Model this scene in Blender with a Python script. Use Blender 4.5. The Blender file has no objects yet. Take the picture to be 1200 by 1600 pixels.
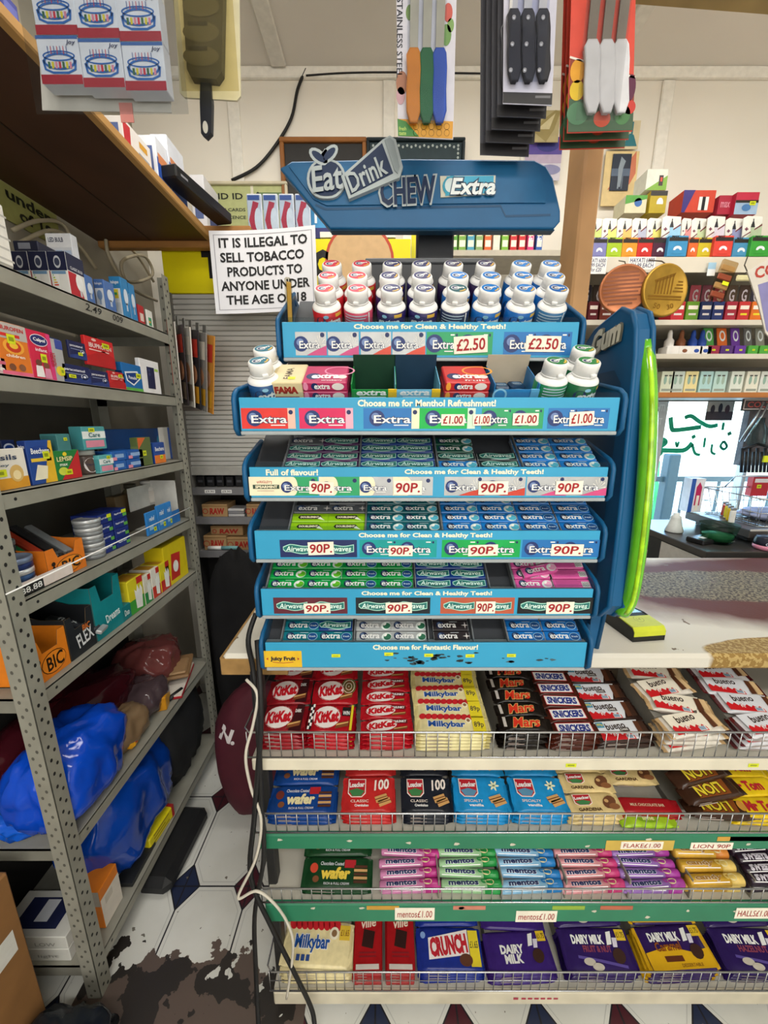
import bpy, math, random
from mathutils import Vector, Matrix
random.seed(11)
D = bpy.data; SC = bpy.context.scene; COL = SC.collection
PI = math.pi; R = math.radians; cos = math.cos; sin = math.sin

# ------------------------------------------------------------------ camera
EYE = Vector((0, 0, 1.45)); FPX = 600.0; PITCH = math.atan(138 / FPX)
CP, SP = cos(PITCH), sin(PITCH)
cam = D.cameras.new('camera'); cam.sensor_fit = 'VERTICAL'; cam.sensor_height = 36
cam.lens = FPX / 1600 * 36; cam.clip_start = 0.02; cam.clip_end = 60
camo = D.objects.new('camera', cam); COL.objects.link(camo)
camo.location = EYE; camo.rotation_euler = (PI / 2 - PITCH, 0, 0); SC.camera = camo

# ------------------------------------------------------------------ light
SC.view_settings.view_transform = 'Standard'; SC.view_settings.look = 'None'
SC.view_settings.gamma = 1; SC.view_settings.use_curve_mapping = False
SC.view_settings.exposure = 0.06
w = D.worlds.new('world'); SC.world = w; w.use_nodes = True
bg = w.node_tree.nodes['Background']
sky = w.node_tree.nodes.new('ShaderNodeTexSky'); sky.sky_type = 'NISHITA'
sky.sun_elevation = R(38); sky.sun_rotation = R(200); sky.sun_disc = False
w.node_tree.links.new(sky.outputs[0], bg.inputs[0]); bg.inputs[1].default_value = 2.2
def area(name, loc, rot, sx, sy, power, col=(1, 1, 1)):
    l = D.lights.new(name, 'AREA'); l.shape = 'RECTANGLE'; l.size = sx; l.size_y = sy
    l.energy = power; l.color = col
    o = D.objects.new(name, l); COL.objects.link(o); o.location = loc; o.rotation_euler = rot
    return o
area('tube_light', (0.35, -0.95, 2.78), (0, 0, 0), 2.0, 0.22, 34, (1, .97, .91))
area('tube_light', (0.45, 1.02, 2.78), (0, 0, 0), 2.4, 0.16, 24, (1, .97, .91))
area('added_front_light', (0.6, -2.4, 1.7), (R(84), 0, 0), 3.2, 1.9, 50, (1, .98, .95))  # added fill behind the camera, brightens the goods; no window is built there

# ------------------------------------------------------------------ picture rays -> places
def ray(u, v):
    dx = (u - 600) / FPX; dy = (800 - v) / FPX
    return Vector((dx, CP + dy * SP, -SP + dy * CP))
def atY(u, v, Y): r = ray(u, v); return EYE + r * (Y / r.y)
def atX(u, v, X): r = ray(u, v); return EYE + r * (X / r.x)
def atZ(u, v, z): r = ray(u, v); return EYE + r * ((z - EYE.z) / r.z)
def depth_on(u, X, z):                       # how far along a shelf edge (X, z) the column u is
    t = X * FPX / (u - 600); dy = ((z - EYE.z) / t + SP) / CP
    return t * (CP + dy * SP)
def x_on(u, Y, z):                           # X of column u on the line (Y, z)
    t = Y * CP - (z - EYE.z) * SP
    return (u - 600) / FPX * t

# ------------------------------------------------------------------ materials
def lin(c): return c / 12.92 if c <= .04045 else ((c + .055) / 1.055) ** 2.4
def rgb(h): h = h.lstrip('#'); return tuple(lin(int(h[i:i + 2], 16) / 255) for i in (0, 2, 4)) + (1,)
_M = {}
def M(h, r=.45, metal=0., var=.06, scale=40., bump=0., emit=0., coat=0.):
    k = (h, r, metal, var, scale, bump, emit, coat)
    if k in _M: return _M[k]
    m = D.materials.new('paint_' + h.lstrip('#')); m.use_nodes = True
    N = m.node_tree.nodes; L = m.node_tree.links; b = N['Principled BSDF']
    b.inputs['Roughness'].default_value = r; b.inputs['Metallic'].default_value = metal
    b.inputs['Specular IOR Level'].default_value = .35
    if coat: b.inputs['Coat Weight'].default_value = coat
    c = rgb(h)
    tc = N.new('ShaderNodeTexCoord'); nz = N.new('ShaderNodeTexNoise'); nz.inputs['Scale'].default_value = scale
    L.new(tc.outputs['Object'], nz.inputs['Vector'])
    mr = N.new('ShaderNodeMapRange'); mr.inputs[1].default_value = .3; mr.inputs[2].default_value = .7
    mr.inputs[3].default_value = 1 - var; mr.inputs[4].default_value = 1 + var
    L.new(nz.outputs['Fac'], mr.inputs[0])
    mx = N.new('ShaderNodeMix'); mx.data_type = 'RGBA'; mx.blend_type = 'MULTIPLY'; mx.inputs[0].default_value = 1
    mx.inputs[6].default_value = c; L.new(mr.outputs[0], mx.inputs[7]); L.new(mx.outputs[2], b.inputs['Base Color'])
    if bump:
        bp = N.new('ShaderNodeBump'); bp.inputs['Strength'].default_value = bump; bp.inputs['Distance'].default_value = .004
        L.new(nz.outputs['Fac'], bp.inputs['Height']); L.new(bp.outputs[0], b.inputs['Normal'])
    if emit:
        b.inputs['Emission Color'].default_value = c; b.inputs['Emission Strength'].default_value = emit
    _M[k] = m
    return m
def clear(h='#ffffff', gloss=.12, tint=1.0, r=.22):
    k = ('clear', h, gloss, tint, r)
    if k in _M: return _M[k]
    m = D.materials.new('clear_plastic'); m.use_nodes = True
    N = m.node_tree.nodes; L = m.node_tree.links; out = N['Material Output']; N.remove(N['Principled BSDF'])
    t = N.new('ShaderNodeBsdfTransparent'); c = rgb(h); t.inputs[0].default_value = c
    g = N.new('ShaderNodeBsdfGlossy'); g.inputs['Roughness'].default_value = r
    mx = N.new('ShaderNodeMixShader'); lw = N.new('ShaderNodeLayerWeight'); lw.inputs[0].default_value = .35
    mt = N.new('ShaderNodeMath'); mt.operation = 'MULTIPLY_ADD'; mt.inputs[1].default_value = .05; mt.inputs[2].default_value = gloss * .025
    nz = N.new('ShaderNodeTexNoise'); nz.inputs['Scale'].default_value = 35
    bp = N.new('ShaderNodeBump'); bp.inputs['Strength'].default_value = .15; L.new(nz.outputs[0], bp.inputs['Height']); L.new(bp.outputs[0], g.inputs['Normal'])
    L.new(lw.outputs['Fresnel'], mt.inputs[0]); L.new(mt.outputs[0], mx.inputs[0])
    L.new(t.outputs[0], mx.inputs[1]); L.new(g.outputs[0], mx.inputs[2]); L.new(mx.outputs[0], out.inputs[0])
    _M[k] = m
    return m
WHITE = M('#ececea', .45); BLACK = M('#17171a', .45); NAVY = M('#1d2a5c', .4)

# ------------------------------------------------------------------ text outlines (built-in font)
_T = {}
def glyphs(s, shear=0., bold=0., res=2):
    k = (s, shear, bold, res)
    if k in _T: return _T[k]
    c = D.curves.new('t', 'FONT'); c.body = s; c.size = 1; c.shear = shear; c.offset = bold; c.resolution_u = res
    c.space_line = .82; c.align_x = 'CENTER'
    o = D.objects.new('t', c); me = o.to_mesh()
    vs = [(q.co.x, q.co.y) for q in me.vertices]; fs = [tuple(p.vertices) for p in me.polygons]
    o.to_mesh_clear(); D.objects.remove(o); D.curves.remove(c)
    if not vs: vs = [(0, 0), (1, 0), (1, 1)]; fs = [(0, 1, 2)]
    x0 = min(a for a, _ in vs); x1 = max(a for a, _ in vs); y0 = min(b for _, b in vs); y1 = max(b for _, b in vs)
    sx = x1 - x0 or 1; sy = y1 - y0 or 1
    vs = [((a - x0) / sx - .5, (b - y0) / sy - .5) for a, b in vs]
    _T[k] = (vs, fs, sx / sy)
    return _T[k]

# ------------------------------------------------------------------ surfaces to print on
LS = .00025
def planar(o, ux, uy):
    o = Vector(o); ux = Vector(ux).normalized(); uy = Vector(uy).normalized(); n = ux.cross(uy)
    return lambda x, y, l: o + ux * x + uy * y + n * ((l + 1) * LS)
def cyl(r, a0=-PI / 2):                      # wraps x around an upright cylinder
    return lambda x, y, l: Vector((cos(a0 + x / r) * (r + (l + 1) * LS), sin(a0 + x / r) * (r + (l + 1) * LS), y))
TOP = lambda z: planar((0, 0, z), (1, 0, 0), (0, 1, 0))
FRONT = lambda y: planar((0, y, 0), (1, 0, 0), (0, 0, 1))     # faces -Y
EAST = lambda x: planar((x, 0, 0), (0, 1, 0), (0, 0, 1))      # faces +X (x of the print runs along +Y)

class B:
    def __init__(s): s.v = []; s.f = []; s.m = []; s.sm = []; s.mats = []
    def slot(s, m):
        if m not in s.mats: s.mats.append(m)
        return s.mats.index(m)
    def add(s, vs, fs, m, smooth=False):
        n = len(s.v); i = s.slot(m)
        s.v.extend(tuple(q) for q in vs)
        for f in fs: s.f.append(tuple(n + k for k in f)); s.m.append(i); s.sm.append(smooth)
        return s
    def box(s, x0, x1, y0, y1, z0, z1, m, c=0., mx=None):
        cx, cy, cz = (x0 + x1) / 2, (y0 + y1) / 2, (z0 + z1) / 2
        hx, hy, hz = abs(x1 - x0) / 2, abs(y1 - y0) / 2, abs(z1 - z0) / 2
        c = min(c, hx * .9, hy * .9, hz * .9)
        if c <= 0:
            vs = [Vector((cx + a * hx, cy + b * hy, cz + d * hz)) for a in (-1, 1) for b in (-1, 1) for d in (-1, 1)]
            fs = [(0, 1, 3, 2), (4, 6, 7, 5), (0, 4, 5, 1), (2, 3, 7, 6), (0, 2, 6, 4), (1, 5, 7, 3)]
        else:
            vs = []; ix = {}
            for a in (-1, 1):
                for b in (-1, 1):
                    for d in (-1, 1):
                        for k in range(3):
                            h = [hx - c, hy - c, hz - c]; h[k] += c
                            ix[a, b, d, k] = len(vs); vs.append(Vector((cx + a * h[0], cy + b * h[1], cz + d * h[2])))
            fs = []
            q = [(-1, -1), (1, -1), (1, 1), (-1, 1)]
            for sg in (-1, 1):
                fs.append([ix[sg, a, b, 0] for a, b in q][::sg]); fs.append([ix[a, sg, b, 1] for a, b in q][::-sg]); fs.append([ix[a, b, sg, 2] for a, b in q][::sg])
            for a in (-1, 1):
                for b in (-1, 1):
                    g = a * b
                    fs.append([ix[a, b, -1, 0], ix[a, b, 1, 0], ix[a, b, 1, 1], ix[a, b, -1, 1]][::-g])
                    fs.append([ix[a, -1, b, 0], ix[a, 1, b, 0], ix[a, 1, b, 2], ix[a, -1, b, 2]][::g])
                    fs.append([ix[-1, a, b, 1], ix[1, a, b, 1], ix[1, a, b, 2], ix[-1, a, b, 2]][::-g])
                    for d in (-1, 1): fs.append([ix[a, b, d, 0], ix[a, b, d, 1], ix[a, b, d, 2]][::a * b * d])
        if mx is not None: vs = [mx @ q for q in vs]
        return s.add(vs, fs, m)
    def prism(s, pts, fr, d, m, back=True):   # outline pts on surface fr, thickness d behind it
        n = len(pts); l0 = -1; l1 = -1 - d / LS
        vs = [fr(x, y, l0) for x, y in pts] + [fr(x, y, l1) for x, y in pts]
        fs = [tuple(range(n))] + ([tuple(range(2 * n - 1, n - 1, -1))] if back else [])
        fs += [(i, n + i, n + (i + 1) % n, (i + 1) % n) for i in range(n)]
        return s.add(vs, fs, m)
    def lathe(s, prof, m, n=20, c=(0, 0, 0), smooth=True, mx=None):
        vs = []; fs = []; k = len(prof)
        for i in range(n):
            a = 2 * PI * i / n
            for r, z in prof: vs.append(Vector((c[0] + r * cos(a), c[1] + r * sin(a), c[2] + z)))
        for i in range(n):
            j = (i + 1) % n
            for q in range(k - 1): fs.append((i * k + q, j * k + q, j * k + q + 1, i * k + q + 1))
        for q, rev in ((0, 1), (k - 1, 0)):
            if prof[q][0] > 1e-6:
                ring = [i * k + q for i in range(n)]; fs.append(tuple(ring[::-1] if rev else ring))
        if mx is not None: vs = [mx @ q for q in vs]
        return s.add(vs, fs, m, smooth)
    def tube(s, pts, r, m, n=6, closed=False):
        pts = [Vector(p) for p in pts]; vs = []; fs = []; k = len(pts)
        up = Vector((0, 0, 1)); prev = None
        for i, p in enumerate(pts):
            a = pts[(i - 1) % k] if (i or closed) else p; b = pts[(i + 1) % k] if (i < k - 1 or closed) else p
            t = (b - a).normalized() if (b - a).length > 1e-9 else Vector((0, 0, 1))
            e = prev if prev is not None else (up.cross(t) if abs(t.z) < .95 else Vector((1, 0, 0)).cross(t))
            e = e - t * e.dot(t)
            e = e.normalized() if e.length > 1e-6 else Vector((1, 0, 0))
            prev = e; g = t.cross(e)
            for j in range(n): q = 2 * PI * j / n; vs.append(p + e * (r * cos(q)) + g * (r * sin(q)))
        for i in range(k if closed else k - 1):
            o = i * n; o2 = ((i + 1) % k) * n
            for j in range(n): fs.append((o + j, o + (j + 1) % n, o2 + (j + 1) % n, o2 + j))
        if not closed: fs += [tuple(range(n))[::-1], tuple((k - 1) * n + j for j in range(n))]
        return s.add(vs, fs, m, True)
    # --- printing
    def rect(s, fr, x0, y0, x1, y1, m, l=0, nx=1):
        vs = []; fs = []
        for i in range(nx + 1):
            x = x0 + (x1 - x0) * i / nx; vs += [fr(x, y0, l), fr(x, y1, l)]
            if i: fs.append((2 * i - 2, 2 * i, 2 * i + 1, 2 * i - 1))
        return s.add(vs, fs, m)
    def poly(s, fr, pts, m, l=0): return s.add([fr(x, y, l) for x, y in pts], [tuple(range(len(pts)))], m)
    def ell(s, fr, cx, cy, rx, ry, m, l=0, n=18, rot=0.):
        P = []
        for i in range(n):
            a = 2 * PI * i / n; x = rx * cos(a); y = ry * sin(a)
            P.append((cx + x * cos(rot) - y * sin(rot), cy + x * sin(rot) + y * cos(rot)))
        return s.poly(fr, P, m, l)
    def ring(s, fr, cx, cy, rx, ry, w, m, l=0, n=20, a0=0., a1=2 * PI):
        vs = []; fs = []
        for i in range(n + 1):
            a = a0 + (a1 - a0) * i / n
            vs += [fr(cx + rx * cos(a), cy + ry * sin(a), l), fr(cx + (rx - w) * cos(a), cy + (ry - w) * sin(a), l)]
            if i: fs.append((2 * i - 2, 2 * i, 2 * i + 1, 2 * i - 1))
        return s.add(vs, fs, m)
    def ribbon(s, fr, pts, w, m, l=0):
        vs = []; fs = []
        for i, (x, y) in enumerate(pts):
            a = pts[max(i - 1, 0)]; b = pts[min(i + 1, len(pts) - 1)]
            dx, dy = b[0] - a[0], b[1] - a[1]; q = math.hypot(dx, dy) or 1
            ww = w[i] if isinstance(w, (list, tuple)) else w
            vs += [fr(x + dy / q * ww / 2, y - dx / q * ww / 2, l), fr(x - dy / q * ww / 2, y + dx / q * ww / 2, l)]
            if i: fs.append((2 * i - 2, 2 * i, 2 * i + 1, 2 * i - 1))
        return s.add(vs, fs, m)
    def text(s, fr, t, cx, cy, wd, ht, m, l=1, rot=0., shear=0., bold=.012, arc=0., res=2):
        vs, fs, asp = glyphs(t, shear, bold, res)
        if ht is None: ht = wd / asp
        if wd is None: wd = ht * asp
        P = []
        for x, y in vs:
            x *= wd; y *= ht; y += arc * (x * x / (wd * wd / 4) - 1) if arc else 0
            P.append(fr(cx + x * cos(rot) - y * sin(rot), cy + x * sin(rot) + y * cos(rot), l))
        return s.add(P, fs, m)
    def mesh(s, name):
        me = D.meshes.new(name); me.from_pydata(s.v, [], s.f)
        for m in s.mats: me.materials.append(m)
        me.polygons.foreach_set('material_index', s.m); me.polygons.foreach_set('use_smooth', s.sm)
        me.update()
        return me
    def build(s, name, parent=None, loc=None, rot=None):
        return put(s.mesh(name), name, parent, loc, rot)

def put(me, name, parent=None, loc=None, rot=None):
    o = D.objects.new(name, me); COL.objects.link(o)
    if parent: o.parent = parent
    if isinstance(loc, Matrix): o.matrix_local = loc
    else:
        if loc is not None: o.location = loc
        if rot is not None: o.rotation_euler = rot
    return o
def tag(o, label, cat, group=None, kind=None):
    o['label'] = label; o['category'] = cat
    if group: o['group'] = group
    if kind: o['kind'] = kind
    return o
def thing(name, label, cat, loc=(0, 0, 0), rot=(0, 0, 0), group=None):
    o = D.objects.new(name, None); COL.objects.link(o); o.empty_display_size = .05
    if isinstance(loc, Matrix): o.matrix_local = loc
    else: o.location = loc; o.rotation_euler = rot
    return tag(o, label, cat, group)
def struct(o): o['kind'] = 'structure'; return o
def place(proto, name, label, cat, loc, rot=None, group=None):
    """proto: a mesh, or [(part name, mesh, index of parent or None), ...] shared by all its copies"""
    if not isinstance(proto, list): return tag(put(proto, name, None, loc, rot), label, cat, group)
    t = thing(name, label, cat, loc, rot or (0, 0, 0), group); made = []
    for n, me, p in proto: made.append(put(me, n, t if p is None else made[p]))
    return t
ORD = 'first second third fourth fifth sixth seventh eighth ninth tenth eleventh twelfth thirteenth fourteenth fifteenth'.split()
def XF(loc, rx=0., rz=0., ry=0.): return Matrix.Translation(loc) @ Matrix.Rotation(rz, 4, 'Z') @ Matrix.Rotation(rx, 4, 'X') @ Matrix.Rotation(ry, 4, 'Y')
def smooth_path(pts, n=6):
    P = [Vector(p) for p in pts]; out = []
    for i in range(len(P) - 1):
        a = P[max(i - 1, 0)]; b = P[i]; c = P[i + 1]; d = P[min(i + 2, len(P) - 1)]
        for k in range(n):
            t = k / n
            out.append(.5 * ((2 * b) + (c - a) * t + (2 * a - 5 * b + 4 * c - d) * t * t + (3 * b - a - 3 * c + d) * t ** 3))
    return out + [P[-1]]
# ================================================================== ROOM
def floor_mat():
    m = D.materials.new('vinyl_tiles'); m.use_nodes = True; N = m.node_tree.nodes; L = m.node_tree.links; b = N['Principled BSDF']
    tc = N.new('ShaderNodeTexCoord'); sx = N.new('ShaderNodeSeparateXYZ'); L.new(tc.outputs['Object'], sx.inputs[0])
    def mth(op, a, b_=None, c_=None):
        n = N.new('ShaderNodeMath'); n.operation = op
        for i, q in enumerate((a, b_, c_)):
            if q is None: continue
            if isinstance(q, (int, float)): n.inputs[i].default_value = q
            else: L.new(q, n.inputs[i])
        return n.outputs[0]
    def mix(f, a, c):
        n = N.new('ShaderNodeMix'); n.data_type = 'RGBA'
        for i, q in ((0, f), (6, a), (7, c)):
            if isinstance(q, tuple): n.inputs[i].default_value = q
            elif isinstance(q, (int, float)): n.inputs[i].default_value = q
            else: L.new(q, n.inputs[i])
        return n.outputs[2]
    px = mth('DIVIDE', mth('SUBTRACT', sx.outputs[0], .184), .206); py = mth('DIVIDE', mth('SUBTRACT', sx.outputs[1], .63), .304)
    rx, ry = mth('ROUND', px), mth('ROUND', py)
    ax, ay = mth('ABSOLUTE', mth('SUBTRACT', px, rx)), mth('ABSOLUTE', mth('SUBTRACT', py, ry))
    dx, dy = mth('MULTIPLY', ax, .206), mth('MULTIPLY', ay, .304)
    dd = mth('ADD', mth('DIVIDE', dx, .047), mth('DIVIDE', dy, .062))          # <1 inside a diamond
    dia = mth('LESS_THAN', dd, 1.)
    par = mth('ABSOLUTE', mth('MODULO', mth('ADD', rx, ry), 2.))
    par = mth('GREATER_THAN', par, .5)
    edge = mth('LESS_THAN', mth('MINIMUM', dx, dy), .0022)
    rim = mth('LESS_THAN', mth('ABSOLUTE', mth('SUBTRACT', dd, 1.)), .05)
    line = mth('MAXIMUM', edge, rim)
    inner = mth('MULTIPLY', mth('LESS_THAN', mth('ABSOLUTE', mth('SUBTRACT', mth('MINIMUM', mth('MINIMUM', dx, dy), mth('MULTIPLY', mth('SUBTRACT', dd, 1.), .04)), .012)), .0011), .5)
    n1 = N.new('ShaderNodeTexNoise'); n1.inputs['Scale'].default_value = 3.5; n1.inputs['Detail'].default_value = 8; L.new(tc.outputs['Object'], n1.inputs[0])
    n2 = N.new('ShaderNodeTexNoise'); n2.inputs['Scale'].default_value = 55; n2.inputs['Detail'].default_value = 4; L.new(tc.outputs['Object'], n2.inputs[0])
    r1 = N.new('ShaderNodeMapRange'); r1.inputs[1].default_value = .35; r1.inputs[2].default_value = .7; L.new(n1.outputs[0], r1.inputs[0])
    white = mix(r1.outputs[0], rgb('#dedfda'), rgb('#c6c6bd'))
    c = mix(inner, white, rgb('#9a9a98'))
    c = mix(dia, c, mix(par, rgb('#4a1c26'), rgb('#232c47')))
    c = mix(line, c, rgb('#1f1f24'))
    sp_ = mth('GREATER_THAN', n2.outputs[0], .70)
    c = mix(sp_, c, rgb('#6f6a60'))
    # the vinyl has torn away nearest the shop door end of the aisle: brown underlay, black grime
    near = N.new('ShaderNodeMapRange'); near.inputs[1].default_value = .84; near.inputs[2].default_value = .69; near.inputs[3].default_value = 0; near.inputs[4].default_value = 1
    L.new(sx.outputs[1], near.inputs[0])
    n3 = N.new('ShaderNodeTexNoise'); n3.inputs['Scale'].default_value = 14; n3.inputs['Detail'].default_value = 7; L.new(tc.outputs['Object'], n3.inputs[0])
    aisle = mth('MULTIPLY', mth('LESS_THAN', sx.outputs[0], -.2), mth('GREATER_THAN', sx.outputs[0], -.80))
    torn = mth('MULTIPLY', aisle, mth('GREATER_THAN', mth('ADD', mth('MULTIPLY', near.outputs[0], .42), n3.outputs[0]), .72))
    n4 = N.new('ShaderNodeTexNoise'); n4.inputs['Scale'].default_value = 9; n4.inputs['Detail'].default_value = 6; L.new(tc.outputs['Object'], n4.inputs[0])
    grime = mth('GREATER_THAN', n4.outputs[0], .52)
    c = mix(torn, c, mix(grime, rgb('#5d5049'), rgb('#2e2a27')))
    L.new(c, b.inputs['Base Color']); b.inputs['Roughness'].default_value = .38
    return m
b = B(); b.box(-1.1, 2.9, -3.0, 2.0, -.06, 0, floor_mat()); struct(b.build('floor'))
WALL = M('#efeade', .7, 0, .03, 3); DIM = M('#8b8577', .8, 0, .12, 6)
b = B(); b.box(-1.1, 2.9, -3.0, 2.0, 2.85, 2.9, M('#e4dfd6', .8, 0, .03, 3)); struct(b.build('ceiling'))
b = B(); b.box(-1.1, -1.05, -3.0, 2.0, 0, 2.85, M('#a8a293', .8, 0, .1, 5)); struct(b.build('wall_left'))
b = B(); b.box(2.8, 2.9, -3.0, 2.0, 0, 2.85, WALL); struct(b.build('wall_right'))
b = B(); b.box(-1.1, 2.9, -3.1, -3.0, 0, 2.85, WALL); struct(b.build('wall_front'))
YW = 1.92                                     # far wall; its window opening is beyond the counter
WX0, WX1, WZ0, WZ1 = 1.18, 2.75, .84, 1.66
b = B()
b.box(-1.05, WX0, YW, YW + .1, 0, 2.85, WALL); b.box(WX1, 2.8, YW, YW + .1, 0, 2.85, WALL)
b.box(WX0, WX1, YW, YW + .1, WZ1, 2.85, WALL); b.box(WX0, WX1, YW, YW + .1, 0, WZ0, M('#0f3b2a', .5))
struct(b.build('wall_back'))
b = B(); b.box(-1.05, 2.8, YW - .02, YW, 2.812, 2.85, M('#f3f0e6', .6), .004); struct(b.build('trim_1'))
k = 2
for x in (-.62, .02, .60, 1.16, 1.80):
    b = B(); b.box(x - .025, x + .025, YW - .012, YW, 0 if x < 1.1 else 1.66, 2.81, M('#efece2', .6), .004); struct(b.build('trim_%d' % k)); k += 1
for x in (-.42, .9):
    b = B(); b.box(x - .03, x + .03, -3.0, YW - .03, 2.835, 2.85, M('#e2dfd6', .6), .004); struct(b.build('trim_%d' % k)); k += 1
# window: frame, pane, the street outside
b = B(); wf = M('#c9cfce', .4)
b.box(WX0, WX1, YW + .03, YW + .08, WZ0, WZ0 + .03, wf, .004); b.box(WX0, WX1, YW + .03, YW + .08, WZ1 - .03, WZ1, wf, .004)
b.box(WX0, WX0 + .03, YW + .03, YW + .08, WZ0, WZ1, wf, .004); b.box(WX1 - .03, WX1, YW + .03, YW + .08, WZ0, WZ1, wf, .004)
b.box(1.83, 1.85, YW + .03, YW + .08, WZ0, WZ1, wf, .004)
win = struct(b.build('window_1'))
b = B(); b.box(WX0 + .03, WX1 - .03, YW + .05, YW + .056, WZ0 + .03, WZ1 - .03, clear('#eef6f4', .1))
pane = b.build('pane', win)
def at_win(u, v): q = atY(u, v, YW + .045); return (q.x, q.z)
fr = planar((0, YW + .046, 0), (1, 0, 0), (0, 0, 1)); b = B(); GR = M('#0f9a72', .5)
for pts, wd in (([(1048, 652), (1050, 670), (1056, 672), (1075, 670), (1096, 667)], .022), ([(1070, 653), (1080, 650), (1092, 658), (1108, 666), (1122, 664)], .02),
                ([(1131, 660), (1129, 672)], .014), ([(1139, 675), (1141, 680)], .02), ([(1018, 693), (1034, 687), (1040, 692), (1028, 702), (1050, 704), (1070, 703), (1082, 692)], .024),
                ([(1083, 680), (1085, 685)], .02), ([(1082, 695), (1086, 708), (1094, 711)], .014), ([(1102, 684), (1100, 699)], .012), ([(1113, 694), (1112, 706), (1118, 710)], .012),
                ([(1131, 689), (1126, 697), (1131, 702), (1136, 697), (1131, 689)], .013), ([(1030, 707), (1034, 711)], .022), ([(1056, 690), (1058, 698), (1061, 690)], .012)):
    P = smooth_path([(*at_win(u, v), 0) for u, v in pts], 5)
    b.ribbon(fr, [(p.x, p.y) for p in P], wd, GR)
b.build('lettering', win)
b = B(); b.box(-6, 12, 2.05, 14, -.15, -.1, M('#c9c9c6', .8)); struct(b.build('pavement'))
b = B(); b.box(-6, 14, 13, 13.4, -.1, 2.6, M('#b9bdb6', .8, 0, .3, 1.2)); struct(b.build('wall_street'))
# railing with posts outside, a green shrub and a parked car behind it
t = thing('street_railing', 'dark metal railing with thick posts standing outside the shop window', 'railing', (0, 0, 0))
b = B(); RM = M('#4c5a60', .5)
for x in (2.02, 2.27): b.box(x - .045, x + .045, 3.0, 3.09, -.1, 1.22, RM, .01)
b.build('post', t)
b = B(); b.box(1.5, 4.6, 3.03, 3.06, 1.0, 1.04, RM); b.box(1.5, 4.6, 3.03, 3.06, .62, .65, RM)
for i in range(22): b.box(1.55 + i * .14, 1.565 + i * .14, 3.035, 3.05, .2, 1.0, RM)
b.build('rail_panel', t)
def blob(r, m, n=9, amp=.25, sx=1, sy=1, sz=1, seed=1):
    rnd = random.Random(seed); bb = B(); vs = []; fs = []
    for i in range(n + 1):
        for j in range(2 * n):
            th = PI * i / n; ph = PI * j / n; k = r * (1 + amp * (rnd.random() - .5))
            vs.append((sx * k * sin(th) * cos(ph), sy * k * sin(th) * sin(ph), sz * k * cos(th)))
    for i in range(n):
        for j in range(2 * n):
            a, c = i * 2 * n + j, i * 2 * n + (j + 1) % (2 * n); fs.append((a, a + 2 * n, c + 2 * n, c))
    bb.add(vs, fs, m, True)
    return bb
o = blob(.3, M('#3fae5e', .8, 0, .3, 9), 10, .5, .5, .5, 2.4, 4).build('shrub', None, (2.62, 3.9, .56)); tag(o, 'bright green shrub behind the railing in the street', 'shrub')
# timber beam overhead, the post under it, the brown boarded shelf on the left and its batten
WOOD = M('#b98d52', .6, 0, .14, 7); BROWN = M('#5d3a24', .6, 0, .12, 5)
b = B(); b.box(-.60, 1.6, -.035, .035, 0, .11, M('#a38a58', .7, 0, .2, 9), .006); struct(b.build('beam', None, (.95, .92, 2.217), (0, 0, R(4))))
b = B(); b.box(.437, .478, .985, 1.075, .986, 2.84, M('#b0875a', .6, 0, .16, 8), .005)
b.ell(FRONT(.985), .468, 1.30, .012, .016, M('#6e4423'), 0); struct(b.build('pillar'))
b = B(); b.box(-1.04, -.62, .2, 1.575, 2.095, 2.112, M('#4a2d1c', .5, 0, .18, 6)); b.box(-.64, -.618, .2, 1.575, 2.093, 2.116, WOOD, .003)
b.box(-.845, -.841, .2, 1.57, 2.0935, 2.095, M('#23150d'))
o = b.build('overhead_shelf'); tag(o, 'dark brown boarded shelf hung high above the grey metal shelving', 'shelf')
b = B(); b.box(-1.04, -.48, 1.575, 1.61, 2.075, 2.145, M('#a1713c', .6, 0, .16, 8), .004); struct(b.build('trim_%d' % k)); k += 1
# rail the hanging goods are hooked on (above the picture)
b = B(); b.box(-1.04, 2.8, .80, .85, 2.42, 2.46, WOOD, .004); struct(b.build('trim_%d' % k)); k += 1
# ceiling lamps
for y, s in ((-.95, .1), (1.02, .1)):
    t = thing('ceiling_lamp', 'white fluorescent ceiling lamp over the ' + ('aisle' if y < 0 else 'counter'), 'lamp', (.35, y, 2.80))
    b = B(); b.box(-1.05, 1.05, -.06, .06, .0, .05, WHITE, .01); b.build('housing', t)
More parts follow.
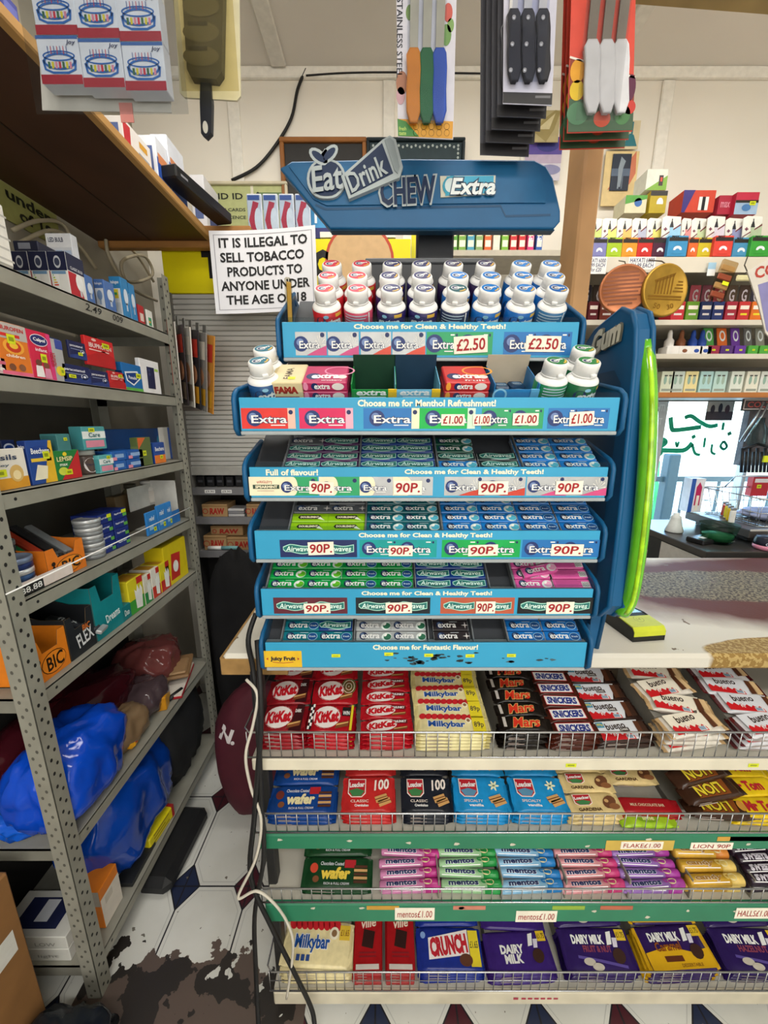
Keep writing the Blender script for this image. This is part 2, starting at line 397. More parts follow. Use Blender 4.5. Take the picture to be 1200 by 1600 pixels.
# ================================================================== COUNTER
def counter_mat():
    m = D.materials.new('worn_laminate'); m.use_nodes = True; N = m.node_tree.nodes; L = m.node_tree.links; p = N['Principled BSDF']; p.inputs['Specular IOR Level'].default_value = .12
    tc = N.new('ShaderNodeTexCoord'); sx = N.new('ShaderNodeSeparateXYZ'); L.new(tc.outputs['Object'], sx.inputs[0])
    n1 = N.new('ShaderNodeTexNoise'); n1.inputs['Scale'].default_value = 5; n1.inputs['Detail'].default_value = 8; L.new(tc.outputs['Object'], n1.inputs[0])
    n2 = N.new('ShaderNodeTexNoise'); n2.inputs['Scale'].default_value = 130; n2.inputs['Detail'].default_value = 3; L.new(tc.outputs['Object'], n2.inputs[0])
    def mth(op, a, b_=None):
        n = N.new('ShaderNodeMath'); n.operation = op
        for i, q in enumerate((a, b_)):
            if q is None: continue
            if isinstance(q, (int, float)): n.inputs[i].default_value = q
            else: L.new(q, n.inputs[i])
        return n.outputs[0]
    def mix(f, a, c):
        n = N.new('ShaderNodeMix'); n.data_type = 'RGBA'; L.new(f, n.inputs[0])
        for i, q in ((6, a), (7, c)):
            if isinstance(q, tuple): n.inputs[i].default_value = q
            else: L.new(q, n.inputs[i])
        return n.outputs[2]
    def blot(cx, cy, rx, ry, soft, amp):
        ex = mth('POWER', mth('ABSOLUTE', mth('DIVIDE', mth('SUBTRACT', sx.outputs[0], cx), rx)), 2.)
        ey = mth('POWER', mth('ABSOLUTE', mth('DIVIDE', mth('SUBTRACT', sx.outputs[1], cy), ry)), 2.)
        d = mth('ADD', mth('ADD', ex, ey), mth('MULTIPLY', mth('SUBTRACT', n1.outputs[0], .5), amp))
        r = N.new('ShaderNodeMapRange'); r.inputs[1].default_value = 1 + soft; r.inputs[2].default_value = 1 - soft; L.new(d, r.inputs[0])
        return r.outputs[0]
    chip = mix(mth('GREATER_THAN', n2.outputs[0], .52), rgb('#8f7240'), rgb('#b39a63'))
    grey = mix(mth('GREATER_THAN', n2.outputs[0], .5), rgb('#463a2a'), rgb('#86785a'))
    c = mix(blot(1.50, 1.04, .92, .29, .2, .7), rgb('#d2cec2'), rgb('#5a2c1c'))
    c = mix(blot(1.02, 1.06, .40, .11, .12, 1.3), c, grey)
    cm = blot(1.12, .715, .45, .075, .03, .7); c = mix(cm, c, chip)
    st = N.new('ShaderNodeTexNoise'); st.inputs['Scale'].default_value = 16; st.inputs['Detail'].default_value = 6; L.new(tc.outputs['Object'], st.inputs[0])
    c = mix(mth('GREATER_THAN', st.outputs[0], .69), c, rgb('#6f5d4a'))
    L.new(c, p.inputs['Base Color'])
    rr = N.new('ShaderNodeMapRange'); rr.inputs[3].default_value = .42; rr.inputs[4].default_value = .7; L.new(n1.outputs[0], rr.inputs[0]); L.new(rr.outputs[0], p.inputs['Roughness'])
    bp = N.new('ShaderNodeBump'); bp.inputs['Strength'].default_value = .12; bp.inputs['Distance'].default_value = .003; L.new(n2.outputs[0], bp.inputs['Height']); L.new(bp.outputs[0], p.inputs['Normal'])
    return m
CZ = .985; CY = .705
t = thing('shop_counter', 'long worn white shop counter top with bare chipboard patches', 'counter', (.5, 1, CZ))
b = B(); b.box(-.335, 2.2, CY, 1.30, CZ - .035, CZ, counter_mat(), .007); b.build('worktop', t).location = (-.5, -1, -CZ)
b = B(); b.box(-.338, -.2, CY - .002, CY + .004, CZ - .045, CZ - .008, M('#9a7848', .3, 0, .25, 30), .001); b.box(-.339, -.334, CY, 1.3, CZ - .045, CZ - .006, M('#9a7848', .3, 0, .25, 30))
o = b.build('parcel_tape', t); o.location = (-.5, -1, -CZ); o['label'] = 'brown tape over the worn counter edge'
b = B(); b.box(-.20, 2.2, 1.22, 1.28, 0, CZ - .036, M('#6a675f', .7)); b.box(-.20, -.16, 1.17, 1.22, 0, CZ - .036, M('#4d4a44', .7)); tag(b.build('counter_base'), 'plain grey board base under the back of the shop counter', 'counter base')

# ================================================================== GUM DISPLAY STAND
TEAL = M('#0f5684', .42, 0, .05, 12); TEALD = M('#0b4268', .42, 0, .05, 12); CYAN = M('#359cc6', .4, 0, .04, 8); GREYD = M('#3a3d42', .5); GREYM = M('#85898c', .5)
PALE = M('#f2eed2', .5); CREAM = M('#ede4c3', .5); TAGP = M('#f0ead8', .6); RED = M('#a0141f', .6)
GREEN = M('#2a9c63', .4); BLUE = M('#2270b4', .4); SILV = M('#a9abab', .25, .3); AQUA = M('#149a97', .4)
DX0, DX1, DCX = -.234, .386, .076
disp = thing('gum_display_stand', 'tall blue chewing gum stand of six tilted trays on the counter', 'display stand', (DCX, .8, CZ))
def dpart(bb, name, parent=disp, lab=None, shift=True):
    o = bb.build(name, parent)
    if shift: o.location = (-DCX, -.8, -CZ)
    if lab: o['label'] = lab
    return o
def logo_extra(b, fr, cx, cy, w, h, sub=True, l=1):
    b.ell(fr, cx - w * .30, cy + h * .06, h * .50, h * .50, M('#22356e', .4), l); b.ell(fr, cx - w * .33, cy + h * .16, h * .26, h * .24, M('#6f86b6', .4), l + 1)
    b.text(fr, 'Extra', cx + .02 * w, cy, w * .78, h * .52, M('#20305f', .4), l + 2, bold=.06)
    b.text(fr, 'Extra', cx + .02 * w, cy, w * .77, h * .49, WHITE, l + 3, bold=.015)
    if sub: b.rect(fr, cx + w * .05, cy - h * .40, cx + w * .36, cy - h * .34, WHITE, l + 1)
def airw(b, fr, cx, cy, w, h, l=1, word=True):
    n = 14; P = []; 
    top = [(cx - w / 2 + w * i / n, cy + h * .42 + .10 * h * sin(2.2 * PI * i / n) - h * .18 * (1 - min(1, i / 3))) for i in range(n + 1)]
    bot = [(cx - w / 2 + w * i / n, cy - h * .42 + .12 * h * sin(2.2 * PI * i / n + .6) + (h * .25 if i == 0 else 0)) for i in range(n + 1)]
    b.poly(fr, bot + top[::-1], M('#a9dccb', .4), l)
    ins = lambda P, s: [(cx + (x - cx) * .96, y - s * h * .09) for x, y in P]
    b.poly(fr, ins(bot, -1) + ins(top, 1)[::-1], M('#23726c', .4), l + 1)
    if word:
        b.text(fr, 'Airwaves', cx, cy + h * .02, w * .84, h * .60, M('#0f3d44', .4), l + 2, shear=.2, bold=.04)
        b.text(fr, 'Airwaves', cx, cy + h * .03, w * .83, h * .56, M('#d6f2e8', .4), l + 3, shear=.2, bold=.02)
def tagcard(s, fr, cx, cy, w, h, parent, rot=0, shift=None):
    c = B(); q = lambda x, y: (cx + x * cos(rot) - y * sin(rot), cy + x * sin(rot) + y * cos(rot))
    c.prism([q(-w / 2, -h / 2), q(w / 2, -h / 2), q(w / 2, h / 2), q(-w / 2, h / 2)], lambda x, y, l: fr(x, y, l + 8), .0004, TAGP)
    c.text(lambda x, y, l: fr(x, y, l + 8), s, cx, cy, w * .86, h * .70, RED, 1, rot, .08, .018, res=3)
    o = c.build('price_tag', parent); o['label'] = 'white card handwritten ' + s.replace('£', '') + ' in red'
    if shift: o.location = shift
    return o

TRAYS = []   # (x0, x1, front Y, bottom z, strip height, slope depth)
def tray(x0, x1, Y, z, h, depth, label, head, panels, tags, slope=34, lift=.033):
    """one tilted tray: its floor, side walls, printed front strip; returns the Empty-free part chain"""
    xc = (x0 + x1) / 2; sl = R(slope); ca, sa = cos(sl), sin(sl)
    body = B()
    fl = planar((0, 0, 0), (1, 0, 0), (0, ca, sa))
    body.prism([(x0 + .004, .006), (x1 - .004, .006), (x1 - .004, depth), (x0 + .004, depth)], lambda x, y, l: fl(x, y, l) + Vector((0, 0, lift)), .003, GREYD)
    body.box(x0 + .004, x1 - .004, .003, .012, .0, h - .002, GREYM)
    o = body.build('tray', disp); o.location = (-DCX, Y - .8, z - CZ); o['label'] = label
    prof = [(-.006, .004), (-.006, h - .004), (-.002, h + .004), (.010, h + .012), (depth * ca * .86, h * .6 + depth * sa * .80), (depth * ca, h * .4 + depth * sa * .78), (depth * ca, depth * sa * .35), (.03, -.004), (.002, -.004)]
    for x, s in ((x0, -1), (x1, 1)):
        sd = B(); e = EAST(x + (.006 if s > 0 else 0))
        sd.prism(prof, e, .006, TEAL)
        P = [Vector((x + s * .003, a, c_)) for a, c_ in prof]
        sd.tube(P, .0042, TEAL, 6, True)
        k = B()
        sd.lathe([(0, 0), (.006, 0), (.006, .003), (0, .003)], TEALD, 10, mx=Matrix.Translation((x + s * .0015, depth * ca * .84, h * .42 + depth * sa * .74)) @ Matrix.Rotation(PI / 2, 4, 'Y'))
        sd.build('side_plate', o)
    st = B(); st.box(x0 + .004, x1 - .004, -.004, .0, 0, h, CYAN, .001)
    st.box(x0 + .004, x1 - .004, -.006, .003, -.006, 0, M('#9fa6a8', .3), .001)
    f = FRONT(-.004); f0 = lambda x, y, l: f(x, y, l)
    if head:
        for s, cx, w in head: st.text(f0, s, cx, h - .0088, w, .0108, PALE, 2, bold=.035)
    for fn, a, c_, *more in panels: fn(st, f0, a, c_, .004, h - .0165, *more)
    sp_ = st.build('front_strip', o)
    for s, cx, cy, w, hh, rot in tags: tagcard(s, f0, cx, cy, w, hh, sp_, rot)
    lip = B(); lip.box(x0 + .006, x1 - .006, -.003, -.0015, h, h + .008, clear('#eef4f6', .06, 1, .2)); lip.build('clear_lip', o)
    TRAYS.append((x0, x1, Y, z, lift, sl))
    return o
def T(u0, u1, t): return ((u0 - 600) / FPX * t, (u1 - 600) / FPX * t)
def panel(col, n=1, kind='extra', side=None, big=True):
    def fn(b, fr, a, c_, y0, y1):
        b.rect(fr, a, y0, c_, y1, col, 0); w = (c_ - a) / n; h = y1 - y0
        for i in range(n):
            cx = a + w * (i + .5)
            if kind == 'extra':
                logo_extra(b, fr, cx, y0 + h * .46, w * .86, h * .78)
                if side: b.rect(fr, cx + w * .36, y0, cx + w * .5, y1, side, 1); b.ell(fr, cx + w * .42, y1 - h * .2, h * .11, h * .11, NAVY, 2)
                elif n > 1: b.rect(fr, cx + w * .22, y1 - h * .16, cx + w * .34, y1 - h * .10, WHITE, 1); b.rect(fr, cx + w * .38, y1 - h * .2, cx + w * .43, y1 - h * .08, NAVY, 1)
            elif kind == 'air': airw(b, fr, cx, y0 + h * .48, w * .84, h * .55)
    return fn
def burst(col, n=1, base=SILV):
    def fn(b, fr, a, c_, y0, y1):
        w = (c_ - a) / n; h = y1 - y0; b.rect(fr, a, y0, c_, y1, base, 0)
        for i in range(n):
            cx = a + w * (i + .5); q = a + w * i
            b.poly(fr, [(q + w * .35, y0), (q + w, y0), (q + w, y0 + h * .42), (q + w * .62, y0 + h * .2)], col, 1)
            for k in range(7):
                g = PI * k / 6; b.poly(fr, [(q + w * .8, y0 + h * .42), (q + w * .8 + w * .17 * cos(g), y0 + h * .42 + h * .5 * sin(g)), (q + w * .8 + w * .17 * cos(g + .13), y0 + h * .42 + h * .5 * sin(g + .13))], M('#d8d6cf'), 1)
            logo_extra(b, fr, cx - w * .06, y0 + h * .45, w * .86, h * .66, False, 2); b.ell(fr, q + w * .87, y1 - h * .13, h * .1, h * .1, NAVY, 2)
    return fn
def spearm(b, fr, a, c_, y0, y1):
    b.rect(fr, a, y0, c_, y1, CREAM, 0); cx = (a + c_) / 2; h = y1 - y0; w = c_ - a
    b.text(fr, "WRIGLEY'S", cx, y1 - h * .3, w * .5, h * .14, M('#b0392e'), 1, arc=-.001); b.rect(fr, a + w * .12, y0 + h * .36, c_ - w * .02, y0 + h * .58, M('#2e4637'), 1)
    b.text(fr, 'SPEARMINT', cx + w * .06, y0 + h * .47, w * .72, h * .15, CREAM, 2, bold=.04); b.rect(fr, a + w * .25, y0 + h * .24, c_ - w * .2, y0 + h * .27, M('#b58a7c'), 1)
def half(col):                                # cream left, tinted right, as on the third strip
    def fn(b, fr, a, c_, y0, y1):
        h = y1 - y0; w = c_ - a; b.rect(fr, a, y0, c_, y1, col, 0); b.rect(fr, a, y0, a + w * .35, y1, CREAM, 1); b.ell(fr, a + w * .35, (y0 + y1) / 2, w * .12, h * .5, CREAM, 1.6)
        b.ell(fr, c_ - w * .12, y1 - h * .2, h * .11, h * .11, NAVY, 1); logo_extra(b, fr, (a + c_) / 2 - w * .05, y0 + h * .42, w * .9, h * .62, True, 2)
    return fn
def juicy(b, fr, a, c_, y0, y1):
    y0 = .001; y1 = .036; b.rect(fr, a, y0, c_, y1, M('#e3b82c'), 0); b.text(fr, 'Juicy Fruit', (a + c_) / 2, (y0 + y1) / 2, (c_ - a) * .66, .011, M('#26232e'), 1, bold=.05)
    b.ribbon(fr, [((a + c_) / 2 - .02, .012), ((a + c_) / 2, .010), ((a + c_) / 2 + .02, .012)], .0012, M('#b0392e'), 1)
    for s in (-1, 1): b.poly(fr, [((a + c_) / 2 + s * .032, .019), ((a + c_) / 2 + s * .028, .022), ((a + c_) / 2 + s * .028, .016)], M('#b0392e'), 1)
def scuffs(b, fr, a, c_, y0, y1):
    rnd = random.Random(3)
    for q, n in ((.40, 9), (.30, 5), (.42, 5), (.49, 9), (.58, 5), (.74, 4), (.87, 3)):
        for i in range(n):
            x = a + (c_ - a) * q + rnd.uniform(-.02, .02); y = rnd.uniform(.008, .036); w = rnd.uniform(.003, .012)
            b.poly(fr, [(x + w * cos(g) * rnd.uniform(.5, 1), y + w * .35 * sin(g) * rnd.uniform(.5, 1)) for g in (0, .9, 1.8, 2.7, 3.6, 4.5, 5.4)], M(rnd.choice(('#2c3f48', '#46606a', '#1d2a30'))), 0)
    for q in (.105, .29, .43, .575, .72): x = a + (c_ - a) * q; y = .024 + rnd.uniform(-.002, .004); b.rect(fr, x, y, x + .017, y + .007, M('#d6dd2a', .5), 2); b.rect(fr, x + .003, y + .002, x + .013, y + .004, M('#a9b51f'), 3)
BU = .624; C3 = .662; C4 = .686; C5 = .714; C6 = .738; C1 = .70
def P1(fn, u0, u1, t): return (fn,) + T(u0, u1, t)
def G(s, u, v, uw, vh, t, zb, rot=0, vb=None):  # price tag: picture centre & size -> strip coordinates
    return (s, (u - 600) / FPX * t, zb, uw / FPX * t, vh / FPX * t, rot)
tray(*T(440, 903, C1), .748, 1.567, .060, .222, 'topmost and narrowest tray, full of gum bottles', [('Choose me for Clean & Healthy Teeth!', x_on(671, .748, 1.62), .272)],
     [P1(burst(M('#c94f83')), 463, 511, C1), P1(burst(M('#c94f83')), 513, 561, C1), P1(burst(M('#d8503c')), 564, 611, C1), P1(burst(M('#d8503c')), 613, 664, C1),
      P1(panel(GREEN, 2, 'extra'), 666, 768, C1), P1(panel(BLUE, 2, 'extra'), 785, 890, C1)],
     [G('£2.50', 734, 0, 52, 25, C1, .022, .06), G('£2.50', 846, 0, 54, 23, C1, .023, -.01)], 40, .0)
tray(*T(372, 968, BU), .644, 1.438, .053, .13, 'second tray from top with boxes between bottles', [('Choose me for Menthol Refreshment!', T(666, 666, BU)[0], .222)],
     [P1(panel(M('#d8362f'), 1, 'extra', M('#e8b9a8')), 378, 462, BU), P1(panel(M('#d3265c'), 1, 'extra', M('#e7a9bb')), 468, 552, BU), P1(panel(BLUE, 1, 'extra', CREAM), 568, 655, BU),
      P1(panel(M('#0fb04a'), 1, 'extra', M('#cfe8cf')), 655, 742, BU), P1(panel(GREEN, 2, 'extra'), 752, 848, BU), P1(panel(M('#2a74b5'), 2, 'extra'), 855, 950, BU)],
     [G('£1.00', 707, 0, 36, 17, BU, .018), G('£1.00', 752, 0, 28, 17, BU, .018, .02), G('£1.00', 820, 0, 40, 18, BU, .019, .01), G('£1.00', 907, 0, 38, 21, BU, .020, .05)], 30, .002)
tray(*T(388, 950, C3), .657, 1.325, .053, .135, 'third tray from top with dark and blue packets', [('Full of flavour!', T(458, 458, C3)[0], .089), ('Choose me for Clean & Healthy Teeth!', T(739, 739, C3)[0], .237)],
     [P1(spearm, 390, 438, C3), P1(half(GREEN), 438, 497, C3), P1(half(GREEN), 499, 562, C3), P1(half(SILV), 562, 614, C3), P1(half(SILV), 614, 676, C3),
      P1(burst(M('#c8402f'), 2), 694, 820, C3), P1(burst(M('#cf4a80'), 2), 822, 947, C3)],
     [G('90P.', 503, 0, 38, 20, C3, .0175, -.05), G('90P.', 637, 0, 44, 22, C3, .018), G('90P.', 770, 0, 46, 21, C3, .0175, .01), G('90P.', 888, 0, 42, 21, C3, .018, .01)])
tray(*T(396, 938, C4), .656, 1.213, .053, .135, 'fourth tray from top with lime and teal packets', [('Choose me for Clean & Healthy Teeth!', T(664, 664, C4)[0], .236)],
     [P1(panel(M('#1f2c5e'), 2, 'air'), 438, 558, C4), P1(panel(AQUA, 2, 'extra'), 562, 682, C4), P1(panel(M('#10a54f'), 2, 'extra'), 690, 812, C4), P1(panel(BLUE, 2, 'extra'), 815, 935, C4)],
     [G('90P.', 502, 0, 40, 21, C4, .021, .03), G('90P.', 626, 0, 37, 17, C4, .0165), G('90P.', 754, 0, 46, 18, C4, .0175, .03), G('90P.', 885, 0, 50, 19, C4, .018, -.01)])
tray(*T(406, 927, C5), .659, 1.101, .053, .135, 'fifth tray from top with green and pink packets', [('Choose me for Clean & Healthy Teeth!', T(666, 666, C5)[0], .24)],
     [P1(panel(M('#5e2733'), 2, 'air'), 428, 543, C5), P1(panel(M('#1a2228'), 2, 'air'), 556, 672, C5), P1(panel(M('#b8593f'), 2, 'air'), 688, 803, C5), P1(panel(M('#17191c'), 2, 'air'), 808, 925, C5)],
     [G('90P.', 496, 0, 41, 17, C5, .0155, .02), G('90P.', 623, 0, 41, 18, C5, .0165, .02), G('90P.', 758, 0, 30, 20, C5, .0175), G('90P.', 874, 0, 43, 20, C5, .0165, .01)])
tray(*T(413, 917, C6), .658, .992, .053, .135, 'bottom tray with a scuffed plain strip', [('Choose me for Fantastic Flavour!', T(664, 664, C6)[0], .20)],
     [P1(juicy, 413, 472, C6), P1(scuffs, 472, 915, C6)], [])
# back board, central post, tall side wing with the green edge, header
b = B(); b.box(-.20, .36, .845, .86, CZ, 1.60, GREYD, .003); dpart(b, 'back_board')
b = B(); b.box(-.04, .235, .925, .94, 1.60, 1.79, M('#34363a', .4), .003); b.box(-.04, .235, .92, .945, 1.785, 1.795, M('#55585c', .4), .002); dpart(b, 'bottle_back_stop')
b = B(); b.box(.070, .150, .93, .96, 1.5, 1.90, M('#2b2d31', .5), .004); dpart(b, 'post')
b = B(); W0, W1 = .420, .456
prof = [(.69, CZ + .10), (.665, CZ + .13), (.672, 1.30), (.690, 1.56), (.698, 1.605), (.712, 1.632), (.745, 1.648), (.83, 1.630), (.86, 1.61), (.86, CZ + .0), (.73, CZ + .0), (.72, CZ + .09)]
b.prism([(y, z) for y, z in prof], EAST(W1), W1 - W0, TEAL)
b.tube([(W0 + .004, y, z) for y, z in prof], .005, TEAL, 6, True); b.tube([(W1 - .004, y, z) for y, z in prof], .005, TEAL, 6, True)
wf = planar((W0, 0, 0), (0, -1, 0), (0, 0, 1))           # its inner face, read from the left
b.poly(wf, [(-.85, 1.05), (-.71, 1.05), (-.71, 1.48), (-.715, 1.52), (-.74, 1.545), (-.80, 1.545), (-.84, 1.53), (-.85, 1.50)], TEALD, 0)
wing = dpart(b, 'side_wing')
b = B(); wl = lambda x, y, l: wf(x, y, l + 6)
vs, fs, asp = glyphs('Gum', .1, .05); n = len(vs)
pl = lambda x, y, d: Vector((W0 - d, .775 - x * .095, 1.608 + y * .044 + x * .012))
b.add([pl(x, y, .005) for x, y in vs], fs, M('#d9d3bd', .5))
b.text(lambda x, y, l: pl(x / .095, y / .044, .002), 'Gum', 0, 0, .099, .048, M('#8b8a7d', .5), 0, shear=.1, bold=.09)
b.build('raised_lettering', wing, (0, 0, 0))['label'] = 'cream raised word on the wing'
b = B(); GL = M('#5fb716', .15, 0, .1, 30, 0, 0, 1.0)
Pg = smooth_path([(.447, .706, 1.585), (.450, .682, 1.50), (.453, .664, 1.38), (.458, .660, 1.25), (.461, .664, 1.14), (.460, .680, 1.095)], 5)
b.tube(Pg, .0138, GL, 12); b.tube([p + Vector((-.003, -.0125, 0)) for p in Pg[1:-1]], .0045, M('#a6dc14', .12, 0, .3, 40, 0, 0, 1.0), 6)  # thin yellow tube imitates the highlight down the middle of the strip
b.build('edge_strip', wing)['label'] = 'glossy lime green edge strip'
HY = .875
hp = lambda u, v: ((q := atY(u, v, HY)).x, q.z)
b = B(); f = FRONT(HY)
out = [hp(u, v) for u, v in ((516, 354), (440, 262), (456, 255), (640, 251), (835, 253), (852, 262), (862, 280), (873, 330), (873, 345), (866, 354))]
b.prism(out, f, .035, TEAL); b.tube([(x, HY + .004, z) for x, z in out], .004, TEAL, 6, True)
ins = [hp(u, v) for u, v in ((524, 348), (493, 320), (508, 327), (782, 322), (790, 338), (860, 336), (862, 350), (852, 352))]
b.ribbon(f, ins[1:6], .004, TEALD, 1)
b.prism([hp(u, v) for u, v in ((452, 261), (840, 259), (852, 300), (852, 318), (790, 318), (510, 322), (490, 312))], lambda x, y, l: f(x, y, l + 12), .003, M('#105a88', .42))
b.box(hp(516, 356)[0], hp(868, 356)[0], HY + .002, HY + .022, hp(600, 357)[1] - .003, hp(600, 357)[1], M('#0f3a55'), .002)
head = dpart(b, 'header')
def emboss(name, lay, d0, lab, fn=None):
    b = B(); g = lambda x, y, l: f(x, y, l + d0 / LS)
    for i, (pts, m) in enumerate(lay): b.prism([hp(u, v) for u, v in pts], lambda x, y, l, i=i: g(x, y, l + 4 * i), .002 if i else d0 * .8, m)
    if fn: fn(b, g)
    b.build(name, head)['label'] = lab
LGT = M('#aab4b6', .5); INK = M('#14294a', .5)
def circ(cx, cy, rx, ry, n=22, a0=0): return [(cx + rx * cos(a0 + 2 * PI * i / n), cy + ry * sin(a0 + 2 * PI * i / n)) for i in range(n)]
def apple(g):
    o_ = []
    for i in range(26):
        a = 2 * PI * i / 26; r = 1 - .10 * max(0, cos((a + PI / 2) * 1)) ** 8 - .07 * max(0, cos(a - PI / 2)) ** 10
        o_.append((511 + (25 + g) * r * cos(a), 284 + (28 + g) * r * sin(a)))
    return o_
def leafs(b, g):
    for cx, cy, a in ((499, 251, .6), (516, 247, -.7)):
        c = hp(cx, cy); b.ell(g, *c, .020, .011, LGT, 6, 14, -a); b.ell(g, *c, .0145, .006, INK, 7, 14, -a)
    b.ribbon(g, [hp(507, 258), hp(506, 248), hp(511, 240)], .006, LGT, 6)
    b.text(g, 'Eat', *hp(512, 285), .060, .043, LGT, 18, .12, .1, .02)
emboss('apple_sign', [(apple(5), LGT), (apple(1), INK)], .010, 'apple shaped sign reading Eat', leafs)
def drink(b, g):
    b.text(g, 'Drink', *hp(573, 280), .078, .034, LGT, 12, .44, .05, .02)
emboss('cup_sign', [([(534, 282), (598, 226), (609, 220), (618, 226), (629, 268), (624, 284), (546, 317)], LGT), ([(540, 283), (597, 232), (614, 278), (549, 311)], INK), ([(601, 228), (609, 224), (615, 230), (624, 268), (621, 279), (616, 274)], M('#8e999c'))], .014, 'paper cup shaped sign reading Drink', drink)
def chew(b, g):
    b.text(g, 'CHEW', *hp(637, 301), .116, .053, LGT, 0, .05, 0, .06); b.text(g, 'CHEW', *hp(637, 301), .108, .046, INK, 4, .05, 0, .03)
emboss('word_sign', [], .006, 'dark raised letters reading CHEW', chew)
def xtra(b, g): b.ell(g, *hp(705, 294), .018, .017, M('#2f95b0'), 4); b.ell(g, *hp(703, 293), .011, .012, M('#c9d9d9'), 5); b.text(g, 'Extra', *hp(738, 295), .092, .032, M('#2d4a63'), 6, .0, .18, .09); b.text(g, 'Extra', *hp(738, 295), .088, .028, M('#dfe5e4'), 8, .0, .18, .03)
emboss('packet_sign', [([(687, 278), (773, 277), (772, 305), (688, 311)], M('#c9c6b4')), ([(697, 279), (770, 278), (769, 304), (695, 309)], M('#3fa0c0'))], .006, 'gum packet shaped sign in pale blue', xtra)
# ================================================================== GUM PACKETS
PL, PW, PH = .070, .0212, .0115
def gum(base, kind='leaf', word='extra'):
    b = B(); m = M(base, .28, 0, .05, 60); f = TOP(PH); fs = FRONT(-PW / 2)
    b.box(-PL / 2, PL / 2, -PW / 2, PW / 2, 0, PH, m, .0018)
    for s in (-1, 1): b.box(s * PL / 2, s * (PL / 2 - .0022), -PW / 2 + .001, PW / 2 - .001, .0012, PH - .0012, M('#c9ced0', .3, .3), .0005)
    if kind == 'air': airw(b, f, 0, 0, .062, .0165); b.rect(f, -.012, -.0098, .02, -.0088, M('#b9c6cc'), 0)
    elif kind == 'lime':
        b.poly(f, [(-.022, 0), (-.018, .0048), (.018, .0048), (.022, 0), (.018, -.0048), (-.018, -.0048)], M('#1d2618'), 0)
        b.text(f, 'DOUBLEMINT', 0, 0, .034, .0052, CREAM, 1, bold=.05); b.poly(f, [(.015, -.004), (.028, -.008), (.019, .001)], M('#e9efdc'), 1)
        b.text(fs, 'DOUBLEMINT', 0, .006, .03, .0045, M('#1d2618'), 1)
    elif kind == 'back':
        for i in range(5): b.rect(f, -.03, .007 - i * .003, .012 + .006 * (i % 3), .0082 - i * .003, M('#a1497c' if base == '#d0569a' else '#7e8a8e'), 0)
        b.rect(f, .018, -.008, .032, .004, WHITE, 1)
        for i in range(8): b.rect(f, .0188 + i * .0016, -.007, .0196 + i * .0016, .003, BLACK, 2)
    else:
        b.ell(f, -.0205, .0004, .0078, .0078, M('#1b2a4d', .35), 0); b.ell(f, -.0225, .003, .0035, .003, M('#5f7596', .35), 1)
        b.text(f, word, -.007, -.0002, .036, .0100, WHITE, 2, 0, .05, .02)
        b.rect(f, -.002, .0066, .014, .0075, M('#c8d4d8'), 1)
        if kind == 'leaf':
            b.ell(f, .0245, -.0012, .0098, .0082, M('#dfe9e4', .35), 0, 16, .3); b.ell(f, .0262, -.0015, .0075, .0062, M({'#0e9b45': '#63b92c', '#d0569a': '#e7a3c4', '#a7abac': '#2f6b50'}.get(base, '#56b6cf'), .35), 1, 14, .3); b.ell(f, .0225, .0020, .0035, .0022, M('#f2f4ee'), 2, 10, .8)
        elif kind == 'ring':
            b.ell(f, .0225, -.0008, .0098, .0080, M('#9fc6dd', .35), 0); b.ell(f, .0225, -.0008, .0088, .0070, M('#164a86', .35), 1); b.text(f, 'fresh', .0225, -.0006, .012, .0032, M('#d9e6ee'), 2)
        elif kind == 'star':
            b.poly(f, [(.0285 + (.0075 if i % 2 == 0 else .0018) * cos(PI * i / 4), (.0075 if i % 2 == 0 else .0018) * sin(PI * i / 4)) for i in range(8)], M('#d7d3d0'), 1)
    b.text(fs, word if kind not in ('air', 'lime', 'back') else 'gum', -.012, PH / 2, .018, .0052, M('#d5dee2'), 1) if kind != 'lime' else None
    return b.mesh('gum_packet')
GK = {'t': (gum('#12606a', 'leaf'), 'dark teal'), 'b': (gum('#1775c2', 'leaf'), 'bright blue mint shape'), 'r': (gum('#176cb8', 'ring'), 'bright blue ringed'), 'g': (gum('#0e9b45', 'leaf'), 'bright green mint shape'),
      'G': (gum('#0c8f3f', 'ring'), 'green ringed'), 'p': (gum('#d0569a', 'leaf'), 'pink'), 'P': (gum('#d0569a', 'back'), 'pink reverse side'), 's': (gum('#a7abac', 'leaf'), 'silver'), 'k': (gum('#2f2a2c', 'star'), 'black and brown starred'),
      'd': (gum('#15503f', 'leaf'), 'dark green'), 'a': (gum('#143a7d', 'air'), 'navy wavy ribbon'), 'v': (gum('#46204f', 'air'), 'purple wavy ribbon'), 'e': (gum('#1b2b2c', 'air'), 'black wavy ribbon'),
      'l': (gum('#8ec21c', 'lime'), 'lime green'), 'n': (gum('#5c6064', 'star'), 'dark grey'), 'T': (gum('#11707f', 'ring'), 'teal ringed')}
NT = ['topmost', 'second', 'third', 'fourth', 'fifth', 'bottom']
def gumcols(ti, cols, ps=.0226):
    x0, x1, Y, z, lift, sl = TRAYS[ti]
    for ci, (u, rows) in enumerate(cols):
        for j, k in enumerate(rows):
            if k == ' ': continue
            rnd = random.Random(ti * 100 + ci * 10 + j)
            s = .021 + ps * j; c = Vector((x_on(u, Y + .03, z + .06) + rnd.uniform(-.0008, .0008), Y + .004 + s * cos(sl), z + lift + .0005 + s * sin(sl)))
            me, d = GK[k]
            place(me, 'gum_packet', '%s gum packet, %s from front, %s column of the %s tray' % (d, ORD[j], ORD[ci], NT[ti]), 'chewing gum', XF(c + Vector((0, 0, .001)), sl, rnd.uniform(-.01, .01)), None, 'gum packets in the %s tray' % NT[ti])
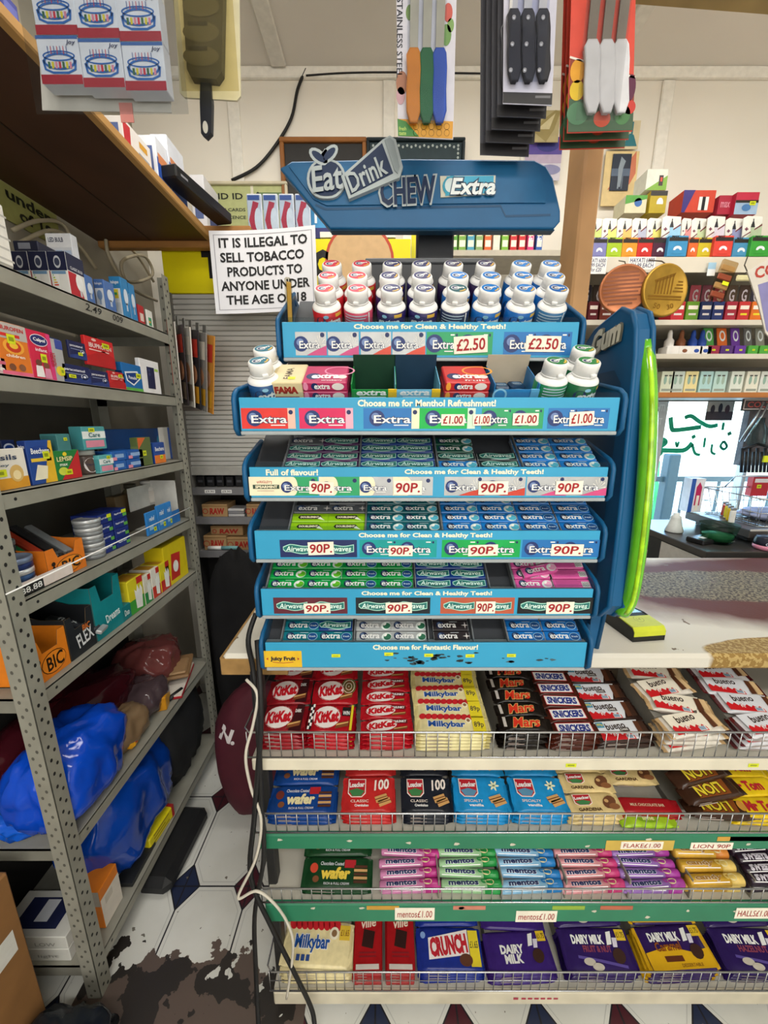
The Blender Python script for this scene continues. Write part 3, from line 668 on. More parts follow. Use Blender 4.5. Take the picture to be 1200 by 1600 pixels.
gumcols(2, [(475, 'vvvn'), (531, 'vvvv'), (592, 'aaaa'), (648, 'aaaa'), (712, 'bedd'), (777, 'ee  '), (838, 'bbbb'), (900, 'bbbb')])
gumcols(3, [(484, 'lln '), (541, 'llnn'), (601, 'tttt'), (656, 'tttt'), (720, 'bbbb'), (778, 'bbbb'), (838, 'rrrr'), (900, 'rrrr')])
gumcols(4, [(450, 'gggg'), (506, 'gggg'), (562, 'GGGG'), (617, 'GGGG'), (677, 'aaaa'), (731, 'aaaa'), (830, 'pppp'), (889, 'PPPP')])
gumcols(5, [(472, 'TTTT'), (524, 'TaTT'), (584, 'ssss'), (637, 'ssss'), (704, 'kkkk'), (818, 'rrrr'), (874, 'rrrr')])
x0, x1, Y, z, lift, sl = TRAYS[4]
place(GK['p'][0], 'gum_packet', 'pink gum packet lying askew across the pink columns of the fifth tray', 'chewing gum', XF((x_on(838, .70, 1.15), Y + .040, z + lift + .035), sl, 0, 0) @ Matrix.Rotation(.22, 4, 'Z'))
# dividers between the stacks, as parts of the stand
for ti, us in ((2, (448, 563, 682, 810)), (3, (456, 572, 688)), (4, (422, 648, 760, 798)), (5, (444, 555, 668, 736, 788))):
    x0, x1, Y, z, lift, sl = TRAYS[ti]
    for u in us:
        b = B(); x = x_on(u, Y + .03, z + .06) - (.0 if ti != 2 else .0)
        b.box(x - .0012, x + .0012, .012, .112, .002, .016, M('#6d7276', .4), 0, Matrix.Translation((0, Y, z + lift)) @ Matrix.Rotation(sl, 4, 'X'))
        o = dpart(b, 'divider')
# ---- bottles
def bottle(col, capcol, front='extra', accent='#e2b64a'):
    b = B(); Wp = M('#efefed', .3, 0, .02, 30)
    b.lathe([(0, 0), (.0235, 0), (.0255, .002), (.0262, .004), (.0262, .0535), (.0262, .0545), (.0250, .0575), (.0220, .0605), (.0186, .0625), (.0178, .064), (.0195, .0635), (.0195, .066), (0, .066)], Wp, 28)
    body = b.mesh('bottle_body')
    b = B(); mc = M(col, .3, 0, .04, 40); r = .0266
    b.lathe([(r - .0006, .003), (r, .0032), (r, .0537), (r - .0006, .054)], mc, 28)
    f = cyl(r)
    if front == 'extra':
        b.ell(f, -.016, .036, .0105, .0105, M('#22335c', .35), 0); b.text(f, 'extra', .002, .0365, .044, .0135, WHITE, 1, .05, .05, .045)
        b.rect(f, .012, .0455, .028, .0515, M(accent, .4), 0, 6); b.rect(f, -.024, .006, .024, .0085, M('#cfd8dd'), 0, 8)
        b.ell(f, -.006, .0475, .005, .003, M('#8fc4dd'), 1)
    else:
        for i in range(7): b.rect(f, -.024, .048 - i * .0048, .022 - .004 * (i % 3), .0498 - i * .0048, M('#b9c9d6' if front == 'back' else '#2f4a5e'), 0, 8)
        b.rect(f, .024, .004, .027, .053, WHITE, 1)
    lab = b.mesh('bottle_label')
    b = B(); b.lathe([(.0176, .0655), (.0192, .066), (.0192, .081), (.0188, .0845), (.0172, .0862), (.0160, .0862), (.0, .0860)], Wp, 26)
    b.box(-.005, .005, -.0225, -.018, .0665, .0715, Wp, .001)
    for s in (-1, 1): b.box(-.007, -.004, .016, .0205, .060, .078, Wp, .001) if s < 0 else b.box(.004, .007, .016, .0205, .060, .078, Wp, .001)
    lid = b.mesh('bottle_lid')
    b = B(); f = TOP(.0862); b.ell(f, 0, 0, .0158, .0158, M(capcol, .35), 0, 24); b.ell(f, -.005, -.001, .0072, .0072, M('#21386b', .35), 1); b.ring(f, -.005, -.001, .0072, .0072, .0014, WHITE, 2)
    b.text(f, 'extra', .0015, .001, .019, .0062, WHITE, 3, .35, .05, .04); b.ring(f, 0, 0, .0145, .0145, .003, M(accent, .4), 2, 10, -1.2, -.1)
    st = b.mesh('lid_sticker')
    return [('bottle_body', body, None), ('bottle_label', lab, None), ('lid', lid, None), ('lid_sticker', st, 2)]
BK = {'R': (bottle('#b51d28', '#cf2440'), 'red labelled'), 'Q': (bottle('#b8405a', '#cf2c4c', 'back'), 'red labelled turned'), 'N': (bottle('#241a55', '#2b2a63'), 'navy labelled'), 'V': (bottle('#2b1c47', '#33264f'), 'dark purple labelled'),
      'K': (bottle('#1c2a4c', '#1d5a63', 'back'), 'dark blue labelled turned'), 'U': (bottle('#0f5ea8', '#1b78c9'), 'blue labelled'), 'X': (bottle('#2c6690', '#1966b4', 'back'), 'pale blue labelled turned'),
      'E': (bottle('#14744a', '#187a3c', 'back'), 'green labelled turned'), 'F': (bottle('#0f5b35', '#15803d'), 'dark green labelled'), 'C': (bottle('#174a7c', '#1c6f86'), 'teal capped')}
def bottle_at(ti, kind, u, s, label, group, turn):
    x0, x1, Y, z, lift, sl = TRAYS[ti]
    y = Y + s * cos(sl); zz = z + lift + .0015 + s * sin(sl)
    x = x_on(u, y - .088 * sin(sl), zz + .088 * cos(sl))
    place(BK[kind][0], 'gum_bottle', BK[kind][1] + ' white gum bottle ' + label, 'gum bottle', XF((x, y, zz), sl) @ Matrix.Rotation(turn, 4, 'Z'), None, group)
rows = [((507, 558, 612, 664, 716, 767, 822, 873), 'RQNNKUUX'), ((512, 558, 609, 660, 717, 768, 818, 868), 'RRNNUUUU'), ((518, 565, 613, 659, 709, 760, 816, 862), 'RRNNVVUU')]
for j, (us, ks) in enumerate(rows):
    for i, (u, k) in enumerate(zip(us, ks)):
        bottle_at(0, k, u, .077 + .0535 * j, '%s in the %s row of the topmost tray' % (ORD[i], ('front', 'middle', 'back')[j]), 'gum bottles in the topmost tray', random.Random(i * 7 + j).uniform(-.35, .35))
G2 = 'gum bottles at the ends of the second tray'
bottle_at(1, 'C', 405, .066, 'at the near corner of the second tray', G2, .5); bottle_at(1, 'C', 412, .120, 'behind another at the corner of the second tray', G2, .4)
bottle_at(1, 'E', 871, .066, 'beside the blue open carton', G2, .2); bottle_at(1, 'F', 921, .066, 'at the end by the tall wing', G2, .3); bottle_at(1, 'F', 914, .120, 'behind the one by the tall wing', G2, -.2)
# ---- cartons in the second tray
x0, x1, Y, z, lift, sl = TRAYS[1]
def carton_at(b, name, label, u, s=.036, parts=()):
    o = tag(b.build(name, None, XF((x_on(u, Y + .02, z + .06), Y + .005 + s * cos(sl), z + lift + .0155 + s * sin(sl)), sl)), label, 'carton')
    return o
b = B(); w = .054; b.box(-w / 2, w / 2, 0, .075, 0, .048, M('#d9c99d', .5), .0015); f = FRONT(0)
b.text(f, 'FAMA', 0, .035, .039, .0125, M('#9b2c22'), 0, bold=.07); b.rect(f, -.02, .022, .02, .024, M('#9b2c22'), 0)
g = TOP(.048); b.text(lambda x, y, l: g(x, y + .036, l), 'FAMA', .0, 0, .044, .012, M('#5a4a35'), 0, PI / 2); b.rect(g, -.026, .004, -.021, .07, M('#c2ae7d'), 0); b.rect(g, .002, .012, .014, .022, M('#d3dc2b'), 1)
carton_at(b, 'card_carton', 'cream carton with dark red lettering beside the teal capped bottles', 448)
def multi(col, col2, n, word, sub):
    b = B(); w = .0755; h = .0165
    for i in range(n):
        b.box(-w / 2 + .0006 * i, w / 2 - .0004 * i, 0, .066, i * h, (i + 1) * h - .0006, M(col, .3, 0, .06, 30), .002); f = FRONT(0)
        b.ell(f, -.016, i * h + h / 2, .006, .006, NAVY, 0); b.text(f, 'extra', -.004, i * h + h / 2, .026, .0085, WHITE, 1, 0, .05, .03); b.ell(f, .022, i * h + h / 2, .010, .006, M('#e6ded9'), 0)
        b.ell(f, -.031, i * h + h / 2, .004, .007, M(col2, .3), 0)
    g0 = TOP(n * h - .0006); g = lambda x, y, l: g0(x, y + .032, l)
    b.ell(g, -.020, -.010, .012, .012, NAVY, 0); b.text(g, 'extra', .0, -.010, .046, .017, WHITE, 1, 0, .05, .04); b.text(g, sub, .012, -.026, .034, .006, WHITE, 1); b.ring(g, .022, .012, .026, .018, .003, M(col2, .3), 0); b.ell(g, .028, -.012, .008, .007, M('#e9d5d0'), 0)
    return b
carton_at(multi('#b8315f', '#e58fae', 3, 'extra', 'strawberry'), 'gum_multipack', 'dark pink multipack of gum next to the cream carton', 508)
carton_at(multi('#c42a2c', '#f0a23c', 3, 'extra', 'fruit'), 'gum_multipack', 'red multipack of gum in the middle of the second tray', 729)
def opencarton(col, inner, flap, word, fill):
    b = B(); w = .074; d = .075; h = .045; c = M(col, .4); k = M(inner, .6); th = .0012
    b.box(-w / 2, w / 2, 0, d, 0, th, k); b.box(-w / 2, -w / 2 + th, 0, d, 0, h, c); b.box(w / 2 - th, w / 2, 0, d, 0, h, c); b.box(-w / 2, w / 2, d - th, d, 0, h + .02, k); b.box(-w / 2, w / 2, 0, th, 0, h * .8, c)
    f = FRONT(0)
    if word: b.text(f, word, -.004, h * .68, .050, .009, WHITE, 1, 0, .1, .03); b.rect(f, -.024, .006, .020, h * .52, M(fill, .15, 0, .3, 60), 0); b.rect(f, -.024, h * .5, .02, h * .53, WHITE, 1)
    if flap: b.box(w / 2 - .013, w / 2 + .001, -.002, th, 0, h * .82, M(flap, .45))
    return b
carton_at(opencarton('#0f8a3c', '#133a28', '#e0b81c', 'extra', '#9db8a6'), 'open_carton', 'green open gum carton with a yellow flap', 584)
carton_at(opencarton('#6fb6d6', '#16344c', '#e0b81c', 'extra', '#8fa5ae'), 'open_carton', 'pale blue open gum carton with a yellow flap', 652)
b = opencarton('#2a7fbe', '#b3a894', '#5aa6d2', '', ''); f = FRONT(0); b.ring(f, -.026, .026, .012, .012, .003, M('#8cc6e4'), 0)
carton_at(b, 'open_carton', 'blue half empty open carton beside the green bottles', 806)
for j, (dx, dy) in enumerate(((-.016, .006), (.014, .010), (-.012, .032), (.016, .036))):
    cc = Vector((x_on(806, Y + .02, z + .06) + dx, Y + .044 + dy, z + lift + .046 + dy * .55))
    b = B(); b.box(-.014, .014, -.011, .011, 0, .016, M('#1f3d5c', .25, 0, .2, 60), .003); g = TOP(.016); b.ell(g, 0, 0, .010, .007, M('#476c8c'), 0); b.text(g, 'extra', 0, 0, .016, .005, M('#bcd'if 0 else '#b8c6d2'), 1)
    tag(b.build('gum_sachet', None, XF(cc, sl, .1 * j - .1)), 'small dark blue sachet lying %s inside the blue open carton' % ('nearest', 'front beside the flap', 'further back', 'deepest beside the flap')[j], 'chewing gum', 'sachets in the blue carton')
# clear upright card holder on the topmost tray
x0, x1, Y, z, lift, sl = TRAYS[0]
b = B(); b.box(-.006, .006, 0, .05, 0, .085, clear('#e9e6da', .3), .003); b.box(-.003, .004, .003, .047, .003, .078, M('#c9a24a', .5)); f = EAST(.004)
for i in range(6): b.rect(f, .008, .012 + i * .01, .04 - .004 * (i % 3), .016 + i * .01, M('#6d4f2a'), 0)
tag(b.build('card_holder', None, XF((x_on(456, .77, 1.63), Y + .008, z + .045), R(20), .25)), 'clear upright holder with a yellow card at the end of the topmost tray', 'card holder')
# card reader on the counter
t = thing('card_reader', 'black card reader with a lime yellow front lying on the counter', 'card reader', (.570, .842, CZ), (0, 0, .12))
b = B(); sec = [(-.085, 0), (-.085, .022), (-.078, .030), (-.02, .034), (.085, .020), (.088, .0)]
b.prism([(y, zz) for y, zz in sec], EAST(.038), .076, M('#1d1d1b', .25)); b.tube([(s * .037, y, zz) for s in (1,) for y, zz in sec], .0015, M('#1d1d1b', .25), 5, True); b.build('body', t)
b = B(); b.prism([(-.0865, .013), (-.0862, .024), (-.079, .0325), (-.036, .0348), (-.034, .032), (-.078, .027), (-.083, .013)], EAST(.0375), .075, M('#c3cb35', .3))
q = planar((0, -.05, .0338), (1, 0, 0), (0, 1, .07)); b.ring(q, 0, 0, .011, .011, .001, M('#8c9427'), 1); b.text(q, '14', 0, 0, .009, .008, M('#8c9427'), 1); b.build('front_cover', t)['label'] = 'lime yellow front'
b = B(); q = planar((0, .028, .0302), (1, 0, 0), (0, 1, -.133)); b.rect(q, -.03, -.03, .03, .04, M('#46443d', .12), 2); b.rect(q, -.02, -.02, .02, -.008, M('#7d796a', .2), 3); b.build('screen', t)
# ================================================================== SWEET RACK UNDER THE COUNTER
RX0, RX1, RY = -.275, 1.15, .66
rack = thing('sweet_rack', 'four tier sweet rack with wire fronted shelves under the counter', 'rack', (.4, .9, 0))
def rpart(bb, name, lab=None):
    o = bb.build(name, rack); o.location = (-.4, -.9, 0)
    if lab: o['label'] = lab
    return o
SHELFM = M('#d9d2bd', .5, 0, .08, 14); GRN = M('#2d7d5c', .45, 0, .1, 10); WIRE = M('#b9bbbd', .25, .85)
LEV = [(.743, .772, SHELFM), (.532, .573, GRN), (.314, .370, GRN), (.033, .075, M('#cfc7b1', .6, 0, .14, 12))]
for i, (z0, z1, m) in enumerate(LEV):
    b = B(); b.box(RX0, RX1, RY, RY + .012, z0, z1, m, .003); b.box(RX0, RX1, RY + .01, 1.14, z1 - .012, z1 - .001, M('#c9c5b8', .5, 0, .08, 10))
    if i == 3:
        f = planar((0, RY, 0), (1, 0, 0), (0, 0, 1)); x = x_on(802, RY, .055); b.rect(f, x, .052, x + .012, .060, M('#a8344a'), 1)
        for q in range(6): b.rect(f, x + .02 + q * .016, .053, x + .031 + q * .016, .059, M('#b23c50'), 1)
    if i == 0:
        f = planar((0, RY, 0), (1, 0, 0), (0, 0, 1))
        for u in (892, 1177): x = x_on(u, RY, .757); b.rect(f, x - .011, .7535, x + .011, .7625, M('#d3dc2b'), 1); b.rect(f, x - .007, .756, x + .007, .760, M('#9aa31c'), 2)
    if i in (1, 2):
        rnd = random.Random(i); f = planar((0, RY, 0), (1, 0, 0), (0, 0, 1))
        for q in range(9):
            x = -.2 + q * .13 + rnd.uniform(-.04, .04); z = z0 + rnd.uniform(.010, z1 - z0 - .010)
            b.poly(f, [(x + .009 * cos(a) * rnd.uniform(.4, 1), z + .0055 * sin(a) * rnd.uniform(.4, 1)) for a in (0, 1, 2, 3, 4, 5)], M('#c9c6b4'), 1)
        for q in range(4):
            x = (x_on(600, RY, .36), x_on(735, RY, .36), x_on(890, RY, .36), x_on(965, RY, .36))[q] if i == 2 else x_on(1150 + 20 * q, RY, .57)
            b.rect(f, x - .04, z1 - .016, x + .035, z1 - .004, M(('#c99a3a', '#c97f6a', '#8fae3c', '#b8654a')[q]), 1)
    rpart(b, 'shelf')
b = B(); b.box(RX0 + .002, RX1, 1.14, 1.15, .03, .95, M('#57544d', .7)); rpart(b, 'back_panel')
for x in (RX0 - .004, RX1): b = B(); b.box(x, x + .022, .70, .73, 0, .95, M('#2a2a2a', .5), .003); b.box(x, x + .022, 1.09, 1.12, 0, .95, M('#2a2a2a', .5), .003); rpart(b, 'upright')
for z0, z1, n in ((.775, .838, 62), (.577, .631, 62), (.373, .416, 62), (.079, .147, 62)):
    b = B(); Y = RY + .001
    b.tube([(RX0 - .012, Y + .30, z1), (RX0 - .012, Y + .012, z1), (RX0, Y, z1), (RX1, Y, z1)], .0021, WIRE, 6); b.tube([(RX0 - .008, Y, z0 + .002), (RX1, Y, z0 + .002)], .0018, WIRE, 5); b.tube([(RX0 - .008, Y + .002, (z0 + z1) / 2), (RX1, Y + .002, (z0 + z1) / 2)], .0010, WIRE, 4) if z0 < .3 else None
    for i in range(n + 1):
        x = RX0 - .006 + (RX1 - RX0) * i / n; b.tube([(x, Y + .001, z0), (x, Y + .001, z1)], .0013, WIRE, 4)
    rpart(b, 'wire_front')
def shelf_card(s, u, v, uw, vh, z, yoff=0, col=TAGP, rot=0):
    c = atY(u, v, RY - .001); t = c.y * CP - (c.z - 1.45) * SP; f = planar((c.x, RY - .0012, c.z), (1, 0, 0), (0, 0, 1)); w = uw / FPX * t; h = vh / FPX * t * 1.05
    b = B(); b.prism([(-w / 2, -h / 2), (w / 2, -h / 2), (w / 2, h / 2), (-w / 2, h / 2)], f, .0005, col); b.text(f, s, 0, 0, w * .88, h * .55, RED, 1, 0, .08, 0, 0, 3)
    rpart(b, 'price_card', 'white card handwritten ' + s.replace('£', ' ').lower())
shelf_card('mentos£1.00', 648, 1428, 62, 24, 0); shelf_card('mentos£1.00', 838, 1432, 64, 22, 0); shelf_card('HALLS£1.00', 1178, 1427, 58, 21, 0)
shelf_card('FLAKE£1.00', 1003, 1321, 66, 14, 0); shelf_card('LION 90P', 1112, 1322, 66, 13, 0)
b = B(); c = atY(1003, 1320, RY); f = planar((c.x, RY - .0004, c.z), (1, 0, 0), (0, 0, 1)); b.rect(f, -.08, -.015, .07, .013, M('#c7a94c'), 0); rpart(b, 'card_sleeve')

# ---- wrappers
def pillow(b, Lx, W, H, m, fin=.009, end=None, n=14, seed=1, wob=.0006, ex=4.5):
    rnd = random.Random(seed); end = end or m; X = Lx / 2
    xs = [(-X, .93, .03), (-X + fin, .96, .05), (-X + fin + .006, .985, .55), (-X + fin + .016, 1, 1), (-X * .33, 1, 1), (X * .33, 1, 1), (X - fin - .016, 1, 1), (X - fin - .006, .985, .55), (X - fin, .96, .05), (X, .93, .03)]
    rings = []
    for k, (x, ws, hs) in enumerate(xs):
        ring = []
        for i in range(n):
            a = 2 * PI * i / n; c, s = cos(a), sin(a)
            y = math.copysign(abs(c) ** (2 / ex), c) * W / 2 * ws; z = math.copysign(abs(s) ** (2 / ex), s) * H / 2 * hs
            dx = (.0012 if i % 2 else -.0012) if k in (0, 9) else 0
            w_ = wob if 2 < k < 7 else wob * 1.8
            ring.append((x + dx, y + rnd.uniform(-w_, w_), H / 2 + z + (rnd.uniform(-w_, 0) if z > 0 else 0)))
        rings.append(ring)
    vs = [p for r in rings for p in r]; K = len(xs)
    for k in range(K - 1):
        fs = [(k * n + i, (k + 1) * n + i, (k + 1) * n + (i + 1) % n, k * n + (i + 1) % n) for i in range(n)]
        fs = [f[::-1] for f in fs]
        b.add(vs if k == 0 else [], [tuple(q - 0 for q in f) for f in fs] if k == 0 else [], end, True) if k == 0 else None
        if k:
            i0 = b.slot(end if k in (0, 8) else m); base = len(b.v) - len(vs)
            for f in fs: b.f.append(tuple(base + q for q in f)); b.m.append(i0); b.sm.append(True)
    base = len(b.v) - len(vs)
    for f in (tuple(base + i for i in range(n)), tuple(base + (K - 1) * n + i for i in range(n))[::-1]): b.f.append(f); b.m.append(b.slot(end)); b.sm.append(False)
    return b
def wr(h, r=.24, var=.08): return M(h, r, 0, var, 70, .12)
def bar(name, Lx, W, H, col, art, end=None, seed=1, flat=False):
    b = B(); m = wr(col)
    if flat: b.box(-Lx / 2, Lx / 2, -W / 2, W / 2, 0, H, m, .002)
    else: pillow(b, Lx, W, H, m, .009, wr(end) if end else None, 14, seed)
    f0 = TOP(H + .0003); art(b, f0, Lx, W)
    s0 = FRONT(-W / 2 - .0008); b.rect(s0, -Lx * .34, H * .30, -Lx * .02, H * .44, M('#b9a8a0', .4), 0); b.rect(s0, -Lx * .34, H * .58, -Lx * .14, H * .66, M('#b9a8a0', .4), 0)
    return (b.mesh(name), Lx, W, H)
def kit(b, f, L_, W, word2=None, green=False, chunk=False, win=False, dark=False):
    cx = -L_ * .10; rx, ry = L_ * .30, W * .40
    if dark: b.poly(f, [(L_ * .16, -W * .46), (L_ * .42, -W * .46), (L_ * .42, W * .46), (L_ * .26, W * .46)], wr('#3a1418'), 0)
    if green:
        for i in range(6): b.ring(f, L_ * .30, W * .15, L_ * .03 * (i + .5), W * .06 * (i + .5), .0016, M('#2f7d3c' if i % 2 else '#cfe0c4'), i * .3, 16)
    b.ell(f, cx, 0, rx, ry, M('#e9e2df', .3), 2, 22, .1); b.ring(f, cx, 0, rx, ry, .0012, M('#a3141f'), 3, 22)
    b.text(f, 'KitKat', cx, 0, rx * 1.75, ry * 1.05, M('#c01524'), 4, .12, .15, .06)
    if word2: b.text(f, word2, L_ * .30, W * .22, L_ * .13, W * .12, WHITE, 3, bold=.03)
    if chunk: b.rect(f, L_ * .10, W * .08, L_ * .40, W * .34, M('#5d1116'), 2); b.text(f, 'CHUNKY', L_ * .25, W * .21, L_ * .26, W * .16, WHITE, 3, bold=.04)
    b.poly(f, [(L_ * .10, -W * .40), (L_ * .38, -W * .30), (L_ * .40, -W * .12), (L_ * .16, -W * .20)], M('#7a4524', .5), 5); b.poly(f, [(L_ * .12, -W * .30), (L_ * .38, -W * .19), (L_ * .38, -W * .15), (L_ * .14, -W * .24)], M('#d8ae6b', .5), 6)
    if win:
        b.rect(f, L_ * .22, W * .05, L_ * .40, W * .36, BLACK, 3); b.text(f, 'WIN', L_ * .31, W * .15, L_ * .15, W * .14, WHITE, 4, bold=.03); b.rect(f, L_ * .41, -W * .44, L_ * .46, W * .44, M('#d9c92b'), 3)
        for i in range(8):
            for j in (0, 1): b.rect(f, -L_ * .48 + j * .004, -W * .44 + i * W * .11, -L_ * .48 + j * .004 + .004, -W * .44 + (i + 1) * W * .11, BLACK if (i + j) % 2 else WHITE, 3)
def milky(b, f, L_, W, big=False):
    for i in range(9): b.ell(f, -L_ * .40 + i * L_ * .082, W * .40, L_ * .05, W * .14, M('#c3242d', .3), 0, 12, .5)
    b.text(f, 'Milkybar', -L_ * .08, -W * .02, L_ * .52, W * .42, WHITE, 2, 0, 0, .06); b.text(f, 'Milkybar', -L_ * .08, -W * .02, L_ * .50, W * .38, M('#1c4f9c'), 3, 0, 0, .035)
    if not big: b.rect(f, L_ * .27, -W * .46, L_ * .44, W * .46, M('#e3d22e', .3), 1); b.text(f, '89p', L_ * .355, 0, L_ * .13, W * .34, M('#1d1d3a'), 2)
    else:
        b.rect(f, L_ * .30, W * .08, L_ * .45, W * .40, M('#e0bd3c', .4), 2); b.text(f, '£1.65', L_ * .375, W * .24, L_ * .12, W * .14, M('#7a4a1a'), 3)
        for i in range(3): b.rect(f, -L_ * .28 + i * L_ * .07, -W * .38, -L_ * .23 + i * L_ * .07, -W * .25, M('#2b4a8a'), 2)
    b.ell(f, L_ * .22, W * .22, W * .14, W * .14, M('#efe8cf', .4), 2); b.ell(f, L_ * .22, W * .22, W * .08, W * .08, M('#8b6a48'), 3)
def mars(b, f, L_, W):
    b.text(f, 'Mars', 0, 0, L_ * .56, W * .74, M('#d8b36a'), 1, .05, .3, .07); b.text(f, 'Mars', 0, 0, L_ * .54, W * .66, M('#d5341f'), 2, .05, .3, .02); b.rect(f, -L_ * .44, -W * .36, -L_ * .38, W * .3, M('#b9b4ae'), 1)
def snick(b, f, L_, W):
    b.rect(f, -L_ * .36, -W * .38, L_ * .36, W * .38, M('#b5202c'), 0); b.rect(f, -L_ * .345, -W * .33, L_ * .345, W * .33, WHITE, 1); b.text(f, 'SNICKERS', 0, 0, L_ * .62, W * .50, M('#1c2f86'), 2, 0, .15, .05)
def bueno(dark=False, crm=False):
    def art(b, f, L_, W):
        b.poly(f, [(-L_ * .40, -W * .44), (L_ * .18, -W * .44), (L_ * .34, W * .44), (-L_ * .40, W * .44)], M('#dfe3ea' if not crm else '#f0ead8', .3), 0)
        b.poly(f, [(-L_ * .40, -W * .44)] + [(-L_ * .40 + L_ * .045 * i, -W * (.02 if i % 2 else .14) - W * .012 * i) for i in range(13)] + [(L_ * .14, -W * .44)], M('#cf1f27', .3), 1)
        b.text(f, 'bueno', -L_ * .08, W * .20, L_ * .34, W * .32, M('#2b1a14'), 2, .08, .1, .02); b.text(f, 'K', -L_ * .16, -W * .18, L_ * .06, W * .2, WHITE, 3)
        if dark: b.rect(f, -L_ * .04, -W * .08, L_ * .12, W * .10, M('#2b1a14'), 2); b.text(f, 'DARK', L_ * .04, W * .01, L_ * .13, W * .11, WHITE, 3); b.rect(f, -L_ * .38, W * .14, -L_ * .26, W * .40, M('#4c93b4'), 2); b.text(f, '89p', -L_ * .32, W * .27, L_ * .10, W * .15, M('#e6d839'), 3)
        for q, c in ((.27, '#5b3420'), (.35, '#d9b98a' if not dark else '#3a2216')): b.poly(f, [(L_ * (q - .04), -W * .38), (L_ * (q + .06), -W * .34), (L_ * (q + .07), W * .36), (L_ * (q - .01), W * .38)], M(c, .5), 3)
        b.rect(f, 0, -W * .42, L_ * .12, -W * .24, WHITE, 4); [b.rect(f, .001 + i * L_ * .012, -W * .40, .002 + i * L_ * .012, -W * .26, M('#3e7fa8'), 5) for i in range(8)]
    return art
def waf(col):
    def art(b, f, L_, W):
        b.text(f, 'wafer', -L_ * .02, -W * .02, L_ * .42, W * .36, M('#e3d8a8' if col != 'g' else '#e6c94a'), 2, 0, .12, .05); b.text(f, 'Chocolate Coated', -L_ * .08, W * .26, L_ * .34, W * .11, M('#d9dbe2'), 2, 0, .1); b.rect(f, L_ * .10, W * .14, L_ * .26, W * .38, M('#b3212b'), 2)
        b.text(f, 'RICH & FULL CREAM', 0, -W * .32, L_ * .36, W * .07, M('#d9dbe2'), 2)
        for i in range(5): b.rect(f, L_ * .24, -W * .30 + i * W * .11, L_ * .43, -W * .22 + i * W * .11, M('#4a2817' if i % 2 == 0 else '#c79a63', .5), 3)
        b.ell(f, -L_ * .34, W * .12, W * .15, W * .15, M('#6b2f24' if col != 'g' else '#c8452e', .4), 2); b.ell(f, -L_ * .30, -W * .2, W * .12, W * .1, M('#7b4a2c', .4), 2)
    return art
def loack(kind):
    def art(b, f, L_, W):
        q = -L_ * .22
        b.poly(f, [(q - L_ * .17, W * .38), (q + L_ * .17, W * .38), (q + L_ * .17, -W * .02), (q + L_ * .10, -W * .12), (q - L_ * .10, -W * .12), (q - L_ * .17, -W * .02)], M('#efe9df'), 1)
        b.poly(f, [(q - L_ * .155, W * .36), (q + L_ * .155, W * .36), (q + L_ * .155, W * .0), (q + L_ * .09, -W * .10), (q - L_ * .09, -W * .10), (q - L_ * .155, W * .0)], M('#b41f2b'), 2)
        b.poly(f, [(q - L_ * .15, W * .06), (q, W * .12), (q + L_ * .15, W * .05), (q + L_ * .08, -W * .09), (q - L_ * .08, -W * .09)], M('#3f7f4a' if kind != 'v' else '#5b8fb0'), 3); b.text(f, 'Loacker', q, W * .22, L_ * .29, W * .14, WHITE, 3, .05, 0, .04)
        if kind == 'g':
            b.text(f, 'GARDENA', -L_ * .14, -W * .30, L_ * .44, W * .15, M('#4a2a17'), 2, bold=.03); b.ell(f, L_ * .27, 0, L_ * .14, W * .26, M('#6a4128', .5), 2, 12, .5); b.ell(f, L_ * .33, -W * .2, L_ * .10, W * .14, M('#8b5a36', .5), 3); b.ell(f, L_ * .22, W * .05, L_ * .04, W * .08, M('#c9a06a', .5), 4)
        else:
            b.text(f, 'CLASSIC' if kind != 'v' else 'SPECIALTY', -L_ * .16, -W * .22, L_ * .34, W * .07, M('#e8dcd0'), 2); b.text(f, 'Cremkakao' if kind != 'v' else 'vanilla', -L_ * .12, -W * .33, L_ * .26, W * .07, WHITE, 2, bold=.03)
            if kind != 'v': b.text(f, '100', L_ * .25, W * .22, L_ * .30, W * .30, M('#f0e5dc'), 2, .1, .2, .03)
            else:
                for a in range(6): b.ell(f, L_ * .26 + L_ * .05 * cos(a), W * .20 + W * .07 * sin(a), L_ * .05, W * .03, M('#e9efc9'), 3, 10, a)
            for dx, dy in ((0, 0), (.06, -.1)):
                b.poly(f, [(L_ * (.12 + dx), -W * (.12 - dy)), (L_ * (.34 + dx), -W * (.02 - dy)), (L_ * (.38 + dx), -W * (.16 - dy)), (L_ * (.16 + dx), -W * (.28 - dy))], M('#c99b5f', .5), 3); b.poly(f, [(L_ * (.13 + dx), -W * (.18 - dy)), (L_ * (.36 + dx), -W * (.08 - dy)), (L_ * (.365 + dx), -W * (.10 - dy)), (L_ * (.135 + dx), -W * (.205 - dy))], M('#6d3f22', .5), 4)
    return art
def lion(b, f, L_, W):
    b.poly(f, [(-L_ * .30, -W * .36), (L_ * .22, -W * .40), (L_ * .26, W * .36), (-L_ * .26, W * .40)], M('#8a4a1c'), 0); b.text(f, 'LION', -.01, 0, L_ * .46, W * .66, M('#3a1c0c'), 1, PI, 0, .08); b.text(f, 'LION', -.01, 0, L_ * .44, W * .58, M('#e8d23a'), 2, PI, 0, .03)
def tomm(b, f, L_, W): b.text(f, 'Mr Tom', -L_ * .05, 0, L_ * .5, W * .5, M('#b5202c'), 1, 0, .05, .05); b.ell(f, -L_ * .36, 0, W * .2, W * .25, M('#c98f3a'), 1)
def flake(b, f, L_, W): b.text(f, 'MILK CHOCOLATE BAR', 0, 0, L_ * .5, W * .16, M('#e6cfae'), 1)
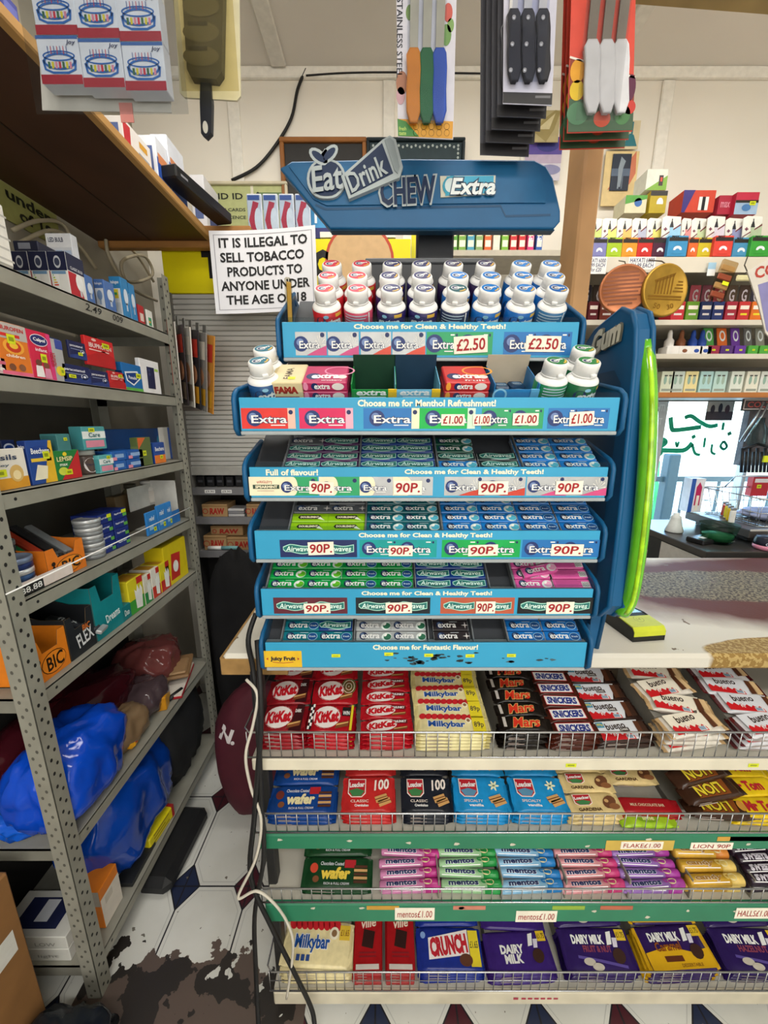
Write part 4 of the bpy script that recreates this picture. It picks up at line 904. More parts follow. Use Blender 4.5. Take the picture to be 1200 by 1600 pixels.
def lime(b, f, L_, W): b.ell(f, 0, 0, L_ * .2, W * .3, M('#7aa31c'), 1); b.text(f, 'lime', 0, 0, L_ * .2, W * .3, M('#e6f2b0'), 2)
def bourn(b, f, L_, W):                         # stands with its long side away from the aisle: L_ is the short side
    b.text(f, 'Bourn\nville', 0, W * .25, L_ * .86, W * .30, M('#ead9c4'), 1, .12, .2, .02); b.poly(f, [(-L_ * .22, -W * .16), (L_ * .18, -W * .20), (L_ * .26, W * .04), (-L_ * .14, W * .08)], M('#2d120f', .5), 1); b.rect(f, -L_ * .4, -W * .47, L_ * .4, -W * .40, M('#d9d2cc'), 1)
    for a in range(2): b.rect(f, -L_ * .3, -W * (.26 + a * .05), L_ * .3, -W * (.24 + a * .05), M('#7d1820'), 1)
def crunch(b, f, L_, W):
    b.poly(f, [(-L_ * .32, -W * .26), (L_ * .30, -W * .14), (L_ * .30, W * .42), (-L_ * .32, W * .22)], M('#e8e2e0'), 1); b.text(f, 'CRUNCH', -L_ * .01, W * .06, L_ * .58, W * .44, M('#b81f2e'), 2, .10, 0, .06)
    b.rect(f, L_ * .31, -W * .40, L_ * .46, W * .40, M('#e0cc2e'), 1); b.text(f, '£1.65', L_ * .385, W * .08, L_ * .12, W * .16, M('#2b2b2b'), 2); b.ell(f, L_ * .24, -W * .26, L_ * .10, W * .14, M('#5a3320', .5), 3); b.ell(f, -L_ * .40, W * .28, W * .08, W * .08, M('#7f9fd6'), 1)
def dairy(kind):
    def art(b, f, L_, W):
        tw = 'DAIRY\nMILK' if kind == 'p' else 'DAIRY MILK'
        if kind == 'c': b.poly(f, [(-L_ * .46, -W * .46), (L_ * .46, -W * .46), (L_ * .46, -W * .05), (L_ * .2, -W * .12), (-L_ * .1, W * .02), (-L_ * .46, -W * .10)], M('#d9a91c', .3), 0); b.text(f, 'Caramel', -L_ * .10, W * .02, L_ * .38, W * .20, M('#8a4a12'), 2, .02, .1, .03); b.rect(f, -L_ * .22, -W * .30, L_ * .04, -W * .18, M('#5b2a14'), 1); b.text(f, 'DESSERTABLE', L_ * .12, -W * .38, L_ * .3, W * .07, M('#7a4a12'), 2)
        b.text(f, tw, -L_ * .10, W * (.22 if kind != 'p' else -.05), L_ * (.46 if kind != 'p' else .36), W * (.20 if kind != 'p' else .42), WHITE, 2, 0, 0, .05)
        if kind in 'fh': b.text(f, 'FRUIT & NUT' if kind == 'f' else 'HAZELNUT', L_ * .0, W * .02, L_ * .40, W * .14, M('#8a3b52'), 2, 0, 0, .04); [b.ell(f, -L_ * .16 + i * L_ * .10, -W * .24 - W * .10 * i, L_ * .08, W * .08, M('#c9c1b4' if i < 2 else '#6a4a9a'), 2) for i in range(2)]; b.ribbon(f, [(-L_ * .3, -W * .14), (0, -W * .22), (L_ * .35, -W * .34)], W * .06, M('#5b4a9a'), 1)
        b.poly(f, [(L_ * .16, W * .10), (L_ * .20, W * .38), (L_ * .27, W * .40), (L_ * .23, W * .12)], WHITE, 2); b.poly(f, [(L_ * .24, W * .06), (L_ * .26, W * .26), (L_ * .33, W * .26), (L_ * .30, W * .06)], M('#d5d0e0'), 2)
        b.rect(f, L_ * .33, W * .20, L_ * .46, W * .44, M('#e0bd2c'), 2); b.text(f, '£1.75', L_ * .395, W * .32, L_ * .11, W * .12, M('#3a2a12'), 3); b.ell(f, L_ * .28, -W * .12, L_ * .09, W * .16, M('#3a2018', .5), 3, 12, .4)
    return art
def rollp(col, c2, word, L_=.142, r=.0098, tc='#22305f', end=None):
    b = B(); m = wr(col); mx = Matrix.Translation((0, 0, r)) @ Matrix.Rotation(PI / 2, 4, 'Y')
    b.lathe([(0, -L_ / 2), (r * .8, -L_ / 2), (r, -L_ / 2 + .003), (r, L_ * .24)], m, 16, mx=mx); b.lathe([(r, L_ * .24), (r, L_ / 2 - .003), (r * .8, L_ / 2), (0, L_ / 2)], wr(c2), 16, mx=mx)
    f = lambda x, y, l: Vector((x, r * sin(y / r) * (1 + l * .02), r + r * cos(y / r) * (1 + l * .02) + .0002))
    b.text(f, word, -L_ * .14, .001, L_ * .50, r * 1.0, M('#e9eef2'), 1, 0, 0, .07); b.text(f, word, -L_ * .14, .001, L_ * .49, r * .92, M(tc), 2, 0, 0, .045)
    b.ell(f, L_ * .29, .002, L_ * .07, r * .6, M('#e6d8a0'), 1); b.ell(f, L_ * .20, .004, L_ * .05, r * .5, M(c2), 2); b.rect(f, -L_ * .45, -.008, L_ * .2, -.0065, M('#ffffff'), 1, 1)
    return (b.mesh('mint_roll'), L_, r * 2, r * 2)
BARS = dict(
    kd=bar('kd', .098, .066, .0125, '#8f1620', lambda b, f, L_, W: kit(b, f, L_, W, 'DARK', dark=True)), kg=bar('kg', .100, .066, .0125, '#a81420', lambda b, f, L_, W: kit(b, f, L_, W, green=True), seed=2),
    kw=bar('kw', .098, .066, .0125, '#b01522', lambda b, f, L_, W: kit(b, f, L_, W, win=True), seed=3), kc=bar('kc', .108, .034, .015, '#b01522', lambda b, f, L_, W: kit(b, f, L_, W, chunk=True), seed=4),
    mb=bar('mb', .155, .045, .011, '#e3d9a4', milky, '#d9cd8e', 5), ma=bar('ma', .108, .033, .017, '#17120f', mars, None, 6), sn=bar('sn', .106, .033, .0175, '#4a1f14', snick, None, 7),
    bd=bar('bd', .132, .048, .015, '#33221d', bueno(True), '#2d1d18', 8), bw=bar('bw', .135, .050, .015, '#d9d3c8', bueno(False, True), '#c9a879', 9), bn=bar('bn', .135, .050, .015, '#d5d5da', bueno(), '#5a1a1c', 10),
    wb=bar('wb', .150, .060, .017, '#123f86', waf('b'), None, 11), lr=bar('lr', .118, .076, .014, '#c02a2a', loack('r'), None, 12), lk=bar('lk', .112, .076, .014, '#20242e', loack('k'), None, 13), lv=bar('lv', .122, .076, .014, '#1f8fce', loack('v'), None, 14),
    lg=bar('lg', .118, .044, .017, '#dcc48a', loack('g'), None, 15), li=bar('li', .150, .040, .022, '#3a2216', lion, None, 16), mt=bar('mt', .150, .042, .014, '#e3c21c', tomm, None, 17), fl=bar('fl', .150, .034, .018, '#a31a22', flake, None, 18), lm=bar('lm', .125, .030, .016, '#9cc52a', lime, None, 19),
    wg=bar('wg', .165, .062, .017, '#163f22', waf('g'), None, 20), mbb=bar('mbb', .178, .088, .0125, '#e6d8a6', lambda b, f, L_, W: milky(b, f, L_, W, True), None, 21), bo=bar('bo', .072, .135, .012, '#a3161c', bourn, None, 22, True), cr=bar('cr', .165, .082, .0125, '#1c2f8a', crunch, None, 23),
    dp=bar('dp', .168, .082, .0125, '#3a2272', dairy('p'), None, 24), df=bar('df', .180, .086, .0125, '#2e1b5c', dairy('f'), None, 25), dc=bar('dc', .178, .086, .0125, '#2f1a58', dairy('c'), '#d9a91c', 26), dh=bar('dh', .180, .086, .0125, '#2a1856', dairy('h'), None, 27),
    rp=rollp('#cf86b2', '#c43b8e', 'mentos'), rg=rollp('#a3cf9f', '#2f9c4e', 'mentos'), rb=rollp('#8fc0e2', '#2a7fc4', 'mentos'), rf=rollp('#dc9aa0', '#c83f7a', 'mentos'), ru=rollp('#9d74bf', '#a93fa0', 'mentos'),
    ho=rollp('#e3b54a', '#d4873a', 'candy', .130, .0125, '#a3762a'), hy=rollp('#d3a63a', '#e0c26a', 'candy', .130, .0125, '#a3762a'), hk=rollp('#2c1f2e', '#463a4a', 'SWEETS', .120, .0125, '#cfc8d4'))
def shift_for(X, y): return X
def column(lv, u, v, keys, pile, desc, cat, group, tilt=13, pitch=None, name='chocolate_bar', jit=.045, zt=None, back=0., under=None):
    """front pile of `pile` bars with keys[0] on top, further rows behind it a step higher"""
    z0 = LEV[lv][1]; th = R(tilt); rnd = random.Random(u + lv * 1000)
    me, Lx, W, H = BARS[keys[0]]; pitch = pitch or W * 1.0
    yf = RY + .007 + back + max(0., (pile * H) * sin(th)) * .9
    X = x_on(u, yf + W / 2, z0 + pile * H + .01); who = '%s tier' % ('top', 'second', 'third', 'bottom')[lv]
    for k in range(pile):                         # front pile, topmost last
        me, Lx, W_, H_ = BARS[keys[0]] if (k == pile - 1 or not under) else BARS[under]
        nrm = Vector((0, -sin(th), cos(th))); c = Vector((X + rnd.uniform(-.002, .002), yf + W / 2 * cos(th), z0 + .0015 + W / 2 * sin(th))) + nrm * (k * H)
        n = pile - 1 - k; lab = '%s, %s front pile, %s' % (desc[0] if not under or n == 0 else desc[-1], 'topmost of' if n == 0 else '%s down in' % ORD[n], who)
        tag(put(me, name, None, XF(c, th) @ Matrix.Rotation(rnd.uniform(-jit, jit) * (1 if n == 0 else .6), 4, 'Z')), lab, cat, group)
    top = Vector((X, yf + W / 2 * cos(th), z0 + .0015 + W / 2 * sin(th))) + Vector((0, -sin(th), cos(th))) * ((pile - 1) * H)
    for j in range(1, len(keys)):
        if keys[j] == ' ': continue
        me, Lx, W_, H_ = BARS[keys[j]]
        c = top + Vector((rnd.uniform(-.003, .003), cos(th) * pitch * j, sin(th) * pitch * j))
        tag(put(me, name, None, XF(c, th) @ Matrix.Rotation(rnd.uniform(-jit, jit), 4, 'Z')), '%s, %s row behind front pile, %s' % (desc[min(j, len(desc) - 1)], ORD[j - 1], who), cat, group)
    if len(keys) > 1:                            # inclined insert carrying the rows behind
        a = top + Vector((0, cos(th), sin(th))) * (pitch * .5) - Vector((0, -sin(th), cos(th))) * .0015; e = a + Vector((0, cos(th), sin(th))) * (pitch * (len(keys) - 1) + .004)
        b = B(); b.prism([(a.y, a.z), (e.y, e.z), (e.y, z0), (a.y, z0)], EAST(X + Lx * .46), Lx * .92, M('#8d8a82', .6)); rpart(b, 'riser')
KG = 'chocolate bars in the top tier'
column(0, 446, 1125, ['kd', 'kd', 'kd'], 5, ['dark red wafer bar pack with brown end'], 'chocolate bar', KG); column(0, 519, 1125, ['kw', 'kg', 'kg'], 5, ['red wafer bar pack with checkered edge', 'red wafer bar pack with green swirl'], 'chocolate bar', KG)
column(0, 604, 1125, ['kc'] * 6, 4, ['narrow red chunky wafer bar'], 'chocolate bar', KG); column(0, 706, 1125, ['mb'] * 5, 5, ['cream white chocolate bar with yellow end'], 'chocolate bar', KG, pitch=.037)
column(0, 818, 1125, ['ma'] * 7, 4, ['black chocolate bar with red script'], 'chocolate bar', KG); column(0, 893, 1125, ['sn'] * 7, 3, ['brown chocolate bar with white and blue panel'], 'chocolate bar', KG)
column(0, 969, 1125, ['bd', 'bd', 'bd', 'bd'], 2, ['dark wrapped bueno style bar with red wave'.replace('bueno style ', 'hazelnut ')], 'chocolate bar', KG, jit=.12, back=.01)
column(0, 1075, 1125, ['bw', 'bw', 'bw', 'bw'], 4, ['cream wrapped hazelnut bar with red wave'], 'chocolate bar', KG, jit=.22, pitch=.045); column(0, 1190, 1125, ['bn', 'bn', 'bn', 'bn'], 4, ['white wrapped hazelnut bar with red wave'], 'chocolate bar', KG, jit=.16, pitch=.045)
KG = 'biscuits and bars in the second tier'
column(1, 475, 1250, ['wb', 'wb', 'wb'], 3, ['blue chocolate wafer pack'], 'wafer pack', KG, name='wafer_pack', jit=.02); column(1, 577, 1250, ['lr', 'lr'], 4, ['red square wafer pack'], 'wafer pack', KG, name='wafer_pack', jit=.02)
column(1, 666, 1250, ['lk', 'lk'], 4, ['black square wafer pack'], 'wafer pack', KG, name='wafer_pack', jit=.02); column(1, 750, 1250, ['lv', 'lv'], 4, ['bright blue square wafer pack beside the black ones'], 'wafer pack', KG, name='wafer_pack', jit=.03)
column(1, 838, 1250, ['lv', 'lv'], 4, ['bright blue square wafer pack beside the cream ones'], 'wafer pack', KG, name='wafer_pack', jit=.03); column(1, 926, 1250, ['lg', 'lg', 'lg', 'lg'], 3, ['cream wafer bar next to the blue packs'], 'wafer pack', KG, name='wafer_pack', jit=.03)
column(1, 1008, 1265, ['fl', ' ', 'lg', 'lg'], 2, ['red milk chocolate bar', 'x', 'cream wafer bar behind the red bar', 'cream wafer bar behind the red bar'], 'chocolate bar', KG, jit=.03, back=.012)
column(1, 1012, 1285, ['lm'], 1, ['lime green wrapped bar'], 'chocolate bar', KG, jit=.02)
column(1, 1190, 1250, ['mt'] * 4, 3, ['yellow peanut bar'], 'chocolate bar', KG, jit=.05)
for i, (u, y, z, rz, rx) in enumerate(((1088, .735, .648, .22, .25), (1108, .705, .630, .16, .15), (1120, .690, .598, -.05, .1), (1095, .79, .665, .05, .25))):
    me = BARS['li'][0]; x = x_on(u, y, z)
    tag(put(me, 'chocolate_bar', None, XF((x, y, z), rx) @ Matrix.Rotation(rz, 4, 'Z')), 'dark brown lion yellow lettered bar '.replace('lion ', '') + ('tilted across the heap top', 'lying under the tilted bar', 'at the bottom of the brown heap', 'at the back of the brown heap')[i], 'chocolate bar', KG)
b = B(); b.box(x_on(1095, .72, .6) - .07, x_on(1095, .72, .6) + .07, .70, .86, LEV[1][1], LEV[1][1] + .02, M('#8d8a82', .6)); rpart(b, 'riser')
KG = 'sweets in the third tier'
column(2, 528, 1370, ['wg', 'wg', 'wg'], 2, ['dark green chocolate wafer pack'], 'wafer pack', KG, name='wafer_pack', jit=.02, tilt=16)
for u, k, d, n in ((641, 'rp', 'pink fruit mint roll', 8), (735, 'rg', 'green mint roll', 7), (830, 'rb', 'pale blue mint roll', 7), (925, 'rf', 'pink and yellow fruit mint roll', 7), (1020, 'ru', 'purple mint roll', 7), (1205, 'hk', 'dark wrapped sweet roll', 6)):
    column(2, u, 1370, [k] * (n + 1), 2, [d], 'sweet roll', KG, 16, .0198, 'mint_roll', .06)
column(2, 1113, 1370, ['hy', 'hy', 'ho', 'hy', 'ho', 'hy'], 2, ['gold sweet roll', 'gold sweet roll', 'orange sweet roll', 'gold sweet roll', 'orange sweet roll', 'gold sweet roll'], 'sweet roll', KG, 16, .026, 'mint_roll', .03)
for u in (683, 779, 876, 972, 1066, 1160):
    b = B(); x = x_on(u, .70, .40); b.box(x - .0015, x + .0015, .672, .95, LEV[2][1], LEV[2][1] + .055, M('#8f8b80', .6)); rpart(b, 'divider')
KG = 'large chocolate bars in the bottom tier'
column(3, 497, 1490, ['mbb', 'mbb'], 6, ['large cream white chocolate block'], 'chocolate bar', KG, 6); column(3, 575, 1490, ['bo'], 5, ['deep red dark chocolate block beside the cream ones'], 'chocolate bar', KG, 6, jit=.02); column(3, 624, 1490, ['bo'], 5, ['deep red dark chocolate block beside the blue ones'], 'chocolate bar', KG, 6, jit=.02)
column(3, 702, 1490, ['cr', 'cr'], 5, ['royal blue crisp chocolate block'], 'chocolate bar', KG, 8); column(3, 810, 1490, ['dp', 'dp', 'dp'], 4, ['purple milk chocolate block with stacked lettering'], 'chocolate bar', KG, 6)
column(3, 930, 1490, ['df', 'df'], 4, ['purple chocolate block with maroon second line'], 'chocolate bar', KG, 12); column(3, 1050, 1490, ['dc', 'dc'], 5, ['yellow and purple caramel chocolate block'], 'chocolate bar', KG, 8); column(3, 1172, 1490, ['dh', 'dh'], 4, ['dark purple nut chocolate block'], 'chocolate bar', KG, 12)
# ================================================================== GREY METAL SHELVING ON THE LEFT WALL
from mathutils import noise as NZ
SX, SB, SY0, SY1 = -.733, -1.035, .69, 1.44
LV = [1.747, 1.544, 1.320, 1.099, .891, .49, .11]
GREY = M('#8e8d82', .5, .0, .10, 16); GREY2 = M('#7d7c72', .5, 0, .12, 20)
unit = thing('metal_shelving', 'grey slotted angle metal shelving of seven shelves along the wall', 'shelving', (-.88, 1.06, 0))
def upart(b, n):
    o = b.build(n, unit); o.location = (.88, -1.06, 0); return o
for i, z in enumerate(LV):
    b = B(); b.box(SB, SX, SY0, SY1, z - .004, z, GREY); b.box(SX - .002, SX, SY0, SY1, z - .033, z + .0005, GREY, .0008); b.box(SB, SX, SY0, SY0 + .002, z - .033, z, GREY2); b.box(SB, SX, SY1 - .002, SY1, z - .033, z, GREY2)
    e = EAST(SX)
    for y in (SY0 + .06, SY1 - .02): b.ell(lambda x, y_, l: e(x + y, y_ + z - .016, l), 0, 0, .0035, .0035, BLACK, 0, 10)
    if i == 0:
        for s, u in (('2.49', 146), ('009', 184)): b.text(lambda x, y_, l, u=u: e(x + depth_on(u, SX, z - .016), y_ + z - .016, l), s, 0, 0, .058 if s != '009' else .042, .017, BLACK, 1, 0, .2)
    if i == 3: b.tube([(SX + .004, SY0 - .004, z + .030), (SX + .004, SY1 - .03, z + .044)], .0016, WHITE, 5)
    upart(b, 'shelf')
for y in (SY0 - .004, SY1):
    for x, s in ((SX + .003, 1), (SB, -1)):
        b = B(); d = 1 if y < 1 else -1; H = 1.93
        b.box(x - .002, x, y, y + d * .036, 0, H, GREY, .0004); b.box(x - s * .036, x, y, y + d * .002, 0, H, GREY, .0004)
        if s > 0:
            e = EAST(x); f = FRONT(min(y, y + d * .002))
            for k in range(int(H / .0175)):
                z = .012 + k * .0175
                b.ell(e, y + d * (.013 if k % 2 else .025), z, .0034, .0046, M('#1b1b1a', .7), 0, 8)
                b.ell(f, x - (.013 if k % 2 else .025), z, .0034, .0046, M('#55544d', .7), 0, 8)
        upart(b, 'post')
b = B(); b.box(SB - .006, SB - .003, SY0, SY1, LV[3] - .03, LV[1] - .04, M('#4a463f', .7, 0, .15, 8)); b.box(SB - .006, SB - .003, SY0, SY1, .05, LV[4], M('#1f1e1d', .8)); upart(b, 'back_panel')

def draw(b, f, w, h, ops):
    for o in ops:
        k = o[0]
        if k == 'r': b.rect(f, o[1] * w, o[2] * h, o[3] * w, o[4] * h, M(o[5], .4), o[6] if len(o) > 6 else 0)
        elif k == 'p': b.poly(f, [(x * w, y * h) for x, y in o[1]], M(o[2], .4), o[3] if len(o) > 3 else 1)
        elif k == 'e': b.ell(f, o[1] * w, o[2] * h, o[3] * w, o[4] * h, M(o[5], .4), o[6] if len(o) > 6 else 1, 16)
        elif k == 't': b.text(f, o[1], o[2] * w, o[3] * h, o[4] * w, o[5] * h, M(o[6], .45), 3, o[7] if len(o) > 7 else 0, 0, .02)
STK = lambda x, y: [('r', x - .13, y - .09, x + .13, y + .09, '#d6e01f', 4), ('r', x - .08, y - .04, x + .08, y + .04, '#8f9a14', 5)]
def boxat(name, label, cat, X0, X1, Y0, Y1, z, h, col, S=(), E=(), T=(), group=None, rz=0., c=.0015, open_=False):
    b = B(); cx, cy = (X0 + X1) / 2, (Y0 + Y1) / 2; w, d = abs(X1 - X0), abs(Y1 - Y0); m = M(col, .38, 0, .05, 30)
    b.box(-w / 2, w / 2, -d / 2, d / 2, 0, h, m, c)
    fs = planar((0, -d / 2, h / 2), (1, 0, 0), (0, 0, 1)); fe = planar((w / 2, 0, h / 2), (0, 1, 0), (0, 0, 1)); ft = planar((0, 0, h), (0, 1, 0), (-1, 0, 0))
    draw(b, fs, w * .98, h * .98, S); draw(b, fe, d * .98, h * .98, E); draw(b, ft, d * .96, w * .96, T)
    return tag(b.build(name, None, (cx, cy, z + .0008), (0, 0, rz)), label, cat, group)
def sbox(name, label, cat, z, ul, uc, ur, vt, col, S=(), E=(), T=(), Xc=-.75, wid=None, h=None, group=None, rz=0., vb=None):
    """box whose near vertical edge stands at picture column uc: south face to ul, east face to ur, top at row vt"""
    Yc = depth_on(uc, Xc, z); Yr = depth_on(ur, Xc, z)
    w = wid or abs(Xc - x_on(ul, Yc, z))
    if h is None: r = ray(uc, vt); h = max(.012, 1.45 + r.z * (Xc / r.x) - z)
    return boxat(name, label, cat, Xc - w, Xc, Yc, Yr, z, h, col, S, E, T, group, rz)
MB, LB = 'medicine box', 'light bulb box'
z = LV[0]
b = B(); b.box(-.045, .045, -.03, .03, 0, .135, M('#e4e2da', .4), .014); b.lathe([(.02, .135), (.02, .155), (0, .157)], M('#d5d3cb', .4), 16)
f = EAST(.045); [b.rect(f, -.02, .02 + i * .02, .02 - .006 * (i % 2), .024 + i * .02, M('#b9b7b0'), 0) for i in range(5)]
tag(b.build('plastic_bottle', None, (-.80, depth_on(8, -.76, z), z + .0008)), 'large white plastic bottle at the end of the bulb shelf', 'bottle')
EN = [('r', -.38, -.34, -.02, .0, '#e9e9e6', 1)] + [('r', -.34, -.04 - .055 * i, -.30 + .05 * i, -.01 - .055 * i, c_, 2) for i, c_ in enumerate(('#2f9c4e', '#8fbf3a', '#e3d22e', '#e39a2e', '#d5442e'))]
BT = [('r', -.5, .08, .5, .5, '#1c2140', 0), ('e', 0, .27, .2, .14, '#c9ccd2'), ('e', 0, .27, .15, .09, '#3a4058', 2), ('r', -.40, .0, .40, .07, '#6f94b8', 1)] + EN
Yb = depth_on(113, -.75, z); Xs = [x_on(u, Yb, z) for u in (27, 55, 84, 113)]
for i in range(3):
    boxat('bulb_box', ('navy topped bulb box furthest back of three', 'navy topped bulb box between two others', 'navy topped bulb box at the shelf edge with a red picture')[i], LB, Xs[i] + .001, Xs[i + 1] - .001, Yb, depth_on(140, -.75, z), z, .098, '#e4e4e0', BT + ([('t', '470', -.1, -.42, .3, .08, '#222222')] if i == 2 else []), [('r', -.5, .1, .5, .5, '#1c2140'), ('t', 'CLASSIC BULB', 0, .18, .7, .07, '#d8dae2'), ('p', [(-.5, .08), (-.05, .08), (.3, -.5), (-.5, -.5)], '#b8202e'), ('e', .1, -.1, .22, .2, '#eef0f0', 2), ('r', .04, -.42, .16, -.28, '#c9ccd2', 2)], group='bulb boxes on the top shelf')
boxat('bulb_box', 'dark bulb box lying on top of the navy topped boxes', LB, Xs[0] + .01, Xs[1] + .025, Yb + .004, Yb + .06, z + .099, .022, '#23263c', [('r', -.3, -.3, .2, .3, '#8b8f9c')])
sbox('bulb_box', 'tall white and blue bulb box standing behind the navy topped boxes', LB, z, 90, 128, 138, 376, '#dfe3ea', [('r', -.5, .32, .5, .5, '#e9ebef'), ('t', 'LED BULB', -.1, .42, .6, .06, '#3a4058'), ('r', -.45, -.2, .1, .28, '#7fa6d6'), ('r', .12, -.2, .45, .28, '#b9cbe4')], [('r', -.5, -.5, .5, .2, '#3a62a8')], Xc=-.80)
for i, (ul, uc, ur, vt, lab) in enumerate(((134, 138, 151, 431, 'blue and white bulb box next to the red picture box'), (152, 168, 184, 440, 'pale blue bulb box with a bulb drawing'), (178, 196, 207, 437, 'bright blue bulb box with an energy label'), (201, 208, 217, 446, 'bright blue bulb box behind the one with the label'))):
    sbox('bulb_box', lab, LB, z, ul, uc, ur, vt, '#4a6fae' if i < 2 else '#2f7fb8', [('r', -.4, -.45, .4, .22, '#dfe4ea')] + ([('r', -.3, -.02, .2, .2, '#e6d23a', 1), ('r', -.3, .06, .1, .12, '#3f9c4e', 2), ('r', -.3, -.4, .3, -.12, '#c9d3dc', 1)] if i == 2 else [('e', 0, .0, .26, .16, '#7f9cc8', 2), ('r', -.1, -.3, .1, -.14, '#9fb3d2', 2)]) + [('t', 'halogen', 0, .36, .7, .1, '#e6eaf0')], [('e', 0, .05, .3, .2, '#cfd9e6'), ('r', -.1, -.3, .1, -.1, '#b9c6d8', 1)], group='bulb boxes on the top shelf')
sbox('bulb_box', 'small red bulb box near the far post', LB, z, 215, 219, 228, 477, '#b3292c', [], [('r', -.3, -.3, .3, .1, '#d9c9c0')]); sbox('bulb_box', 'small white bulb box with green energy label by the far post', LB, z, 229, 232, 241, 485, '#e0e0da', [], [('r', -.3, -.35, .2, .1, '#3f9c6e'), ('r', -.3, -.2, .0, -.1, '#e3a32e', 1)])
# --- second shelf: painkillers
z = LV[1]
def nuro(main, top):
    return [('r', -.5, .2, .5, .5, top), ('t', 'NUROFEN', 0, .40, .8, .08, '#c22c2c'), ('r', -.4, .24, .25, .30, '#d5302c', 1), ('e', 0, .06, .34, .15, '#f2a93a'), ('e', 0, .06, .24, .11, '#c73a1c', 2), ('e', 0, .08, .14, .06, '#f0c23a', 3), ('t', 'children', 0, -.12, .6, .06, '#fff3e0'), ('e', -.16, -.34, .11, .07, '#7a4a32', 2), ('e', .16, -.33, .11, .07, '#8a573a', 2), ('r', -.5, -.5, .5, -.42, '#e56a8a', 2)] + STK(-.05, .2)
sbox('medicine_box', 'pink and white medicine box at the near end of the painkiller shelf', MB, z, -30, -4, 13, 558, '#d9b9bd', [], [('e', 0, -.2, .3, .1, '#e9e2da'), ('r', -.5, .1, .5, .3, '#c9627a')])
sbox('medicine_box', 'tall orange medicine box with a glowing circle', MB, z, -10, 5, 54, 503, '#e07a26', [], nuro('#e07a26', '#b9b4ae'))
CP_ = [('e', -.02, .32, .36, .11, '#1f2a6a'), ('e', -.02, .32, .38, .125, '#e6e2e8', .5), ('t', 'Calpol', -.02, .32, .5, .09, '#ffffff'), ('t', 'infant', .0, .12, .5, .07, '#f0d5de'), ('r', .32, -.5, .5, .5, '#d43a78'), ('e', -.2, -.16, .13, .07, '#6a4030', 2), ('e', .12, -.20, .13, .07, '#7a4a38', 2), ('p', [(-.38, -.46), (-.02, -.46), (-.06, -.22), (-.34, -.22)], '#e9e6e6', 2), ('p', [(-.02, -.48), (.3, -.48), (.26, -.26), (.02, -.26)], '#d98aa8', 3)] + STK(.05, -.05)
sbox('medicine_box', 'deep pink medicine box with an oval navy logo', MB, z, 42, 54, 90, 517, '#cf2448', [('r', -.5, -.5, .5, -.1, '#e2a9b8')], CP_)
sbox('medicine_box', 'silver medicine box with red upright lettering', MB, z, 80, 84, 107, 530, '#a9a9aa', [], [('t', 'NUROFEN', -.3, .0, .7, .16, '#b8242c', PI / 2), ('e', .1, -.25, .3, .12, '#e6c93a'), ('r', .0, .28, .5, .5, '#3a4a9a')] + STK(.2, -.25))
PA = lambda s: [('t', s, -.08, .22, .74, .18, '#e6e8f0'), ('r', -.42, .02, .30, .06, '#8a93b8', 1), ('e', .26, -.08, .13, .17, '#c9cfdc'), ('e', .26, -.08, .10, .13, '#2c3a6a', 2), ('e', .26, -.08, .05, .06, '#e9ebf0', 3), ('p', [(-.5, -.34), (.5, -.06), (.5, -.5), (-.5, -.5)], '#263a7a')]
IB = lambda s: [('t', s, 0, .22, .8, .16, '#f0dcd8'), ('e', -.2, .42, .08, .05, '#e6b8b0'), ('r', -.4, .04, .3, .08, '#f0c9c2', 1), ('p', [(-.5, -.2), (.1, .1), (.5, -.1), (.5, -.5), (-.5, -.5)], '#b81f24')] + STK(.2, .3)
sbox('medicine_box', 'navy painkiller box with a white ring, lower of two', MB, z, 97, 101, 144, 568, '#1d2556', [], PA('paracetamol') + STK(-.2, -.12)); sbox('medicine_box', 'navy painkiller box stacked on the ringed one', MB, z + .060, 106, 110, 137, 0, '#1a2150', [], PA('paracetamol') + STK(.1, -.2), h=.040)
sbox('medicine_box', 'navy painkiller box under the big red one', MB, z, 141, 144, 172, 578, '#1d2556', [], PA('paracetamol')); sbox('medicine_box', 'small red painkiller box under the big red one', MB, z, 169, 173, 198, 580, '#c5262a', [], IB('IBUPROFEN'))
sbox('medicine_box', 'big red painkiller box stacked above smaller boxes', MB, z + .052, 132, 138, 182, 0, '#cc2529', [], IB('IBUPROFEN'), h=.070)
sbox('medicine_box', 'bright blue painkiller box with a white shield', MB, z, 184, 195, 225, 567, '#1668ac', [('r', -.5, -.5, .5, .2, '#122a5c')], [('p', [(-.4, .18), (.28, .28), (.4, 0), (.0, -.30), (-.34, -.14)], '#e6eef4'), ('p', [(-.34, .13), (.22, .22), (.32, 0), (.0, -.24), (-.28, -.12)], '#143a80', 2), ('t', 'Panadol', -.02, .0, .42, .12, '#eef2f6'), ('r', -.5, -.5, .5, -.38, '#5fae4a')] + STK(.3, .1))
sbox('phone_box', 'white mobile phone box with a dark phone picture', 'phone box', z, 217, 224, 253, 561, '#e6e6e8', [], [('p', [(-.2, -.36), (.2, -.36), (.22, .30), (-.18, .30)], '#20264a'), ('e', -.06, .20, .06, .05, '#3a4168', 2), ('e', -.06, .08, .06, .05, '#3a4168', 2), ('r', .24, .2, .44, .28, '#a9cf5a', 1)])
sbox('medicine_box', 'blue medicine box standing behind the painkiller boxes', MB, z, 78, 82, 106, 528, '#2c4f9e', [], [('r', -.4, .0, .4, .2, '#cfd8ea')], Xc=-.80)
